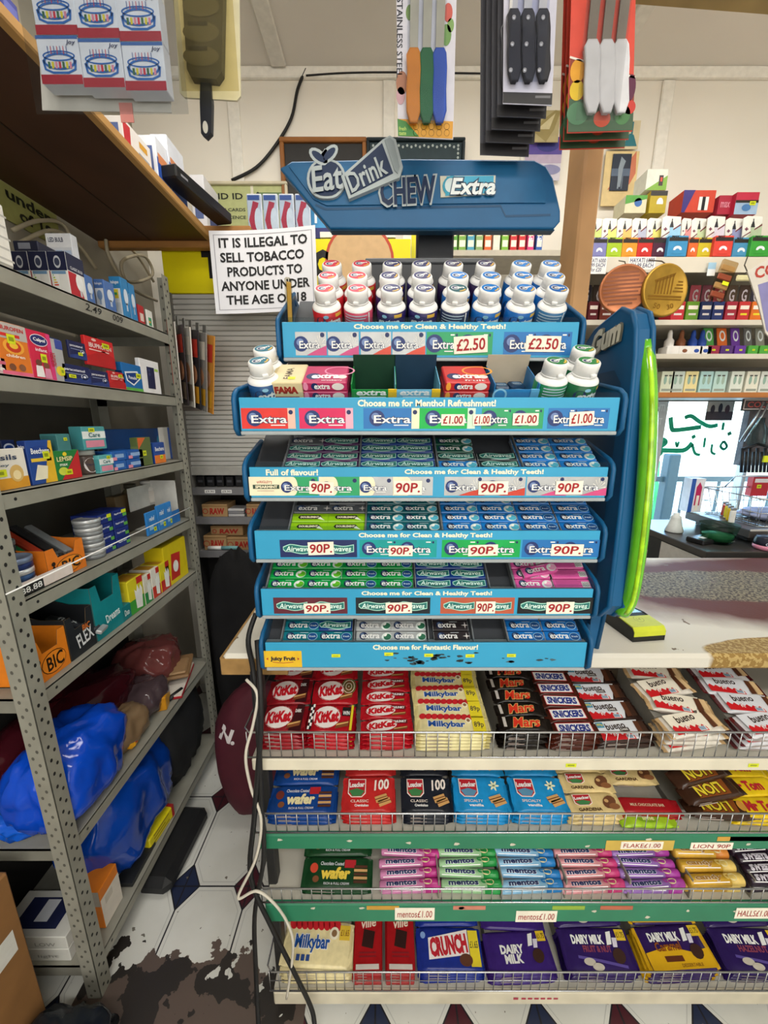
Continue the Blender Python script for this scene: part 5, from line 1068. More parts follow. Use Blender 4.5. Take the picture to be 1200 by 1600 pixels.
# --- third shelf: cold remedies
z = LV[2]
BE = [('e', .0, .26, .42, .13, '#1c3f8e'), ('t', 'Beechams', 0, .27, .72, .13, '#eef2f8'), ('r', -.4, .02, .4, .10, '#e6c23a', 1), ('p', [(.0, -.5), (.5, -.5), (.5, .5), (.38, .5)], '#e3b52a'), ('p', [(-.4, -.4), (.1, -.4), (.2, -.1), (-.2, -.05)], '#e9e3c9', 2)]
sbox('medicine_box', 'white and honey coloured lozenge box with yellow drop', MB, z, -60, -50, 49, 706, '#e6e2d8', [], [('t', 'Strepsils', -.05, .28, .8, .18, '#2a3a5a'), ('t', 'honey', .0, .1, .4, .08, '#5a6a7a'), ('r', -.5, -.5, .5, -.22, '#d99a2a'), ('e', .3, -.12, .12, .22, '#d8b36a', 2), ('e', .3, -.16, .07, .12, '#f0dca8', 3)] + STK(.0, -.08))
sbox('medicine_box', 'blue and yellow cold remedy box with a hot drink picture', MB, z, 40, 52, 91, 689, '#1f4796', [('r', -.5, -.5, .5, .5, '#16337a'), ('t', 'Beechams', 0, .38, .8, .08, '#e6e9f2')], BE + STK(.2, .16))
for i, (u0, u1) in enumerate(((-30, -6), (-5, 15), (16, 37))): sbox('medicine_box', ('navy cold remedy box deepest behind the lozenges', 'navy cold remedy box second behind the lozenges', 'navy cold remedy box nearest the blue and yellow box')[i], MB, z, u0 - 2, u0, u1, 688, '#1a2a5e', [], [('e', 0, .34, .4, .1, '#c9d3ea'), ('e', 0, .34, .3, .06, '#1c3f8e', 2)], Xc=-.795, wid=.05, group='navy cold remedy boxes behind the lozenges')
sbox('medicine_box', 'green and red hot lemon remedy box', MB, z, 84, 89, 129, 705, '#1f7a3a', [], [('p', [(.5, .5), (.5, -.5), (-.3, -.5)], '#c0262c'), ('t', 'LEMSIP', -.08, .22, .6, .16, '#f0e6a8'), ('e', -.05, .38, .08, .07, '#e3c92e'), ('e', -.2, -.2, .18, .14, '#c9d64a', 2), ('t', 'max', -.15, .02, .3, .08, '#e6efe0')] + STK(.0, -.25))
b = B(); b.lathe([(0, 0), (.026, 0), (.027, .003), (.027, .045), (.024, .05)], M('#5a4a44', .3), 20); b.lathe([(.0255, .05), (.0255, .062), (0, .063)], M('#c9c9c6', .35), 20); f = cyl(.027, -.35); b.ell(f, 0, .024, .017, .019, M('#e6dfe2'), 0, 16); b.text(f, 'Vapour', 0, .025, .024, .007, M('#2a2a4a'), 1); jar = b.build('ointment_jar', None, (-.79, depth_on(141, -.78, z), z + .0008)); tag(jar, 'brown glass ointment jar with a pale round label', 'jar')
TE = [('r', -.5, -.02, .5, .3, '#e6eeee'), ('r', -.4, -.4, .4, -.1, '#d98aa0'), ('t', 'Care', 0, .14, .5, .2, '#2f6a70')]
sbox('medicine_box', 'teal and pink medicine box beside the brown jar', MB, z, 146, 158, 180, 712, '#5fb0b4', [('r', -.5, -.4, .5, .3, '#4a9a9e')], TE + STK(.15, .36)); sbox('medicine_box', 'teal medicine box stacked over the jar', MB, z + .064, 113, 132, 168, 0, '#4f9ea4', [('r', -.5, -.5, .5, .5, '#3d868c')], TE + STK(-.1, .36), h=.058)
sbox('medicine_box', 'dull teal medicine box stacked over the hot lemon box', MB, z + .066, 66, 92, 113, 0, '#3f7a7c', [('r', -.4, -.4, .5, .4, '#356a6c')], STK(.1, .2), h=.04)
for i, (u0, u1, k) in enumerate(((178, 199, 0), (200, 226, 0), (176, 199, 1), (200, 224, 1))): sbox('medicine_box', ('small blue tablet box at the foot of the stack by the teal one', 'small blue tablet box at the foot by the olive box', 'small blue tablet box on the stack by the teal one', 'small blue tablet box on the stack by the olive box')[i], MB, z + k * .027, u0 - 2, u0, u1, 0, ('#2460b0', '#1f56a4')[i % 2], [], [('r', -.3, -.2, .3, .2, '#8fb0dc'), ('r', -.45, -.45, -.2, -.1, '#d98aa0', 1)], h=.0265, wid=.06, group='small blue tablet boxes')
sbox('medicine_box', 'olive green medicine box with an orange corner', MB, z, 208, 220, 240, 684, '#5a6a3a', [('r', -.5, -.5, .5, .2, '#6a7a48')], [('p', [(-.5, .5), (.1, .5), (-.5, .1)], '#d4622c')] + STK(-.1, -.05)); sbox('medicine_box', 'small blue and orange cold remedy box by the far post', MB, z, 236, 243, 260, 692, '#1f4796', [], [('t', 'Beechams', 0, .2, .8, .2, '#e9edf6'), ('r', -.5, -.5, .5, -.1, '#e07a2a')] + STK(.1, -.2))
sbox('display_tray', 'blue card display tray at the back of the cold remedy shelf', 'tray', z, 168, 174, 262, 671, '#1a4f96', [], [('e', .4, .1, .08, .2, '#2f8ab8')], Xc=-.86, wid=.02); sbox('display_card', 'plain white card at the far end of the cold remedy shelf', 'card', z, 250, 254, 270, 668, '#d5d5d0', [], [('r', .3, -.5, .5, .5, '#2450a0')], Xc=-.80, wid=.004)
# --- fourth shelf
z = LV[3]
def tin(r, h, body, lidc, band=None, txt=None):
    b = B(); b.lathe([(0, 0), (r, 0), (r, h * .55)], M(body, .3, .2), 24); b.lathe([(r, h * .55), (r + .0012, h * .56), (r + .0012, h * .95), (r, h), (r - .003, h), (r - .004, h - .0015), (0, h - .0015)], M(lidc, .28, .4), 24)
    if txt: b.text(cyl(r, -.6), txt, 0, h * .27, r * 1.5, h * .36, WHITE, 1)
    return b
sy = depth_on(38, -.77, z)
for i, (dx, dy, k, body, lidc, txt, lab) in enumerate(((0, 0, 0, '#24366e', '#d9dde2', 'PEPPERMINT', 'navy peppermint tin at the bottom of the near stack'), (0, 0, 1, '#3a5a8a', '#e4e6ea', None, 'blue and white tin in the middle of the near stack'), (0, .001, 2, '#24366e', '#8a99b8', None, 'navy lidded tin on top of the near stack'), (-.06, .03, 0, '#2a3438', '#3a4a50', None, 'dark tin at the foot of the back stack'), (-.06, .03, 1, '#2a3438', '#4a5a60', None, 'dark tin in the middle of the back stack'), (-.06, .03, 2, '#2a3438', '#3a4a50', None, 'dark tin topping the back stack'), (-.06, .03, 3, '#3f5560', '#9aa6aa', None, 'grey lidded tin highest of the back stack'))):
    tag(tin(.034, .024, body, lidc, None, txt).build('mint_tin', None, (-.785 + dx, sy + dy, z + .004 + k * .0245)), lab, 'tin', 'mint tins at the near end')
b = B(); mW = M('#e2d6d0', .5); b.box(-.045, .04, -.05, .09, 0, .002, mW); b.box(.038, .04, -.05, .09, 0, .030, mW); b.box(-.045, .04, -.05, -.048, 0, .030, mW); f = EAST(.040); b.rect(f, -.048, .002, .01, .022, M('#1d1d1f'), 0); b.text(f, '88.88', -.019, .012, .05, .013, WHITE, 1)
tag(b.build('card_tray', None, (-.785, sy + .012, z + .0008)), 'white card tray with black 88.88 price panel holding tins', 'tray')
def cutbox(name, label, X, Y0, Y1, z, w, h, col, inner, art=(), front=.45, back=1.25, side_art=()):
    """open shop carton: low cut front toward the aisle (+X), high back, sloping sides"""
    b = B(); d = Y1 - Y0; th = .0018; c = M(col, .42); k = M(inner, .7, 0, .1, 30)
    b.box(-w, 0, 0, d, 0, th, k)
    for y, o in ((0, 0), (d, 1)):
        P = [(-w, 0), (0, 0), (0, h * front * 1.5), (-w * .25, h * front * 1.5), (-w * .75, h * back * .9), (-w, h * back)]
        b.prism(P, planar((0, y if not o else y, 0), (1, 0, 0), (0, 0, 1)), th / 2, c); b.prism(P, planar((0, y + th * .6, 0), (1, 0, 0), (0, 0, 1)), th / 2, k)
    F_ = [(0, 0), (d, 0), (d, h * front * 1.5), (d * .8, h * front * 1.5), (d * .72, h * front), (d * .28, h * front), (d * .2, h * front * 1.5), (0, h * front * 1.5)]
    b.prism(F_, EAST(th), th / 2, c); b.prism(F_, EAST(th / 2), th / 2, k); b.box(-w, -w + th, 0, d, 0, h * back, k)
    e = planar((th, d / 2, h * front / 2), (0, 1, 0), (0, 0, 1)); draw(b, e, d, h * front, art); s_ = planar((-w / 2, -.0004, h * .35), (1, 0, 0), (0, 0, 1)); draw(b, s_, w, h * .6, side_art)
    return tag(b.build(name, None, (X, Y0, z + .0008)), label, 'carton')
BIC = [('e', .05, .0, .36, .40, '#2a1a10'), ('e', .05, .0, .345, .37, '#e88a24', 2), ('t', 'BIC', .08, .0, .48, .52, '#20140c'), ('e', -.36, .02, .04, .16, '#20140c', 2), ('e', -.36, .28, .05, .1, '#20140c', 2)]
y0 = depth_on(80, -.75, z); y1 = depth_on(136, -.75, z)
cutbox('lighter_carton', 'orange open lighter carton on the shelf below the cold remedies', -.752, y0, y1, z, .19, .10, '#df7a22', '#6d4a2c', BIC, .5, .95)
for i, (c_, lab) in enumerate((('#1f6a3c', 'dark green'), ('#a83a24', 'red'), ('#2b2b2d', 'black'), ('#7d8286', 'clear grey'))):
    b = B(); b.box(-.085, .05, -.010, .010, 0, .016, M(c_, .25), .004); b.box(.05, .068, -.009, .009, .001, .015, M('#8f9294', .25, .8), .002); b.lathe([(0, -.004), (.005, -.004), (.005, .004), (0, .004)], BLACK, 10, (0, 0, 0), True, Matrix.Translation((.066, 0, .012)) @ Matrix.Rotation(PI / 2, 4, 'X'))
    tag(b.build('gas_lighter', None, XF((-.855 + .012 * i, y0 + .022 + i * .026, z + .075 - .006 * i), 0, -.25, .42)), lab + ' long gas lighter sticking out of the orange carton', 'lighter', 'lighters in the orange carton')
sy = depth_on(148, -.78, z)
for k in range(5): tag(tin(.030, .021, '#8b8f92', '#c9ccce').build('mint_tin', None, (-.785 + .001 * (k % 2), sy, z + .0008 + k * .0213)), 'silver tin, %s from the bottom of the stack beside the orange carton' % ORD[k], 'tin', 'silver tins')
for i in range(2):
    for k in range(4):
        ya = depth_on(166 + i * 21, -.76, z); yb_ = depth_on(186 + i * 22, -.76, z)
        boxat('medicine_box', 'navy tablet box, %s up in the %s stack beside the silver tins' % (ORD[k], ('nearer', 'farther')[i]), MB, -.84, -.765, ya, yb_ - .002, z + k * .0275, .0268, '#1c2f7c', [('r', -.4, -.3, .4, .3, '#24398a')], [('t', 'Rapid relief', -.1, .1, .6, .25, '#dfe6f4'), ('r', .2, -.35, .48, .0, '#5fae4a')] + ([('r', .1, .05, .45, .42, '#d6e01f', 4)] if k > 2 else []), group='navy tablet boxes in two stacks')
sbox('backing_carton', 'plain brown carton standing behind the navy tablet boxes', 'carton', z, 180, 188, 230, 775, '#6d5a3e', Xc=-.86, wid=.03)
def pill(name, lab, X, u, body, lidc, labc, r=.026, h=.085):
    b = B(); b.lathe([(0, 0), (r, 0), (r, h * .68), (r * .62, h * .80), (r * .62, h * .84)], M(body, .35), 22); b.lathe([(r * .7, h * .84), (r * .7, h), (0, h)], M(lidc, .4), 18); b.lathe([(r + .0004, h * .1), (r + .0006, h * .11), (r + .0006, h * .58), (r + .0004, h * .6)], M(labc, .4), 22)
    return tag(b.build(name, None, (X, depth_on(u, X, z), z + .0008)), lab, 'bottle')
boxat('bottle_riser', 'dark carton block under the pill bottles', 'carton', -.93, -.84, depth_on(190, -.86, z), depth_on(262, -.86, z), z, .062, '#3a352e')
zz = z; z = zz + .063; pill('pill_bottle', 'white pill bottle with a dark red banded label', -.865, 232, '#e4e2dc', '#e4e2dc', '#d9d4cc'); pill('pill_bottle', 'brownish green bottle next to the white pill bottle', -.875, 208, '#5f5a40', '#4a4638', '#8a8460'); z = zz
for i, (u0, u1, h_) in enumerate(((232, 248, .075), (249, 262, .085), (262, 271, .085))): sbox('medicine_box', 'sky blue remedy box, %s from the white tray' % ('third', 'second', 'first')[i], MB, z, u0 - 3, u0, u1, 0, '#2f7fc8', [], [('t', 'relief', 0, .2, .5, .2, '#e6f0f8'), ('r', -.3, -.3, .1, -.1, '#8fc0e6')] + STK(.2, -.3), h=h_, group='sky blue remedy boxes')
b = B(); mW = M('#cfcfca', .5); b.box(0, .002, 0, .13, 0, .045, M('#2a6fb8')); b.box(-.09, 0, .128, .13, 0, .15, mW); b.box(-.092, -.09, 0, .13, 0, .14, mW); b.box(-.09, 0, 0, .13, 0, .002, mW); b.text(EAST(.002), 'Nytol', .04, .022, .05, .02, WHITE, 1); b.ring(EAST(.002), .04, .022, .032, .017, .002, WHITE, 1)
tag(b.build('card_tray', None, (-.757, depth_on(250, -.757, z), z + .0008)), 'white and blue display tray at the far end behind the sky blue boxes', 'tray')
# --- fifth shelf: cartons
z = LV[4]
y = [depth_on(u, -.752, z) for u in (58, 110, 112, 151, 153, 195)]
cutbox('lighter_carton', 'orange open carton with a low cut front beside the near post', -.752, y[0], y[1], z, .22, .105, '#e07f1e', '#7a5f40', BIC, .62, 1.0)
cutbox('razor_carton', 'black open carton with white lettering between the orange and teal ones', -.752, y[2], y[3], z, .22, .13, '#23262a', '#6f5a3e', [('t', 'FLEX', .1, .05, .62, .5, '#d9dcde', .15), ('t', 'BIC', .2, .38, .3, .22, '#d9722a')], .55, 1.15)
cutbox('teal_carton', 'teal open carton with a notched front', -.752, y[4], y[5], z, .20, .16, '#14838a', '#6b4a30', [('t', 'Dreams', .1, -.05, .5, .24, '#dfeeee', .1)], .62, 1.10)
for i, (c_, lab) in enumerate((('#2a3a5a', 'navy'), ('#7f8a90', 'silver'), ('#3a3d42', 'charcoal'))):
    b = B(); b.box(-.06, .06, -.012, .012, 0, .014, M(c_, .25), .004); b.text(TOP(.014), 'flex 3', 0, 0, .07, .014, M('#cfd6da'), 1); b.box(.06, .075, -.018, .018, .002, .012, M('#b9bcbe', .3, .5), .002)
    tag(b.build('razor_pack', None, XF((-.845 + .02 * i, y[2] + .02 + .03 * i, z + .05), 0, .2, .35)), lab + ' razor pack lying in the black carton', 'razor pack', 'razors in the black carton')
for i, (u, lab) in enumerate(((76, 'nearer'), (92, 'farther'))):
    b = B(); b.box(-.05, .05, -.013, .013, 0, .02, M('#c8451f' if i else '#d9c92b', .3), .005); tag(b.build('candle_lighter', None, XF((-.90, depth_on(u, -.752, z) + .1, z + .125), 0, .3, .2)), ('red' if i else 'yellow') + ' lighter sleeve on top of the black carton heap, %s one' % lab, 'lighter')
sbox('plaster_box', 'small teal box beside the notched teal carton', 'box', z, 190, 193, 207, 948, '#17767c', [], [('t', 'Duo', 0, 0, .5, .4, '#dfeeee')], wid=.08)
SF = lambda c_: [('r', -.5, -.5, .5, -.1, c_), ('p', [(-.1, -.4), (.3, -.45), (.42, .1), (.3, .25), (.2, .1), (.1, .3), (.0, .1), (-.12, .2)], '#e9ebe4', 3), ('r', .1, .3, .5, .5, '#c0302a', 1)]
for i, (u0, u1, vt, c_, a) in enumerate(((206, 228, 906, '#d9cc2a', '#3f9c3a'), (229, 240, 898, '#d9d5c4', '#2f8a4a'), (241, 253, 888, '#e0dcd0', '#c23a2a'), (254, 268, 880, '#d9cc2a', '#c0302a'))):
    sbox('glove_box', ('yellow and green', 'pale green fronted', 'white and red', 'yellow and red')[i] + ' box with a white hand picture', 'glove box', z, 176 + 16 * i, u0, u1, vt, c_, [('r', -.3, -.3, .3, .2, '#e6dc4a')], SF(a), [('r', -.4, -.4, .4, .4, '#b9892a')])
sbox('glove_box', 'large bright yellow carton with a red patch at the far end', 'carton', z, 232, 262, 295, 852, '#d9c41c', [('r', -.4, -.1, .4, .2, '#c8b21a')], [('p', [(-.3, -.4), (.1, -.4), (.2, .2), (-.2, .25)], '#c0302a'), ('e', -.05, -.1, .12, .15, '#e9ebe4', 2)])
# --- crumpled bags and cloth on the two lowest shelves
def lump(name, label, cat, X, Y, z, sx, sy, sz, col, r=.18, amp=.35, freq=2.2, seed=0, sq=3., n=22, var=.1, rz=0., mat=None, ry=0., rx=0.):
    b = B(); vs = []; fs = []; m = mat or M(col, r, 0, var, 11, .5)
    for i in range(n + 1):
        for j in range(2 * n):
            th = PI * i / n; ph = PI * j / n
            q = Vector((sin(th) * cos(ph), sin(th) * sin(ph), cos(th)))
            k = 1 / (abs(q.x) ** sq + abs(q.y) ** sq + abs(q.z) ** sq) ** (1 / sq)
            p = q * k; p2 = Vector((p.x * freq, p.y * freq, p.z * freq * .4)) + Vector((seed * 3.1, seed * 1.7, 0)); d = amp * (.35 - abs(NZ.noise(p2)) * 1.1 + .35 * abs(NZ.noise(p2 * 2.6)) + .10 * NZ.noise(p2 * 6))
            p = p * (1 + d) if p.z > -.9 else p * (1 + d * .3)
            vs.append((p.x * sx, p.y * sy, max(-1., p.z) * sz + sz))
    for i in range(n):
        for j in range(2 * n): a, c = i * 2 * n + j, i * 2 * n + (j + 1) % (2 * n); fs.append((a, a + 2 * n, c + 2 * n, c))
    b.add(vs, fs, m, True)
    return tag(b.build(name, None, (X, Y, z + .001), (rx, ry, rz)), label, cat)
z = LV[5]
lump('plastic_bag', 'bright blue plastic bag bulging beside the near post', 'bag', -.815, .83, z, .09, .13, .10, '#0d48c4', .12, .26, 1.7, 1, n=30)
lump('plastic_bag', 'flat blue and white plastic bag lying in front of the near post', 'bag', -.92, .76, z, .10, .06, .03, '#1458c8', .15, .5, 3, 2)
lump('shrink_wrap', 'dark red goods in clear shrink wrap behind the blue bag', 'bag', -.93, .96, z, .10, .22, .09, '#3d1018', .1, .3, 2, 3)
lump('paper_bag', 'crumpled brown paper and clear wrap beside the blue bag', 'bag', -.80, 1.0, z, .05, .07, .05, '#80694e', .3, .30, 1.7, 4)
lump('clear_bag', 'crumpled clear bag of dark goods in the middle of the shelf', 'bag', -.83, 1.13, z, .07, .08, .05, '#4a3c40', .08, .30, 1.6, 5)
lump('clear_bag', 'red and white crinkled bag at the far end of the shelf', 'bag', -.90, 1.30, z, .10, .10, .075, '#6e3a38', .10, .32, 1.8, 6)
b = B(); b.box(-.06, .06, -.075, .075, 0, .012, M('#8a6a48', .5), .004); b.box(-.055, .05, -.065, .035, .012, .022, M('#9a7a56', .5), .005); tag(b.build('folded_pouch', None, XF((-.81, 1.31, z + .036), 0, .35)), 'tan folded pouch on the red folder', 'pouch')
b = B(); b.box(-.085, .07, -.10, .10, 0, .010, M('#a01824', .4), .002); b.box(-.08, .068, -.098, .102, .010, .014, M('#d9d2c8', .5)); b.box(-.02, .0, -.07, -.05, .0142, .0146, M('#d6c93a')); tag(b.build('red_folder', None, XF((-.815, 1.27, z + .001), 0, .25)), 'red folder lying near the far post', 'folder')
b = B(); b.box(-.022, .022, -.03, .03, 0, .05, M('#c98a1c', .3), .002); b.rect(EAST(.022), -.028, .002, .028, .048, M('#d69c2a', .3), 0); tag(b.build('spice_box', None, (-.775, 1.155, z + .001), (0, 0, .3)), 'small golden yellow box standing near the shelf edge', 'box')
b = B(); b.box(-.02, .02, -.028, .028, 0, .045, M('#d99a1a', .35), .012); b.ell(EAST(.02), -.004, .026, .012, .010, M('#c0302a'), 0); b.box(-.014, .014, .026, .036, .026, .044, BLACK, .004); b.box(-.008, .008, .028, .05, .004, .007, M('#a9a9a4', .3, .6)); tag(b.build('tape_measure', None, (-.772, .985, z + .001), (0, 0, .15)), 'yellow tape measure with a red dot at the shelf edge', 'tape measure')
b = B(); b.box(-.015, .015, -.025, .025, 0, .02, M('#9a7f62', .6), .006); b.box(-.008, .008, -.012, .012, .02, .021, M('#d6e01f')); tag(b.build('cork_block', None, (-.768, .90, z + .001), (0, 0, -.2)), 'small tan block with a yellow price sticker', 'block')
b = B(); b.lathe([(0, -.03), (.009, -.03), (.009, .03), (0, .03)], BLACK, 12, mx=Matrix.Translation((0, 0, .009)) @ Matrix.Rotation(PI / 2, 4, 'Y')); tag(b.build('battery', None, (-.752, 1.20, z + .001), (0, 0, 1.2)), 'small black cylinder beside the red folder', 'battery')
z = LV[6]
lump('plastic_bag', 'dark shiny blue plastic sack on the lowest shelf', 'bag', -.84, .98, z + .02, .10, .17, .15, '#0a3fa0', .1, .28, 1.7, 8, n=30)
lump('black_jacket', 'black cloth jacket hanging over the lowest shelf toward the aisle', 'jacket', -.83, 1.26, z + .0, .085, .16, .17, '#161719', .85, .3, 2.2, 9, 2.4, var=.2)
b = B(); b.box(-.028, .028, -.06, .06, 0, .045, M('#d6c81c', .3), .004); b.box(-.0282, .0282, .05, .061, 0, .046, M('#a3282a', .3)); [b.rect(EAST(.028), -.04, .01 + .012 * i, .035 - .02 * (i % 2), .015 + .012 * i, M('#8f7a1a'), 0) for i in range(3)]
tag(b.build('yellow_packet', None, (-.77, 1.02, z + .001), (0, 0, -.1)), 'yellow packet with a red end on the lowest shelf', 'packet')
boxat('orange_box', 'orange and grey carton at the near end of the lowest shelf', 'carton', -.83, -.757, .765, .835, z, .13, '#d87a1e', [('r', -.5, .1, .5, .5, '#a9a59c')], [('r', -.5, -.5, .5, .25, '#dfd8cc'), ('r', -.3, .0, .1, .18, '#c9c2b4', 1)])
for i in range(2): boxat('white_carton', ('long white carton beneath another at the shelving foot', 'long white carton with a navy top at the shelving foot')[i], 'carton', -.98, -.80, .70, .80, z + i * .042, .041, '#cfcfc8', [('t', 'LOW' if i else 'light', .2, -.1, .3, .3, '#9a9a94')], [], [('r', -.35, -.3, .35, .35, '#22284a'), ('r', -.2, -.1, .3, .1, '#cfd3d8', 1)] if i else [])
boxat('white_sheet', 'white sheets of card lying on the lowest shelf', 'paper', -.93, -.80, .84, 1.04, z, .022, '#d2d2cc'); boxat('dark_tray', 'flat black tray on the lowest shelf edge', 'tray', -.80, -.745, .86, .98, z, .014, '#26282a')
b = B(); b.box(-.06, .05, -.13, .13, 0, .062, M('#1c1d1f', .5), .02); tag(b.build('black_case', None, (-.712, 1.03, .001), (0, 0, -.05)), 'black soft case on the tiled floor against the shelving', 'case')
b = B(); b.box(-.10, .10, -.1, .1, 0, .50, M('#8a6238', .7, 0, .12, 12), .004); b.rect(EAST(.10), .02, .30, .08, .36, M('#d9d9d2'), 1); tag(b.build('cardboard_box', None, (-.925, .545, .001), (0, 0, -.05)), 'brown cardboard box standing on the floor before the near post', 'cardboard box')
lump('dark_bag', 'dark see through rubbish bag on the floor beside the cardboard box', 'bag', -.72, .56, 0, .10, .07, .06, '#20252b', .2, .35, 2.4, 12)
# magazines hung at the end of the shelving
mags = ['#b5452f', '#c9c4bc', '#3a3236', '#d9d4c8', '#2a2a30', '#8f8a84', '#c98a3a']
for i, c_ in enumerate(mags):
    b = B(); b.box(-.07, .07, 0, .004, 0, .27, M(c_, .25), .001); f = FRONT(0)
    b.rect(f, -.06, .18, .06, .24, M('#e0d6c4' if i % 2 else '#c0392a'), 0); b.rect(f, -.06, .02, .06, .08, M('#d9a02a' if i > 3 else '#7a6a5a'), 0); b.ell(f, .01, .12, .04, .035, M('#c98f6a'), 0)
    b.box(-.012, .012, .0, .003, .27, .30, M('#8a8a86', .3, .5))
    tag(b.build('hanging_magazine', None, (x_on(268 + i * 7, 1.50, 1.6), 1.50 + .003 * i, 1.535 - .006 * i), (0, R(4 + i * 1.5), R(-58 + 3.2 * i))), '%s card pack, %s of the packs hung on the far post' % (('red orange', 'white', 'dark brown', 'cream', 'black', 'grey', 'ochre')[i], ORD[i]), 'card pack', 'card packs hung on the far post')
b = B(); b.box(-.05, .06, 0, .003, 0, .22, M('#7a7068', .5)); b.rect(FRONT(0), -.045, .12, .055, .21, M('#5d2f56'), 0); [b.rect(FRONT(0), -.04, .015 + .018 * i, .05, .02 + .018 * i, M('#a9a096'), 0) for i in range(5)]
tag(b.build('backing_poster', None, (x_on(300, 1.57, 1.6), 1.565, 1.50)), 'purple topped grey leaflet behind the hung card packs', 'leaflet')
# ================================================================== TOBACCO CABINET BEHIND THE COUNTER
GY = 1.62
gan = thing('shutter_cabinet', 'grey roller shutter cabinet with a bright yellow header panel', 'cabinet', (-.36, 1.75, 0))
def gpart(b, n, lab=None, parent=None):
    o = b.build(n, parent or gan)
    if not parent: o.location = (.36, -1.75, 0)
    if lab: o['label'] = lab
    return o
gx0, gx1 = -.835, .10; gz = lambda v: atY(300, v, GY).z
zt, zh, zs, zb = gz(373), gz(458), gz(735), gz(869)
b = B(); b.box(gx0, gx1, GY + .02, 1.90, zh, zt, M('#5d5a50', .6)); b.box(gx0, gx1, GY, GY + .02, zh, zt, M('#e6d80c', .4, 0, .03, 10), .002)
f = FRONT(GY); hx, hz = atY(322, 413, GY).x, atY(322, 413, GY).z
b.text(f, 'TOBACCO', hx + .235, hz, .50, .10, BLACK, 1, 0, 0, .06)
b.ell(f, atY(562, 410, GY).x, hz + .01, .13, .13, M('#b5422a'), 1, 28); b.ell(f, atY(562, 410, GY).x, hz + .01, .12, .12, M('#c9a678'), 2, 28)
gpart(b, 'header_panel')
b = B(); ns = 36; sh = M('#b7b6b1', .45, .1, .04, 8)
for i in range(ns):
    a = zs + (zh - zs) * i / ns; c = zs + (zh - zs) * (i + 1) / ns
    b.prism([(a, GY + .012), (a + (c - a) * .15, GY + .006), (a + (c - a) * .85, GY + .006), (c, GY + .012)], (lambda x, y, l: Vector((gx1 + (l + 1) * LS, y, x))), gx1 - gx0 - .02, sh, True)
b.box(gx0 + .01, gx1, GY, GY + .02, zs - .02, zs + .015, M('#a3a29c', .45)); gpart(b, 'shutter')
b = B(); b.box(gx0, gx0 + .02, GY - .01, 1.90, zb, zh, M('#6b6a66', .5)); b.box(gx1 - .02, gx1, GY, 1.90, zb, zh, M('#6b6a66', .5)); b.box(gx0, gx1, 1.885, 1.90, zb, zh, M('#2c2b2a', .7)); gpart(b, 'side_panel')
for v in (762, 808, 860):
    b = B(); z = gz(v); b.box(gx0 + .02, gx1 - .02, GY - .004, 1.88, z - .006, z, M('#7f7f7c', .45)); b.box(gx0 + .02, gx1 - .02, GY - .008, GY - .002, z - .03, z + .002, M('#77777a', .4))
    if v == 762:
        for u in (328, 354): x = x_on(u, GY - .008, z - .014); b.rect(FRONT(GY - .008), x - .022, z - .022, x + .022, z - .008, WHITE, 1); b.text(FRONT(GY - .008), '£9.90', x, z - .015, .036, .008, BLACK, 2)
    gpart(b, 'shelf')
b = B(); b.box(gx0, gx1, GY + .06, 1.90, 0, zb - .03, M('#141313', .8)); b.box(gx0, gx0 + .02, GY, GY + .06, 0, zb, M('#141313', .8)); b.box(gx1 - .02, gx1, GY, GY + .06, 0, zb, M('#141313', .8)); gpart(b, 'base')
def raw(u0, u1, vt, vb, lab, z, y=GY + .004):
    x0, x1 = x_on(u0, y, z), x_on(u1, y, z); h = atY(u0, vt, y).z - z
    b = B(); b.box(x0, x1, y, y + .10, z + .001, z + h, M('#a3835a', .6), .001); f = FRONT(y); cx = (x0 + x1) / 2
    b.text(f, 'RAW', cx + .01, z + h * .45, (x1 - x0) * .6, h * .5, M('#a3281f'), 1, 0, .1, .05); b.ring(f, x0 + (x1 - x0) * .12, z + h * .45, h * .22, h * .22, .003, M('#a3281f'), 1, 12); b.rect(f, x0, z + h * .82, x1, z + h * .9, M('#8a6a42'), 1)
    tag(b.build('paper_carton'), lab, 'carton', 'rolling paper cartons in the cabinet')
z1, z2 = gz(808), gz(860)
raw(317, 356, 788, 808, 'brown paper carton with red lettering on the upper cabinet shelf', z1); raw(386, 410, 788, 808, 'brown paper carton half hidden by the blue trays on the upper cabinet shelf', z1)
raw(320, 355, 837, 860, 'brown paper carton with red lettering on the lower cabinet shelf', z2); raw(356, 398, 840, 860, 'brown paper carton to the inner side of the lower cabinet shelf', z2); raw(330, 380, 822, 836, 'flat brown carton lying on the lower cartons', z2 + .060, GY + .03)
b = B(); x = x_on(370, GY + .01, z1); [b.box(x - .035, x + .035, GY + .005, GY + .08, z1 + .001 + i * .012, z1 + .012 + i * .012, M(('#c9c9cc', '#8f9096', '#d5d5d8')[i], .25, .3), .002) for i in range(3)]; tag(b.build('foil_packet'), 'silver packets piled between brown cartons in the cabinet', 'packet')
b = B(); x0, x1 = x_on(326, GY - .0, z2), x_on(372, GY, z2); b.tube([(x0, GY - .0, z2 + .012), (x0 + (x1 - x0) * .45, GY, z2 + .012)], .0085, M('#d5d8d6', .3), 10); b.tube([(x0 + (x1 - x0) * .45, GY, z2 + .012), (x1, GY, z2 + .012)], .0085, M('#6fa3a8', .3), 10); tag(b.build('marker_tube'), 'white and teal tube lying before the brown cartons', 'tube')
zz = gz(762)
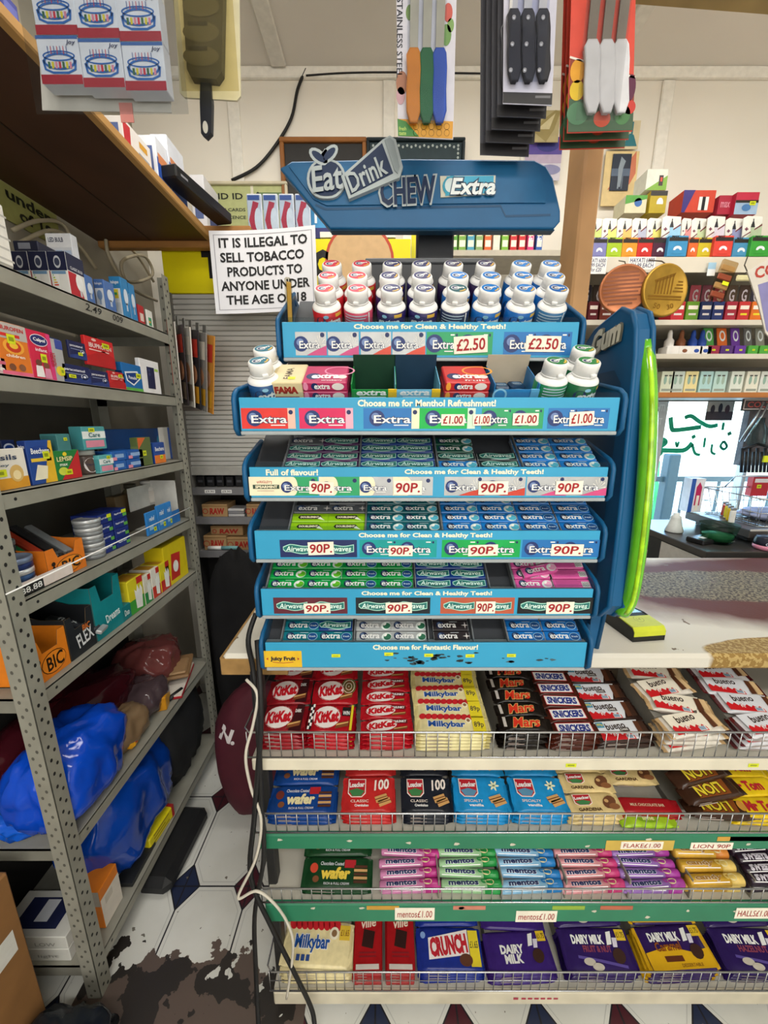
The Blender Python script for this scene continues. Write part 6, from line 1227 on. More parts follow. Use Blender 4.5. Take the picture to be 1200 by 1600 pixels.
for i in range(6):
    x = x_on(314 + i * 15, GY + .02, zz); b = B(); b.box(x - .016, x + .016, GY + .02, GY + .08, zz + .001, zz + .05 - .004 * (i % 2), M('#1f1f22', .35), .003); b.rect(FRONT(GY + .02), x - .01, zz + .02, x + .01, zz + .03, M('#4a4a50'), 0)
    tag(b.build('tobacco_pouch'), 'black pouch, %s of the row under the shutter' % ORD[i], 'pouch', 'black pouches under the shutter')
# notice in front of it
ny = 1.53; b = B(); P = [atY(u, v, ny) for u, v in ((327, 363), (492, 354), (498, 484), (342, 492))]
ctr = sum(P, Vector()) / 4; Wn = (P[1] - P[0]).length; Hn = (P[3] - P[0]).length; ux = (P[1] - P[0] + P[2] - P[3]).normalized(); pn = planar((ctr.x, ny, ctr.z), ux, (0, 0, 1))
g = lambda x, y, l: pn(x, y, l) + Vector((0, -.012 * (x / Wn * 2) ** 2, 0))
n = 10; vs = []; fs = []
for i in range(n + 1): vs += [g(-Wn / 2 + Wn * i / n, -Hn / 2, -1), g(-Wn / 2 + Wn * i / n, Hn / 2, -1)]
for i in range(n): fs.append((2 * i, 2 * i + 2, 2 * i + 3, 2 * i + 1))
b.add(vs, fs, M('#e4e5ea', .6, 0, .02, 6), True)
for i, (s, wd) in enumerate((('IT IS ILLEGAL TO', .84), ('SELL TOBACCO', .80), ('PRODUCTS TO', .72), ('ANYONE UNDER', .86), ('THE AGE OF 18', .78))): b.text(g, s, .0 - .006 * (i == 1), Hn * (.355 - .172 * i), Wn * wd, Hn * .118, M('#1b1b1d', .6), 3, 0, 0, .03)
for a in ((-.465, -.455, .465, -.448), (-.465, .448, .465, .455)): b.rect(g, a[0] * Wn, a[1] * Hn, a[2] * Wn, a[3] * Hn, M('#9a9aa2'), 1, 8)
for x in (-.465, .458): b.rect(g, x * Wn, -.45 * Hn, (x + .007) * Wn, .45 * Hn, M('#9a9aa2'), 1)
tag(b.build('paper_notice'), 'white paper notice in black capitals about tobacco age limit', 'notice')
# things on the cabinet top and on the far wall
def wallbox(name, lab, cat, u0, u1, v0, v1, Y, col, ops=(), d=.006, group=None, frame=None, fw=.018):
    a, c = atY(u0, v1, Y), atY(u1, v0, Y); x0, x1, z0, z1 = a.x, c.x, a.z, c.z; b = B(); b.box(x0, x1, Y, Y + d, z0, z1, M(col, .5), .0008)
    f = planar(((x0 + x1) / 2, Y, (z0 + z1) / 2), (1, 0, 0), (0, 0, 1)); draw(b, f, x1 - x0, z1 - z0, ops)
    o = tag(b.build(name), lab, cat, group)
    if frame:
        k = B(); m = M(frame, .45, 0, .1, 12)
        for q in ((x0 - fw, x1 + fw, z1, z1 + fw), (x0 - fw, x1 + fw, z0 - fw, z0), (x0 - fw, x0, z0, z1), (x1, x1 + fw, z0, z1)): k.box(q[0], q[1], Y - .012, Y + d, q[2], q[3], m, .003)
        k.build('frame', o)
    return o
wallbox('framed_board', 'black board in a plain wooden frame on the far wall', 'picture', 449, 566, 224, 330, 1.905, '#2c2b2a', frame='#96602f')
wallbox('ornate_picture', 'dark ornate beaded picture standing behind the blue header', 'picture', 578, 722, 222, 330, 1.895, '#27393f', [('e', -.05, .10, .13, .14, '#5a4a3a'), ('e', .22, -.05, .2, .25, '#4a7d8a'), ('e', .22, -.05, .16, .2, '#8fa9ad', 2)] + [('e', -.46 + .046 * i, .45 - .02 * (i % 2), .012, .02, '#aab4b0', 3) for i in range(21)] + [('e', .46, .4 - .06 * i, .012, .02, '#aab4b0', 3) for i in range(8)], frame='#1d2a30', fw=.012)
wallbox('age_poster', 'pale green framed poster about valid identity on the far wall', 'poster', 310, 445, 290, 365, 1.90, '#b9bf86', [('r', .12, -.5, .15, .5, '#e0dcc8'), ('t', 'VALID ID', -.22, .28, .5, .13, '#20241c'), ('t', 'PROGRAM CARDS', -.2, .0, .5, .07, '#3a4030'), ('t', 'DRIVING LICENCE', -.2, -.16, .5, .07, '#3a4030'), ('r', .18, .0, .46, .36, '#5f7a4a'), ('t', 'A', .2, .3, .08, .14, '#20241c')], frame='#d9d0b4', fw=.012)
for i in range(4):
    u = 398 + i * 25; q = atY(u, 330, 1.66); b = B(); b.box(q.x - .028, q.x + .028, 1.66, 1.672, zt + .001, q.z + .058, M('#d9dde6', .35), .003); f = FRONT(1.66); zc = (zt + q.z + .05) / 2
    b.ribbon(f, [(q.x + .004, zt + .005), (q.x - .012, zc), (q.x + .006, q.z + .03)], .022, M('#c9344a'), 1); b.ell(f, q.x + .012, zc, .014, .04, M('#eef0f4'), 2); b.rect(f, q.x - .024, q.z + .036, q.x + .02, q.z + .052, M('#3a5aa0'), 2); b.box(q.x - .026, q.x + .026, 1.654, 1.658, zt + .001, q.z + .05, clear('#eef2f6', .2))
    tag(b.build('toothbrush_pack'), 'clear pack with a red and white brush, %s along the cabinet top' % ORD[i], 'brush pack', 'brush packs on the cabinet')
wallbox('blue_carton', 'blue carton beside the brush packs under the header', 'carton', 482, 552, 318, 372, 1.70, '#3f8fc4', [('t', '10', -.2, .1, .3, .35, '#e6eef4'), ('r', -.5, -.5, .0, -.2, '#2a2a66')], d=.05); wallbox('purple_carton', 'purple carton with pale lettering behind the brush packs', 'carton', 452, 484, 330, 372, 1.74, '#54467f', [('t', 'name', 0, -.1, .7, .2, '#d5cfe6')], d=.05)
wallbox('flat_carton', 'white and red flat carton on the cabinet top under the header', 'carton', 500, 618, 362, 371, 1.64, '#e2e0da', [('r', -.1, -.5, .05, .3, '#c23a4a')], d=.08)
wallbox('cabinet_end', 'white and yellow narrow panel standing beyond the shutter cabinet', 'panel', 628, 652, 360, 500, 1.66, '#e6e2d2', [('r', .1, -.5, .5, .5, '#d6cf1e')], d=.02)
# cables on the wall
def cable(lab, pts, r=.004, col='#1b1b1c', n=6): b = B(); b.tube(smooth_path(pts, n), r, M(col, .5), 6); return tag(b.build('cable'), lab, 'cable')
cable('black cable looping down the far wall from the ceiling strip', [atY(478, 108, 1.905), atY(465, 140, 1.905), atY(455, 185, 1.905), atY(430, 228, 1.905), atY(400, 262, 1.905), atY(362, 282, 1.905)], .006)
cable('thin black cable along the ceiling strip', [atY(478, 118, 1.898), atY(540, 114, 1.898), atY(620, 113, 1.898), atY(760, 115, 1.898)], .003)
for i, pts in enumerate((((20, 360), (60, 345), (100, 352), (120, 400)), ((30, 380), (80, 360), (120, 380), (150, 420)), ((165, 350), (170, 400), (200, 440), (238, 430), (225, 400), (190, 410), (205, 450), (245, 470)), ((185, 370), (215, 400), (240, 440)))):
    cable(('beige cable sagging over the bulb boxes', 'thin beige cable behind the bulb boxes', 'coiled white cable at the far corner of the top shelf', 'short beige cable hanging by the yellow header')[i], [atX(u, v, -1.03) if i < 2 else atY(u, v, 1.66) if False else atX(u, v, -1.0) for u, v in pts], .006, '#b3a88f')
b = B(); e = EAST(-1.045); ya, yb_ = 1.16, 1.40; b.prism([(ya, 2.0), (yb_, 2.0), (yb_, 2.095), (ya, 2.095)], lambda y, z_, l: e(y, z_, l + 16), .004, M('#9a9a5a', .5)); el = lambda y, z_, l: e(y, z_, l + 17)
b.text(el, 'under', 1.30, 2.072, .15, .030, M('#1f2018'), 1, 0, 0, .03); b.text(el, 'of 18', 1.315, 2.032, .115, .032, M('#1f2018'), 1, 0, 0, .03); tag(b.build('age_sign'), 'olive yellow sign reading under of 18 on the side wall', 'sign')
# goods on the brown overhead shelf
z = 2.1165; XO = -.645
for ul, uc, ur, vt, col, lab, E_ in ((140, 150, 184, 172, '#e2e2e0', 'black and white bulb box on the brown overhead shelf', [('e', -.2, .1, .15, .2, '#26262a'), ('e', .2, -.1, .15, .2, '#26262a')]), (186, 196, 240, 188, '#e4e0dc', 'white box with red stripe on the brown overhead shelf', [('p', [(-.5, -.5), (-.3, -.5), (-.25, .4), (-.5, .4)], '#c0303a'), ('r', .05, .1, .35, .3, '#d9a03a', 1), ('r', .0, -.3, .4, -.1, '#9aa0a8', 1)]), (243, 250, 268, 222, '#e0e4ec', 'blue and white brush box, nearer one on the overhead shelf', [('r', -.5, -.5, .5, .1, '#2f56b0'), ('r', -.4, .0, .4, .2, '#d98a5a', 1)]), (262, 270, 295, 224, '#dde2ec', 'blue and white brush box, farther one on the overhead shelf', [('r', -.5, -.5, .5, .1, '#2a50a8'), ('r', -.4, .0, .4, .2, '#d98a5a', 1)]), (318, 326, 348, 285, '#e2e2e6', 'small white and navy box at the end of the overhead shelf', [('r', -.3, -.3, .3, .2, '#2a3a80')]), (-20, 8, 36, -10, '#4a4f9a', 'violet blue packet at the near end of the overhead shelf', [('r', -.4, -.3, .4, .3, '#6a70b8')])):
    sbox('boxed_goods', lab, 'box', z, ul, uc, ur, vt, col, [('r', -.3, -.2, .3, .3, '#5a6a9a')], E_, (), Xc=XO, wid=.05)
b = B(); b.box(-.03, .03, -.14, .14, 0, .035, M('#1b1c1f', .35), .004); b.rect(EAST(.03), -.12, .012, -.09, .018, M('#8a8a90'), 0); tag(b.build('black_device', None, (-.600, 1.44, 2.145), (0, 0, -.2)), 'long black device lying on the end of the overhead shelf', 'device')
b = B(); b.box(-.02, .02, -.1, .1, 0, .026, WOOD); 
# bag, coat, cables
o = lump('maroon_bag', 'maroon cloth bag with white letter standing on the tiles', 'bag', -.465, 1.20, 0, .145, .085, .265, '#4a1522', .75, .10, 1.3, 21, 2.6, 24, .14, .25)
from mathutils.bvhtree import BVHTree
mwb = Matrix.Translation(o.location) @ o.rotation_euler.to_matrix().to_4x4(); inv = mwb.inverted()
bt = BVHTree.FromPolygons([q.co[:] for q in o.data.vertices], [tuple(p.vertices) for p in o.data.polygons])
hit, nrm, _i, _d = bt.ray_cast(inv @ EYE, inv.to_3x3() @ ray(356, 1150))
if hit is not None:
    if nrm.dot(inv.to_3x3() @ ray(356, 1150)) > 0: nrm = -nrm
    up = Vector((0, 0, 1)); ax = up.cross(nrm).normalized(); ay = nrm.cross(ax)
    def on_bag(x, y, l):
        p = hit + ax * x + ay * y; h2, _n, _i, _d = bt.ray_cast(p + nrm * .05, -nrm); return (h2 if h2 is not None else p) + nrm * .0012
    b = B(); b.text(on_bag, 'N.', 0, 0, .06, .055, M('#d5cfcf', .7), 1, -.35, 0, .05); b.build('lettering', o)
lump('black_coat', 'black quilted coat heaped between the shelving and counter', 'coat', -.60, 1.51, .0, .14, .055, .46, '#131315', .9, .22, 1.8, 22, 2.6, 22, .25)
cable('thick black cable running down the rack end to the floor', [atY(400, 958, .72), atY(388, 1000, .694), atY(396, 1050, .69), atY(404, 1150, .645), atY(408, 1250, .645), atY(412, 1340, .645), atY(398, 1430, .65), atY(400, 1520, .645), atY(405, 1620, .60)], .0055)
cable('second black cable slanting over the bottom tier', [atY(402, 1000, .692), atY(408, 1120, .643), atY(398, 1270, .643), atY(392, 1370, .645), atY(425, 1450, .645), atY(460, 1520, .64), atY(488, 1580, .63), atY(492, 1625, .60)], .0055)
cable('white cable wandering down the rack end', [atY(385, 1062, .68), atY(402, 1085, .655), atY(396, 1130, .65), atY(384, 1180, .645), atY(392, 1230, .645), atY(408, 1280, .64), atY(400, 1340, .64), atY(372, 1402, .64), atY(400, 1392, .64), atY(425, 1408, .64), atY(448, 1440, .645), atY(458, 1480, .64), atY(448, 1560, .64)], .0032, '#cfc9bb', 8)
# ================================================================== GOODS HUNG FROM ABOVE
HP = .77
def hang(u, v, Y=HP): q = atY(u, v, Y); return (q.x, q.z)
def hook(t, x, Y, z): b = B(); b.tube([(x, Y, z), (x, Y + .004, 2.40), (x, .80, 2.425)], .0016, WIRE, 5); b.build('hook', t)
def outline(b, pts, Y, d, m): b.prism([hang(u, v, Y) for u, v in pts], FRONT(Y), d, m)
def knife(t, Y, uc, vh0, vh1, wd, hcol, vtip, bcol='#aaa496', wav=0., rivets=False, lab=None):
    x, z0 = hang(uc, vh0, Y); x1, z1 = hang(uc + wav, vh1, Y); w = wd / 600 * .62; L_ = z0 - z1
    b = B(); prof = [(-.30, 1.0), (-.5, .93), (-.42, .7), (-.5, .4), (-.46, .15), (-.2, .0), (.25, .0), (.5, .15), (.44, .45), (.5, .75), (.42, .95), (.3, 1.0)]
    b.prism([(x + px * w + (x1 - x) * (1 - pz), z1 + pz * L_) for px, pz in prof], FRONT(Y - .011), .011, M(hcol, .55)); b.tube([Vector((x + px * w + (x1 - x) * (1 - pz), Y - .0085, z1 + pz * L_)) for px, pz in prof], .003, M(hcol, .55), 6, True)
    if rivets: [b.lathe([(0, 0), (.0032, 0), (.0032, .001), (0, .0012)], M('#d9d6d0', .3, .4), 10, mx=Matrix.Translation((x, Y - .0112, z1 + L_ * q)) @ Matrix.Rotation(PI / 2, 4, 'X')) for q in (.12, .5, .88)]
    h = b.build('knife', t); h['label'] = lab or 'knife with coloured handle'
    b = B(); xt, zt_ = hang(uc - 2, vtip, Y); b.prism([(x - w * .34, z0 - .004), (x + w * .34, z0 - .004), (x + w * .40, z0 + (zt_ - z0) * .6), (x + w * .1, zt_), (x - w * .34, z0 + (zt_ - z0) * .85)], FRONT(Y - .006), .0018, M(bcol, .6)); b.build('blade', h)
t = thing('knife_pack', 'hanging card of three knives with orange, green and blue handles', 'knife pack', (0, 0, 0))
b = B(); outline(b, [(618, -110), (716, -110), (708, 218), (622, 214)], HP, .0012, M('#c9c7d0', .5)); f = FRONT(HP)
b.text(f, 'HIGH QUALITY STAINLESS STEEL', *hang(624, 0), .20, .011, M('#33343c'), 1, -PI / 2); P = [hang(u, v) for u, v in ((621, 186), (708, 190), (707, 217), (622, 213))]; b.poly(f, P, M('#c98f2a'), 1); b.poly(f, [hang(u, v) for u, v in ((621, 186), (634, 190), (655, 214), (622, 213))], M('#3f7d3a'), 2); b.text(f, 'fresh\ntaste', *hang(629, 205), .012, .012, M('#b9cf6a'), 3)
for u, v, r, c_ in ((628, 130, .016, '#9a6a52'), (626, 150, .012, '#b8929a'), (700, 20, .012, '#c05a50'), (697, 55, .014, '#6a8f52'), (704, 40, .009, '#7a9a5a'), (640, 20, .010, '#6f8a50')): b.ell(f, *hang(u, v), r * .6, r, M(c_), 1)
for k in range(10): b.ring(f, *hang(650 + (k % 5) * 12, 198 + (k // 5) * 10), .005, .005, .0008, M('#8f6518'), 2, 10)
b.build('card', t)
for uc, c_, lab in ((646, '#c97a2a', 'orange handled knife'), (666, '#24603a', 'green handled knife'), (686, '#2f4fa8', 'blue handled knife')): knife(t, HP, uc, 86, 196, 18, c_, -70, wav=-1, lab=lab)
b = B(); x0, z0 = hang(634, 205); x1, z1 = hang(698, -60); b.box(x0, x1, HP - .018, HP - .017, z0, z1, clear('#f4f6f8', .12)); b.build('blister', t); hook(t, hang(666, 0)[0], HP, hang(666, -105)[1])
for i in range(5):
    Y = HP + .018 * i; du = -9 * i; dv = 20 * i
    t = thing('knife_pack', ('black handled knife set card hanging foremost of its stack' if i == 0 else 'dark knife set card, %s behind the foremost black handled one' % ORD[i - 1]), 'knife pack', (0, 0, 0), (0, 0, 0), 'black knife set cards on one hook')
    b = B(); outline(b, [(788 + du, -110), (876 + du, -110), (862 + du, 165 + dv), (786 + du, 162 + dv)], Y, .0012, M('#c5c4d2' if i == 0 else '#4a4a50', .45)); f = FRONT(Y)
    b.poly(f, [hang(u + du, v + dv, Y) for u, v in ((786, 144), (863, 146), (862, 164), (786, 161))], M('#2b2a2c'), 1); b.rect(f, *hang(836 + du, 154 + dv, Y), *hang(860 + du, 150 + dv, Y), M('#6a6a6e'), 2); b.build('card', t)
    if i < 2:
        for uc in (800, 822, 845): knife(t, Y, uc + du, 26 + dv, 132 + dv, 17, '#26262c', -90, '#d9d5ce', 1 if i == 0 else 0, True, 'black riveted knife')
    b = B(); x0, z0 = hang(789 + du, 140 + dv, Y); x1, z1 = hang(860 + du, -80, Y); b.box(x0, x1, Y - .0155, Y - .015, z0, z1, clear('#eef0f6', .2)); b.build('blister', t); hook(t, hang(826 + du, 0, Y)[0], Y, hang(826 + du, -105, Y)[1])
for i in range(3):
    Y = HP + .02 * i; du = -6 * i; dv = 13 * i
    t = thing('knife_pack', ('red card of three white handled knives hanging nearest the post' if i == 0 else 'red vegetable printed knife card, %s behind the white handled knives' % ORD[i - 1]), 'knife pack', (0, 0, 0), (0, 0, 0), 'red knife cards on one hook')
    b = B(); outline(b, [(896 + du, -110), (996 + du, -110), (988 + du, 205 + dv), (886 + du, 208 + dv)], Y, .0012, M('#cf4a3a', .45)); f = FRONT(Y); hg = lambda u, v: hang(u + du, v + dv, Y)
    b.poly(f, [hg(891, 90), hg(992, 118), hg(988, 204), hg(887, 207)], M('#8a3a2a'), 1); b.poly(f, [hg(889, 155), hg(990, 160), hg(988, 204), hg(887, 207)], M('#3f5a42'), 2)
    for u, v, rx, rz, c_ in ((902, 112, .012, .016, '#d99a2a'), (901, 142, .012, .014, '#d6b42a'), (985, 138, .008, .018, '#5a2440'), (983, 168, .010, .010, '#c2392f'), (940, 186, .014, .012, '#b8482f'), (902, 178, .018, .016, '#4f7a5a'), (972, 180, .013, .014, '#4a7a4a')): b.ell(f, *hg(u, v), rx, rz, M(c_), 3)
    b.ribbon(f, [hg(890, 90), hg(930, 102)], .003, M('#e6dcd2'), 3); b.ribbon(f, [hg(975, 118), hg(992, 122)], .003, M('#e6dcd2'), 3); b.build('card', t)
    if i == 0:
        for uc in (921, 944, 966): knife(t, Y, uc, 73, 181, 20, '#d3d3d8', -60, '#7d756c', -1, False, 'white handled knife')
    b = B(); x0, z0 = hang(892 + du, 200 + dv, Y); x1, z1 = hang(988 + du, -80, Y); b.box(x0, x1, Y - .0165, Y - .016, z0, z1, clear('#f4f4f4', .12)); b.build('blister', t); hook(t, hang(941 + du, 0, Y)[0], Y, hang(941 + du, -105, Y)[1])
# birthday candles in a clear bag
HC = .60
t = thing('candle_bag', 'clear hanging bag of six birthday candle boxes with cake pictures', 'candle bag', (0, 0, 0))
b = B(); outline(b, [(52, -90), (250, -90), (268, 176), (66, 172)], HC + .022, .001, M('#cfcac0', .5)); b.box(*[hang(150, 0, HC)[0], hang(172, 0, HC)[0]], HC + .0205, HC + .0215, hang(150, 172, HC)[1], hang(150, 140, HC)[1], M('#d98a80')); b.build('backing_card', t)
k = 0
for r_ in range(2):
    for c_ in range(3):
        u = 80 + c_ * 66 + r_ * 9; v = 15 + r_ * 79 + c_ * 5; x, z = hang(u + 4, v, HC); w, h = .0522, .0498; b = B(); b.box(x - w / 2, x + w / 2, HC, HC + .018, z - h / 2, z + h / 2, M('#dfe2ea', .4), .001); f0 = planar((x, HC, z), (1, 0, 0), (0, 0, 1)); f = lambda x_, y_, l: f0(x_ * .815, y_ * .69, l); w, h = .064, .072
        b.rect(f, -w / 2, -h / 2, w / 2, -h * .30, M('#a8283a'), 0); b.rect(f, -w / 2, h * .43, w / 2, h * .5, M('#3a66a8'), 0); BL = M('#2a68b4')
        b.ring(f, 0, -.002, .025, .013, .0035, BL, 1, 24); b.ribbon(f, [(-.025, .0), (-.023, -.014), (-.012, -.019), (.012, -.019), (.023, -.014), (.025, .0)], .0035, BL, 1); b.ring(f, 0, .006, .025, .008, .0022, BL, 1, 24)
        for i in range(7): b.rect(f, -.018 + .0055 * i, -.013, -.0145 + .0055 * i, -.003, M(('#3a6a4a', '#d9c93a', '#d98aa0', '#c9344a')[i % 4]), 2); b.rect(f, -.016 + .0048 * i, .008, -.0150 + .0048 * i, .020, M(('#3a5a9a', '#c9344a')[i % 2]), 2)
        b.text(f, 'Joy', .021, .025, .015, .008, NAVY, 2, 0, .2); o = b.build('candle_box', t); o['label'] = 'candle box with blue cake drawing, %s' % ORD[k]; k += 1
b = B(); x0, z0 = hang(50, 178, HC - .004); x1, z1 = hang(272, -90, HC - .004); b.box(x0 + .006, x1 - .002, HC - .004, HC - .0035, z0, z1, clear('#eef0f2', .25)); b.build('bag', t); hook(t, hang(155, 0, HC)[0], HC + .022, hang(155, -88, HC)[1])
# blister with a long black handled tool
HS = .70
t = thing('scraper_pack', 'clear yellowed blister holding a dark tool with a black handle', 'tool pack', (0, 0, 0))
b = B(); outline(b, [(266, -90), (372, -90), (376, 150), (370, 157), (288, 152), (281, 145)], HS, .003, M('#d2ccb0', .3)); b.build('card', t)
b = B(); outline(b, [(280, -80), (350, -80), (346, 112), (338, 124), (298, 120), (292, 108)], HS - .012, .012, M('#4b493d', .35)); f = FRONT(HS - .012)
for v in (10, 50, 88): b.ell(f, *hang(314, v, HS - .012), .026, .012, M('#5f5c4c', .35), 1); b.rect(f, hang(300, v, HS)[0], hang(300, v + 4, HS)[1], hang(330, v, HS)[0], hang(300, v - 3, HS)[1], M('#37352c'), 2)
b.build('tool_head', t)['label'] = 'dark embossed tool head'
b = B(); outline(b, [(313, 120), (329, 120), (331, 160), (330, 207), (322, 215), (314, 208), (312, 160)], HS - .004, .008, M('#1d2028', .35)); b.ell(FRONT(HS - .004), *hang(321, 199, HS - .004), .004, .008, M('#c9c6ba'), 1); b.build('handle', t)
b = B(); x0, z0 = hang(284, 142, HS - .02); x1, z1 = hang(358, -80, HS - .02); b.box(x0, x1, HS - .02, HS - .0195, z0, z1, clear('#f3efdf', .3)); b.build('blister', t); hook(t, hang(320, 0, HS)[0], HS, hang(320, -88, HS)[1])
# ================================================================== VAPE SHELVES AND WINDOW CORNER BEYOND THE COUNTER
VY = 1.60; VX0, VX1 = x_on(905, VY, 2.0), 2.3
vs_ = thing('vape_shelving', 'pale shelving of four boards above the shop window', 'shelving', (1.5, 1.7, 1.6))
def vpart(b, n):
    o = b.build(n, vs_); o.location = (-1.5, -1.7, -1.6); return o
vz = [atY(1050, v, VY).z for v in (402, 500, 553, 614)]
for i, z in enumerate(vz):
    b = B(); m = M('#cfc8b8', .5, 0, .06, 10); b.box(VX0, VX1, VY, 1.88, z - .012, z, m)
    if i == 0: b.box(VX0, VX1, VY - .004, VY, z - .052, z, M('#d6cfbf', .5, 0, .05, 9), .001)
    elif i == 3: b.box(VX0, VX1, VY - .006, VY + .02, z - .018, z + .002, M('#b0703a', .5, 0, .1, 9), .002)
    else: b.box(VX0, VX1, VY - .003, VY, z - .018, z, m)
    if i == 0:
        f = FRONT(VY - .004)
        for u, s, w_ in ((930, 'HAYATI 6000\n£11.99 EACH\n2 for £20', 36), (1003, 'HAYATI 6000\n£11.99 EACH', 42)):
            x = x_on(u, VY - .004, z - .02); w = w_ / 600 * 1.43; h = .055 if w_ == 36 else .04; b.rect(f, x - w / 2, z - h - .002, x + w / 2, z, WHITE, 1); b.text(f, s, x, z - h / 2, w * .9, h * .8, M('#22305f'), 2, .0, .1)
    vpart(b, 'shelf')
b = B(); b.box(VX0, VX1, 1.88, 1.89, vz[3] - .018, vz[0], M('#6a6660', .35, 0, .1, 6)); b.box(VX0, VX0 + .012, VY, 1.88, vz[3], vz[0] - .01, M('#b9b3a6', .5)); b.box(VX1 - .012, VX1, VY, 1.88, vz[3], vz[0], M('#b9b3a6', .5)); vpart(b, 'back_panel')
def vape(lo, up, w=.046, h=.068, up_h=.155, d=.07, cone='#26262a'):
    """counter box with a coloured front and a taller printed lid standing behind"""
    b = B(); b.box(-w / 2, w / 2, 0, d, 0, h, M(lo, .4), .0012); f = FRONT(0); b.rect(f, -w * .48, h * .74, w * .48, h * .92, M('#2b2724'), 0); b.text(f, 'MAX', -w * .18, h * .96, w * .4, h * .09, BLACK, 1, 0, .2, .05)
    b.ell(f, .0, h * .34, w * .22, h * .17, M('#dfe4ea'), 1, 16); b.ell(f, 0, h * .28, w * .12, h * .10, M(lo), 2, 12); b.rect(f, -w * .24, h * .12, w * .24, h * .30, M(lo), 3)
    body = b.mesh('carton_body'); b = B(); g = planar((0, d * .55, 0), (1, 0, 0), (0, .12, 1)); b.prism([(-w * .49, h * .5), (w * .49, h * .5), (w * .49, up_h), (-w * .30, up_h * 1.02), (-w * .49, up_h * .97)], g, .003, M('#dcdcd4', .4))
    b.poly(g, [(-w * .49, h * 1.02), (w * .49, h * 1.02), (w * .49, up_h * .86)], M(up, .4), 1); b.poly(g, [(-w * .49, h * 1.2), (w * .49, up_h * .80), (w * .49, up_h * .84), (-w * .49, h * 1.25)], M('#6a2a34'), 2)
    c = (h + up_h) / 2; b.rect(g, -w * .08, c - .028, w * .10, c + .018, M(up, .35), 3); b.poly(g, [(-w * .10, c + .006), (w * .12, c + .006), (w * .06, c + .026), (-w * .02, c + .026)], M(cone), 4); b.rect(g, w * .0, c + .026, w * .05, c + .036, M(cone), 4); b.text(g, '+', -w * .30, c, w * .18, w * .18, M('#6a2a44'), 3, 0, 0, .06)
    return [('carton_body', body, None), ('lid_card', b.mesh('lid_card'), None)]
G = 'vape cartons on the top board'
for x0, x1, lo, up, d_ in ((80, 95, '#8fae3a', '#cfe0a0', 'green edge'), (95, 185, '#7f80b4', '#b9c96a', 'lilac'), (185, 280, '#a4c22c', '#c9d66a', 'lime'), (280, 375, '#e0952c', '#e6b05a', 'orange'), (375, 470, '#c62f2a', '#a3aac0', 'red'), (470, 565, '#4a2238', '#d6cf6a', 'plum'), (565, 688, '#3f8fc0', '#8fc0dc', 'sky blue'), (690, 752, '#dc6a34', '#e08a8a', 'orange red'), (752, 848, '#c9b52c', '#b9c9a0', 'mustard yellow'), (852, 968, '#d8453a', '#c9c4d0', 'coral red'), (968, 1078, '#4a8fb8', '#8a8fb4', 'pale blue'), (1080, 1205, '#3a9a3a', '#a9b89a', 'bright green')):
    z = vz[0]; yy = VY + .01 - (.015 if d_ in ('sky blue', 'coral red', 'bright green') else 0); xa, xb = x_on(900 + x0 / 4, yy, z), x_on(900 + x1 / 4, yy, z)
    place(vape(lo, up, xb - xa - .001), 'vape_carton', d_ + ' vape carton with printed lid on the board over the window', 'vape carton', ((xa + xb) / 2, yy, z + .001), None, G)
def plain(name, lab, u0, u1, v0, v1, Y, col, ops, d=.08, group=None): return wallbox(name, lab, 'carton', u0, u1, v0, v1, Y, col, ops, d, group)
TC = [('r', -.5, .28, .5, .5, '#2b2724'), ('e', .1, -.05, .2, .24, '#dfe4ea'), ('r', -.14, -.4, .34, -.1, '#b8a22a', 2)]
plain('vape_carton', 'mustard carton stacked above the plum and lime cartons', 1013, 1044, 298, 333, 1.70, '#b8a22a', TC); plain('vape_carton', 'cream carton with a blue arch stacked beside the mustard one', 975, 1012, 305, 333, 1.70, '#d9d4b4', [('e', .1, .1, .18, .25, '#3a6ab0'), ('p', [(-.5, .5), (.5, .5), (.5, .3), (-.5, .0)], '#4f9a3a')]); plain('lid_card_carton', 'green and white printed carton standing highest on the board', 1008, 1045, 264, 297, 1.71, '#d9dcd0', [('p', [(-.5, -.5), (.5, -.5), (.5, .2)], '#7aa83a'), ('r', .1, -.3, .3, .2, '#3a2a2a', 2), ('r', .16, -.1, .26, .1, '#c9442a', 3)])
plain('checkered_carton', 'violet and red carton with a black and white check', 1064, 1120, 297, 332, 1.70, '#c9432f', [('p', [(-.5, .5), (-.15, .5), (-.4, -.5), (-.5, -.5)], '#3a2f7a')] + [('r', .0 + .1 * (i % 3), -.4 + .2 * (i // 3), .1 + .1 * (i % 3), -.2 + .2 * (i // 3), '#1d1d1f' if (i + i // 3) % 2 else '#e6e6e2', 2) for i in range(9)])
plain('red_carton', 'crimson carton with a pale blue front on top of the coral one', 1146, 1188, 300, 335, 1.68, '#b82a44', [('r', -.5, -.5, .5, .1, '#9ab4cf'), ('r', -.5, .02, .5, .14, '#2b2724', 2), ('e', .0, -.2, .2, .16, '#4a7ab0', 2)] + STK(.25, .0)); plain('red_carton', 'crimson carton with faded lettering behind the check one', 1120, 1146, 305, 335, 1.70, '#a8283f', [('t', 'max', 0, 0, .7, .3, '#d98a9a')])
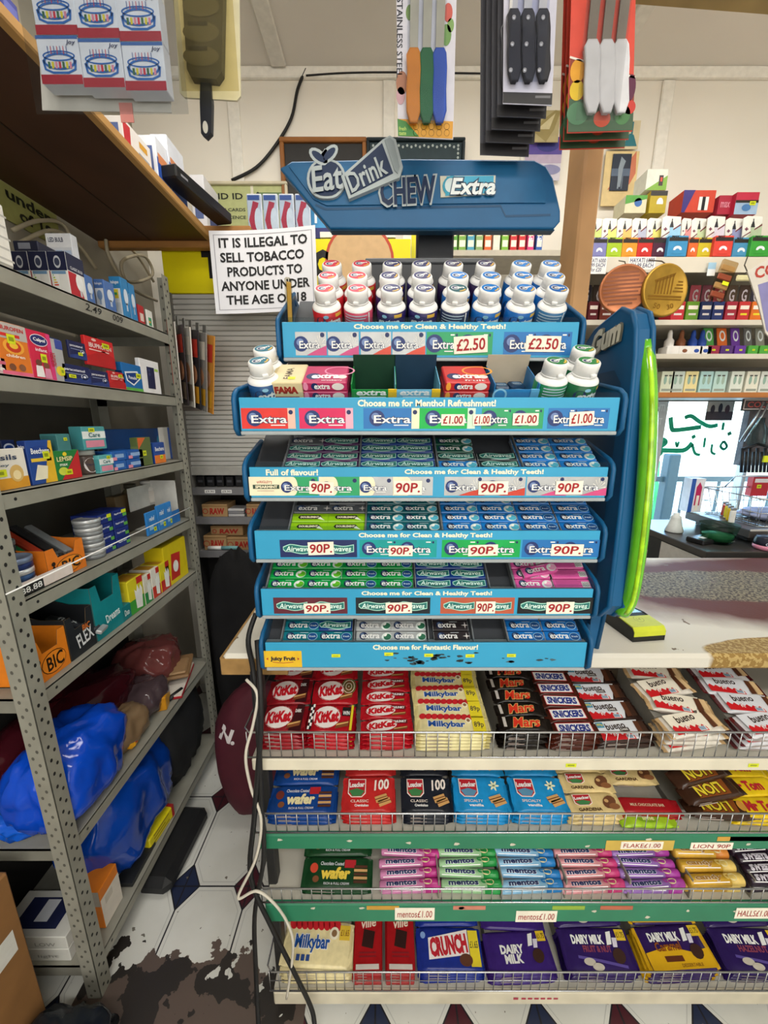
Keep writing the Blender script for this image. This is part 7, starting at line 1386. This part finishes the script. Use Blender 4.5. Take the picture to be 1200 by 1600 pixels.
# cartons seen under the header
for i, c_ in enumerate(('#1a8f9a', '#e0862c', '#5a9a3a', '#7aa84a', '#4a9ab4', '#8aa86a', '#d4622c', '#dcd8c8', '#7ab03a', '#c92a30', '#c92a30', '#d43a7a', '#2a5aa8')):
    u0 = 676 + i * 13.4; plain('flavour_carton', ('teal', 'orange', 'dark green', 'mid green', 'pale teal', 'sage', 'rust', 'white', 'lime green', 'scarlet', 'scarlet checked', 'magenta', 'royal blue')[i] + ' slim carton on the board behind the blue header', u0, u0 + 13, 352, 394, 1.72, c_, [('r', -.4, -.3, .4, -.05, '#e6e2d2'), ('r', -.4, .1, .3, .2, '#f0e6c0')] + ([('t', '4in1', 0, .0, .8, .2, '#ffffff')] if i > 10 else []), .06, 'slim cartons behind the header')
zc = atY(760, 394, 1.72).z; b = B(); b.box(x_on(640, 1.70, zc), VX0 - .002, 1.70, 1.90, zc - .02, zc, M('#bdb6a6', .5)); b.box(x_on(660, 1.7, zc), x_on(680, 1.7, zc), 1.71, 1.73, zc, zc + .12, BLACK)  # black block stands in for the dark gap beside the cartons
o = b.build('wall_board'); tag(o, 'pale wall board carrying slim cartons behind the gum stand', 'shelf')
# second board: dark cartons with a big letter; third: bottles and small cartons; fourth: pale cartons
for i, (u0, u1, c_, c2) in enumerate(((918, 934, '#5a1f26', '#2a2030'), (936, 958, '#6a3026', '#3a2a20'), (1047, 1068, '#b02a34', '#7a1f26'), (1070, 1090, '#5f8a2c', '#3a4a34'), (1092, 1110, '#1c2a5a', '#c05a6a'), (1111, 1129, '#1f2f66', '#8a4a5a'), (1131, 1149, '#9a2438', '#b04a6a'), (1151, 1169, '#b82f30', '#5a4a3a'), (1171, 1189, '#cf6a22', '#4a3a30'), (1191, 1206, '#8a2a3a', '#3a3a4a'))):
    x0, x1 = x_on(u0, VY + .02, vz[1]), x_on(u1, VY + .02, vz[1]); boxat('vape_carton', ('dark red', 'brown', 'crimson', 'olive green', 'navy', 'navy and rose', 'wine red', 'red', 'orange', 'maroon')[i] + ' carton with dark lid on the second board', 'vape carton', x0, x1 - .002, VY + .02, VY + .09, vz[1], .07, c_, [('r', -.4, .1, .4, .3, '#e6dcd0'), ('r', -.3, -.2, .3, -.1, '#d9c92b' if i > 6 else '#cfc8c4')], group='dark cartons on the second board')
    boxat('lid_card', 'upright lid of the ' + ('dark red', 'brown', 'crimson', 'olive green', 'navy', 'navy and rose', 'wine red', 'red', 'orange', 'maroon')[i] + ' carton on the second board', 'card', x0, x1 - .002, VY + .092, VY + .095, vz[1], .15, c2, [('t', 'G', 0, .25, .5, .3, '#d9d4dc')], group='lids on the second board')
for i, (u, c_, kind) in enumerate(((926, '#b02a2a', 0), (1042, '#dcd8d2', 0), (1060, '#7a4a30', 0), (1078, '#24479a', 0), (1092, '#2a4a9a', 0))):
    x = x_on(u, VY + .05, vz[2]); b = B(); b.lathe([(0, 0), (.016, 0), (.017, .003), (.017, .055), (.009, .066), (.008, .085), (.005, .095), (0, .096)], M(c_, .35), 16); b.box(-.024, .024, -.03, .025, 0, .032, M('#dcd9d4', .5), .002); b.ell(FRONT(-.03), 0, .014, .010, .007, M(c_), 0); tag(b.build('liquid_bottle', None, (x, VY + .05, vz[2] + .001)), ('red', 'white', 'brown', 'dark blue', 'royal blue')[i] + ' small bottle in a white tray on the third board', 'bottle', 'small bottles on the third board')
for i, (u0, u1, c_, c2) in enumerate(((1104, 1124, '#8a2440', '#4f9a4a'), (1125, 1145, '#4a2a6a', '#d4692c'), (1147, 1165, '#5a2f8a', '#6a3a9a'), (1168, 1184, '#4a9a3a', '#6a6a6a'), (1186, 1204, '#4a9a3a', '#8a8a80'))):
    x0, x1 = x_on(u0, VY + .02, vz[2]), x_on(u1, VY + .02, vz[2]); n_ = ('wine red', 'dark violet', 'violet', 'mid green', 'leaf green')[i]
    boxat('vape_carton', n_ + ' small carton with leaning pack on the third board', 'vape carton', x0, x1 - .002, VY + .02, VY + .07, vz[2], .034, c_, STK(0, .0)); b = B(); w = x1 - x0; b.box(-w * .42, w * .42, 0, .006, 0, .075, M(c2, .4), .002); b.ell(FRONT(0), 0, .042, w * .26, .022, M('#d9e0e0'), 0); b.ell(FRONT(0), 0, .042, w * .16, .014, M(c2), 1); tag(b.build('vape_pack', None, XF(((x0 + x1) / 2, VY + .045, vz[2] + .036), -.25, .1)), 'oval windowed pack leaning on the %s small carton' % n_, 'vape pack', 'leaning packs on the third board')
for i, (u, c_) in enumerate(((1040, '#cfd6c0'), (1056, '#c2d0c8'), (1077, '#e0d49a'), (1100, '#a9cfcf'), (1122, '#b4d2cc'), (1148, '#d4dcd2'), (1172, '#dcdccc'), (1194, '#d2d8d2'))):
    x = x_on(u, VY + .03, vz[3]); boxat('pale_carton', ('pale sage', 'grey green', 'cream yellow', 'pale teal', 'mint', 'off white', 'ivory', 'pale grey')[i] + ' carton picturing two devices on the lowest board', 'vape carton', x - .026, x + .026, VY + .03, VY + .08, vz[3], .085, c_, [('e', -.2, .1, .12, .2, '#8aa89a'), ('e', .2, .1, .12, .2, '#9ab0a0'), ('r', -.3, .28, -.05, .34, '#4a4a48', 2), ('r', .05, .28, .3, .34, '#4a4a48', 2), ('r', -.4, -.4, .4, -.3, '#8f9a90', 1)], group='pale cartons on the lowest board')
# medallions and small packs hung on the board edge
def disc(name, lab, u, v, r, Y, col, art, tilt):
    t = B(); t.lathe([(0, 0), (r, 0), (r, .010), (r - .004, .014), (r - .007, .011), (0, .011)], M(col, .35, .5, .15, 25), 36, mx=Matrix.Rotation(PI / 2, 4, 'X')); art(t, planar((0, -.0112, 0), (1, 0, 0), (0, 0, 1)), r); q = atY(u, v, Y); o = tag(t.build(name, None, tuple(q), (0, 0, tilt)), lab, 'medallion')
    k = B(); k.tube([(0, .0, r - .002), (.004, .03, r + .02), (.002, .09, r + .045)], .002, M('#4a3a2a'), 5); k.build('hanger', o)
def lines(t, f, r):
    for i in range(9): y = r * (.62 - .155 * i); w = math.sqrt(max(0, r * r * .72 - y * y)); t.rect(f, -w, y, w * (.9 - .1 * (i % 3)), y + r * .07, M('#7d4a34', .5, .3), 1)
def temple(t, f, r):
    m = M('#8a6420', .4, .5)
    for i in range(6): t.poly(f, [(-r * .5 + r * .14 * i, -r * .15), (-r * .44 + r * .14 * i, -r * .15), (-r * .40 + r * .14 * i, r * .35 + r * .05 * i), (-r * .46 + r * .14 * i, r * .35 + r * .05 * i)], m, 1)
    t.poly(f, [(-r * .55, r * .36), (r * .36, r * .66), (r * .30, r * .52), (-r * .5, r * .26)], m, 1); t.rect(f, -r * .75, -r * .27, r * .75, -r * .2, m, 1); t.rect(f, -r * .75, -r * .36, r * .75, -r * .31, m, 1)
    for i in range(4): t.rect(f, r * (.5 - .06 * i), r * (.3 - .12 * i), r * (.72 + .02 * i), r * (.36 - .12 * i), m, 1)
    t.text(f, '50', -r * .3, -r * .6, r * .3, r * .2, m, 1, -.2); t.text(f, '30', r * .3, -r * .6, r * .3, r * .2, m, 1, .3)
disc('coin_medallion', 'large copper brown medallion with lines of raised writing', 973, 453, .079, 1.49, '#a0623f', lines, -.22); disc('coin_medallion', 'large golden medallion with a columned building', 1036, 455, .084, 1.47, '#b08a34', temple, .12)
b = B(); b.box(-.030, .030, 0, .012, -.085, .05, clear('#e6d8c0', .3), .004); [b.box(-.026, .026, .003, .009, -.075 + .03 * i, -.055 + .03 * i, M('#c9b08a' if i % 2 else '#a9605a', .4), .003) for i in range(4)]; b.box(-.004, .02, -.001, .0, -.032, -.02, M('#d6e01f')); tag(b.build('hanging_pack', None, tuple(atY(1135, 430, 1.55)), (0, .25, 0)), 'clear striped pack with yellow sticker hung below the pale blue carton', 'pack')
b = B(); b.tube([(0, 0, .05), (-.006, 0, .02), (.008, 0, .0), (.0, 0, -.01)], .002, M('#3a352c')); b.box(-.028, .028, -.004, .004, -.032, -.012, M('#cfc89a', .4), .004); tag(b.build('key_fob', None, tuple(atY(1164, 424, 1.56))), 'pale key tag on a short cord at the board edge', 'key tag')
wallbox('price_ticket', 'small blue and white ticket beside the striped pack', 'ticket', 1104, 1120, 410, 431, 1.585, '#9ec4dc', [('r', -.5, -.5, .5, .0, '#e2e4e4')], .001)
t = B(); y_ = 1.02; t.prism([(q := atY(u, v, y_)).xz[:] for u, v in ((1168, 424), (1232, 385), (1232, 560), (1196, 520), (1186, 478))], FRONT(y_), .003, M('#dcd6cc', .5)); f = FRONT(y_); t.text(f, 'CO', *atY(1196, 423, y_).xz, .05, .026, M('#b8443a'), 1, .25, 0, .03); t.poly(f, [atY(u, v, y_).xz for u, v in ((1184, 445), (1232, 430), (1232, 555), (1197, 516))], M('#8a86b8'), 1); tag(t.build('hanging_card'), 'white and violet hanging card with red letters near the post', 'card')
# cards pinned on the far wall
wallbox('leaf_ornament', 'gold green leaf ornament hung beside the wooden post', 'ornament', 834, 876, 172, 222, 1.88, '#b3a67a', [('p', [(-.5, -.2), (-.2, .2), (.3, .5), (.5, .45), (.3, -.1), (.0, -.5)], '#9a8c5a'), ('p', [(-.4, -.1), (.3, .4), (.1, -.1)], '#cfc49a', 2)], .004)
wallbox('violet_print', 'violet landscape print pinned beside the wooden post', 'print', 818, 880, 214, 282, 1.90, '#cfcad6', [('r', -.5, .1, .5, .5, '#5a4a9a'), ('e', .1, .3, .3, .14, '#3a3a84'), ('r', -.5, -.1, .5, .1, '#b9a9c0', 1), ('e', .2, -.25, .3, .12, '#8a8ab0', 2)], .002)
wallbox('cream_card', 'cream wall card with a teal dustpan picture', 'card', 952, 1002, 188, 233, 1.90, '#d8cba8', [('p', [(-.05, -.4), (.45, -.4), (.3, .0), (.15, .05)], '#2f7a86'), ('r', .2, .0, .26, .45, '#2f7a86', 2)], .002); wallbox('cream_card', 'tall cream sheet behind the blue animal picture', 'card', 938, 1000, 236, 322, 1.902, '#e0c890', [('p', [(-.35, -.2), (.4, .5), (.45, .1), (.3, -.1)], '#cf7a5a')], .002)
wallbox('animal_picture', 'dark blue picture of a rearing pale animal', 'picture', 952, 988, 240, 298, 1.898, '#2b3444', [('r', -.5, -.1, .5, .1, '#5a6a80'), ('p', [(-.1, -.4), (.05, -.4), (.1, .1), (.2, .3), (-.05, .42), (-.15, .1)], '#8a98a4', 2), ('r', -.12, -.45, -.04, -.1, '#8a98a4', 3), ('r', .08, -.45, .15, -.1, '#5f6d7c', 3)], .002)
wallbox('violet_strip', 'narrow violet card strip next to the post', 'card', 930, 938, 232, 305, 1.903, '#a89ac0', [('r', -.5, -.2, .5, .1, '#7a5a8a')], .002)
# ---- window corner: papers, desk, ledge, basket
wallbox('window_paper', 'white paper on the window glass beside the green script', 'paper', 1006, 1046, 624, 752, 1.945, '#b9bcba', [('t', 'HTI', -.06, .40, .6, .08, '#d9dcda'), ('t', 'HT', -.06, .24, .5, .08, '#d9dcda')], .001)
wallbox('window_photo', 'dark group photo stuck on the window glass', 'photo', 1101, 1150, 622, 657, 1.945, '#b3a89a', [('r', -.5, -.5, .5, -.1, '#4a3f40'), ('e', -.28, .0, .08, .2, '#3a3034', 2), ('e', .0, .05, .08, .22, '#2f2c34', 2), ('e', .26, .0, .09, .2, '#4a2f34', 2)], .002)
wallbox('shop_sign', 'white framed sign with red capitals at the window edge', 'sign', 1158, 1215, 622, 642, 1.78, '#3a3638', [('r', -.46, -.4, .46, .4, '#d5c9c4'), ('r', -.43, -.32, .43, .32, '#4a4244', 2), ('t', 'COLT', 0, 0, .7, .46, '#c4564c')], .006)
b = B(); b.box(1.66, 2.4, 1.80, 1.83, 1.26, 1.54, M('#5a5458', .6, 0, .4, 25)); tag(b.build('hanging_goods'), 'dark hanging goods panel at the window edge', 'panel')
b = B(); b.lathe([(0, 0), (.03, 0), (.032, .004), (.032, .07), (.014, .095), (.013, .12), (0, .12)], clear('#cfdede', .5), 18); tag(b.build('clear_bottle', None, tuple(atY(1181, 696, 1.74))), 'clear plastic bottle hung before the dark panel', 'bottle')
for i, (u, v) in enumerate(((1156, 690), (1164, 690), (1196, 640))):
    q = atY(u, v, 1.75); b = B(); b.tube([q, q + Vector((.05, 0, .11)), q + Vector((.07, 0, .17))], .004, M('#c9cccf', .2, .9)); tag(b.build('steel_tongs'), 'thin steel tool, %s of those hung by the clear bottle' % ORD[i], 'tool', 'steel tools by the clear bottle')
b = B()
for i in range(10): b.tube([atY(1160 + i * 6, 700 + 6 * (i % 2), 1.72), atY(1158 + i * 6, 738, 1.72)], .006, M('#1d1d20', .4), 6)
b.tube([atY(1160, 702, 1.72), atY(1185, 694, 1.72), atY(1215, 702, 1.72)], .006, M('#1d1d20', .4)); b.box(*[atY(1192, 718, 1.71).x, atY(1202, 718, 1.71).x], 1.705, 1.712, atY(1192, 722, 1.71).z, atY(1192, 712, 1.71).z, M('#d6e01f')); tag(b.build('black_rack'), 'black wire rack with yellow sticker under the dark panel', 'rack')
desk = thing('corner_desk', 'dark topped low desk standing beyond the shop counter', 'desk', (1.5, 1.6, 0))
b = B(); b.box(1.22, 2.3, 1.38, 1.885, .950, .978, M('#3a3836', .3, 0, .08, 8), .003); b.build('desktop', desk).location = (-1.5, -1.6, 0)
b = B(); b.box(1.225, 2.3, 1.40, 1.88, 0, .950, M('#25282a', .5)); b.box(1.2225, 1.225, 1.40, 1.62, .80, .945, M('#c9c6c0', .5)); b.build('cabinet', desk).location = (-1.5, -1.6, 0)
b = B(); b.tube([(1.222, 1.46, .885), (1.21, 1.465, .885), (1.21, 1.53, .885), (1.222, 1.535, .885)], .004, M('#5a5a5c', .3, .7)); b.build('handle', desk).location = (-1.5, -1.6, 0)
lg = thing('window_ledge', 'dark raised ledge with a wire basket by the window', 'ledge', (1.8, 1.6, 0))
b = B(); b.box(1.45, 2.3, 1.465, 1.80, 1.005, 1.040, M('#4a4644', .35, 0, .1, 8), .003); b.box(1.45, 2.3, 1.463, 1.466, 1.035, 1.042, M('#b9b6b0', .4)); b.build('board', lg).location = (-1.8, -1.6, 0)
b = B(); b.box(1.50, 2.28, 1.52, 1.79, .979, 1.005, M('#2a2a2a', .5)); b.build('support', lg).location = (-1.8, -1.6, 0)
b = B(); b.box(1.20, 2.28, 1.45, 1.46, 0, .2, M('#0f3b2a'));
wallbox('green_notice', 'small brown notice on the green board below the window', 'notice', 988, 1015, 838, 868, 1.90, '#8a6a58', [('r', -.35, -.3 + .15 * i, .35, -.25 + .15 * i, '#c9b9a4') if False else ('r', -.35, -.3, .35, -.22, '#c9b9a4') for i in range(1)] + [('r', -.35, .0, .3, .08, '#c9b9a4'), ('r', -.35, .22, .35, .3, '#c9b9a4')], .004)
bk = thing('wire_basket', 'chrome wire basket with handles on the window ledge', 'basket', (1.72, 1.63, 1.041)); b = B(); cw = M('#c2c6c8', .2, .9)
def brect(z, g): return [(-.21 - g, -.13 - g, z), (.21 + g, -.13 - g, z), (.21 + g, .13 + g, z), (-.21 - g, .13 + g, z)]
for z_, g_, r_ in ((.003, 0, .0022), (.06, .012, .0022), (.12, .024, .004)):
    b.tube(brect(z_, g_), r_, cw, 6, True)
for i in range(15): x = -.21 + .03 * i; b.tube([(x * 1.1, -.154, .12), (x, -.13, .003), (x, .13, .003), (x * 1.1, .154, .12)], .0014, cw, 4)
for i in range(9): y = -.12 + .03 * i; b.tube([(-.234, y * 1.18, .12), (-.21, y, .003), (.21, y, .003), (.234, y * 1.18, .12)], .0014, cw, 4)
b.build('wire_body', bk)
for s in (-1, 1): b = B(); b.tube([(-.12, .154 * s, .12), (-.11, .12 * s, .175), (.11, .12 * s, .175), (.12, .154 * s, .12)], .0038, cw, 6); b.build('handle', bk)
lump('striped_cloth', 'blue and white bundle lying in the wire basket', 'cloth', 1.74, 1.63, 1.045, .16, .10, .02, '#8f96b4', .7, .3, 3, 31, 2.6, 12, .4)
for i, (c_, lab) in enumerate((('#d9b91c', 'yellow'), ('#e6d83a', 'bright yellow'), ('#c9342a', 'red'), ('#d9d9d4', 'white'))):
    b = B(); b.box(-.011, .011, -.007, .007, 0, .055, M(c_, .3), .004); b.box(-.010, .010, -.006, .006, .055, .066, M('#9fa2a4', .3, .7), .002); tag(b.build('pocket_lighter', None, (1.465 + .028 * ((i + 1) % 4), 1.57 + .045 * ((i + 1) % 4), 1.041)), lab + ' pocket lighter standing on the window ledge', 'lighter', 'pocket lighters on the ledge')
plain('vape_box', 'blue and white box with magenta device on the window ledge', 1073, 1104, 748, 800, 1.76, '#dfe0e6', [('r', -.5, -.5, -.2, .5, '#2a56a8'), ('p', [(-.1, -.3), (.3, -.3), (.3, .25), (.1, .4), (-.1, .25)], '#b8245a'), ('r', .0, -.45, .2, .0, '#e6e0d4', 3)], .05)
plain('red_hanging_box', 'red box with yellow sticker beyond the wire basket', 1172, 1205, 745, 775, 1.77, '#b3242c', [('r', -.4, .2, .4, .4, '#e0d9d4')] + STK(-.1, .0), .03)
b = B(); b.lathe([(0, 0), (.034, 0), (.036, .004), (.026, .035), (.020, .062), (.021, .07), (.013, .075), (.013, .085), (0, .086)], M('#d5d9d6', .3), 20); tag(b.build('spray_bottle', None, (1.30, 1.66, .979)), 'white translucent pot standing at the back of the desk', 'pot')
b = B(); b.box(-.05, .05, -.035, .035, 0, .02, M('#1d1d1f', .3), .004); b.box(-.02, .02, -.012, .012, .02, .0205, WHITE); tag(b.build('black_terminal', None, (1.30, 1.50, .979), (0, 0, .3)), 'small black device with white label on the desk', 'device')
b = B(); b.lathe([(.0, 0), (.044, 0), (.050, .008), (.060, .05), (.066, .078), (.063, .078), (.057, .05), (.047, .010), (0, .004)], clear('#c9ddd2', .4), 28); o = tag(b.build('glass_bowl', None, (1.355, 1.50, .979)), 'clear glass bowl with green contents on the desk', 'bowl'); b = B(); b.lathe([(0, .006), (.046, .012), (.052, .036), (0, .042)], M('#3f7a5a', .4), 24); b.build('bowl_contents', o)
b = B(); b.lathe([(0, 0), (.038, 0), (.042, .006), (.042, .018)], M('#d98aa4', .4), 22); b.lathe([(.042, .018), (.041, .03), (.038, .046), (.036, .05), (0, .05)], M('#2a2b38', .35), 22); b.text(cyl(.0425, -2.0), 'GUM', 0, .026, .04, .012, M('#c9cfe0'), 1); tag(b.build('sweet_tub', None, (1.475, 1.412, .979)), 'pink and black round tub on the desk', 'tub')
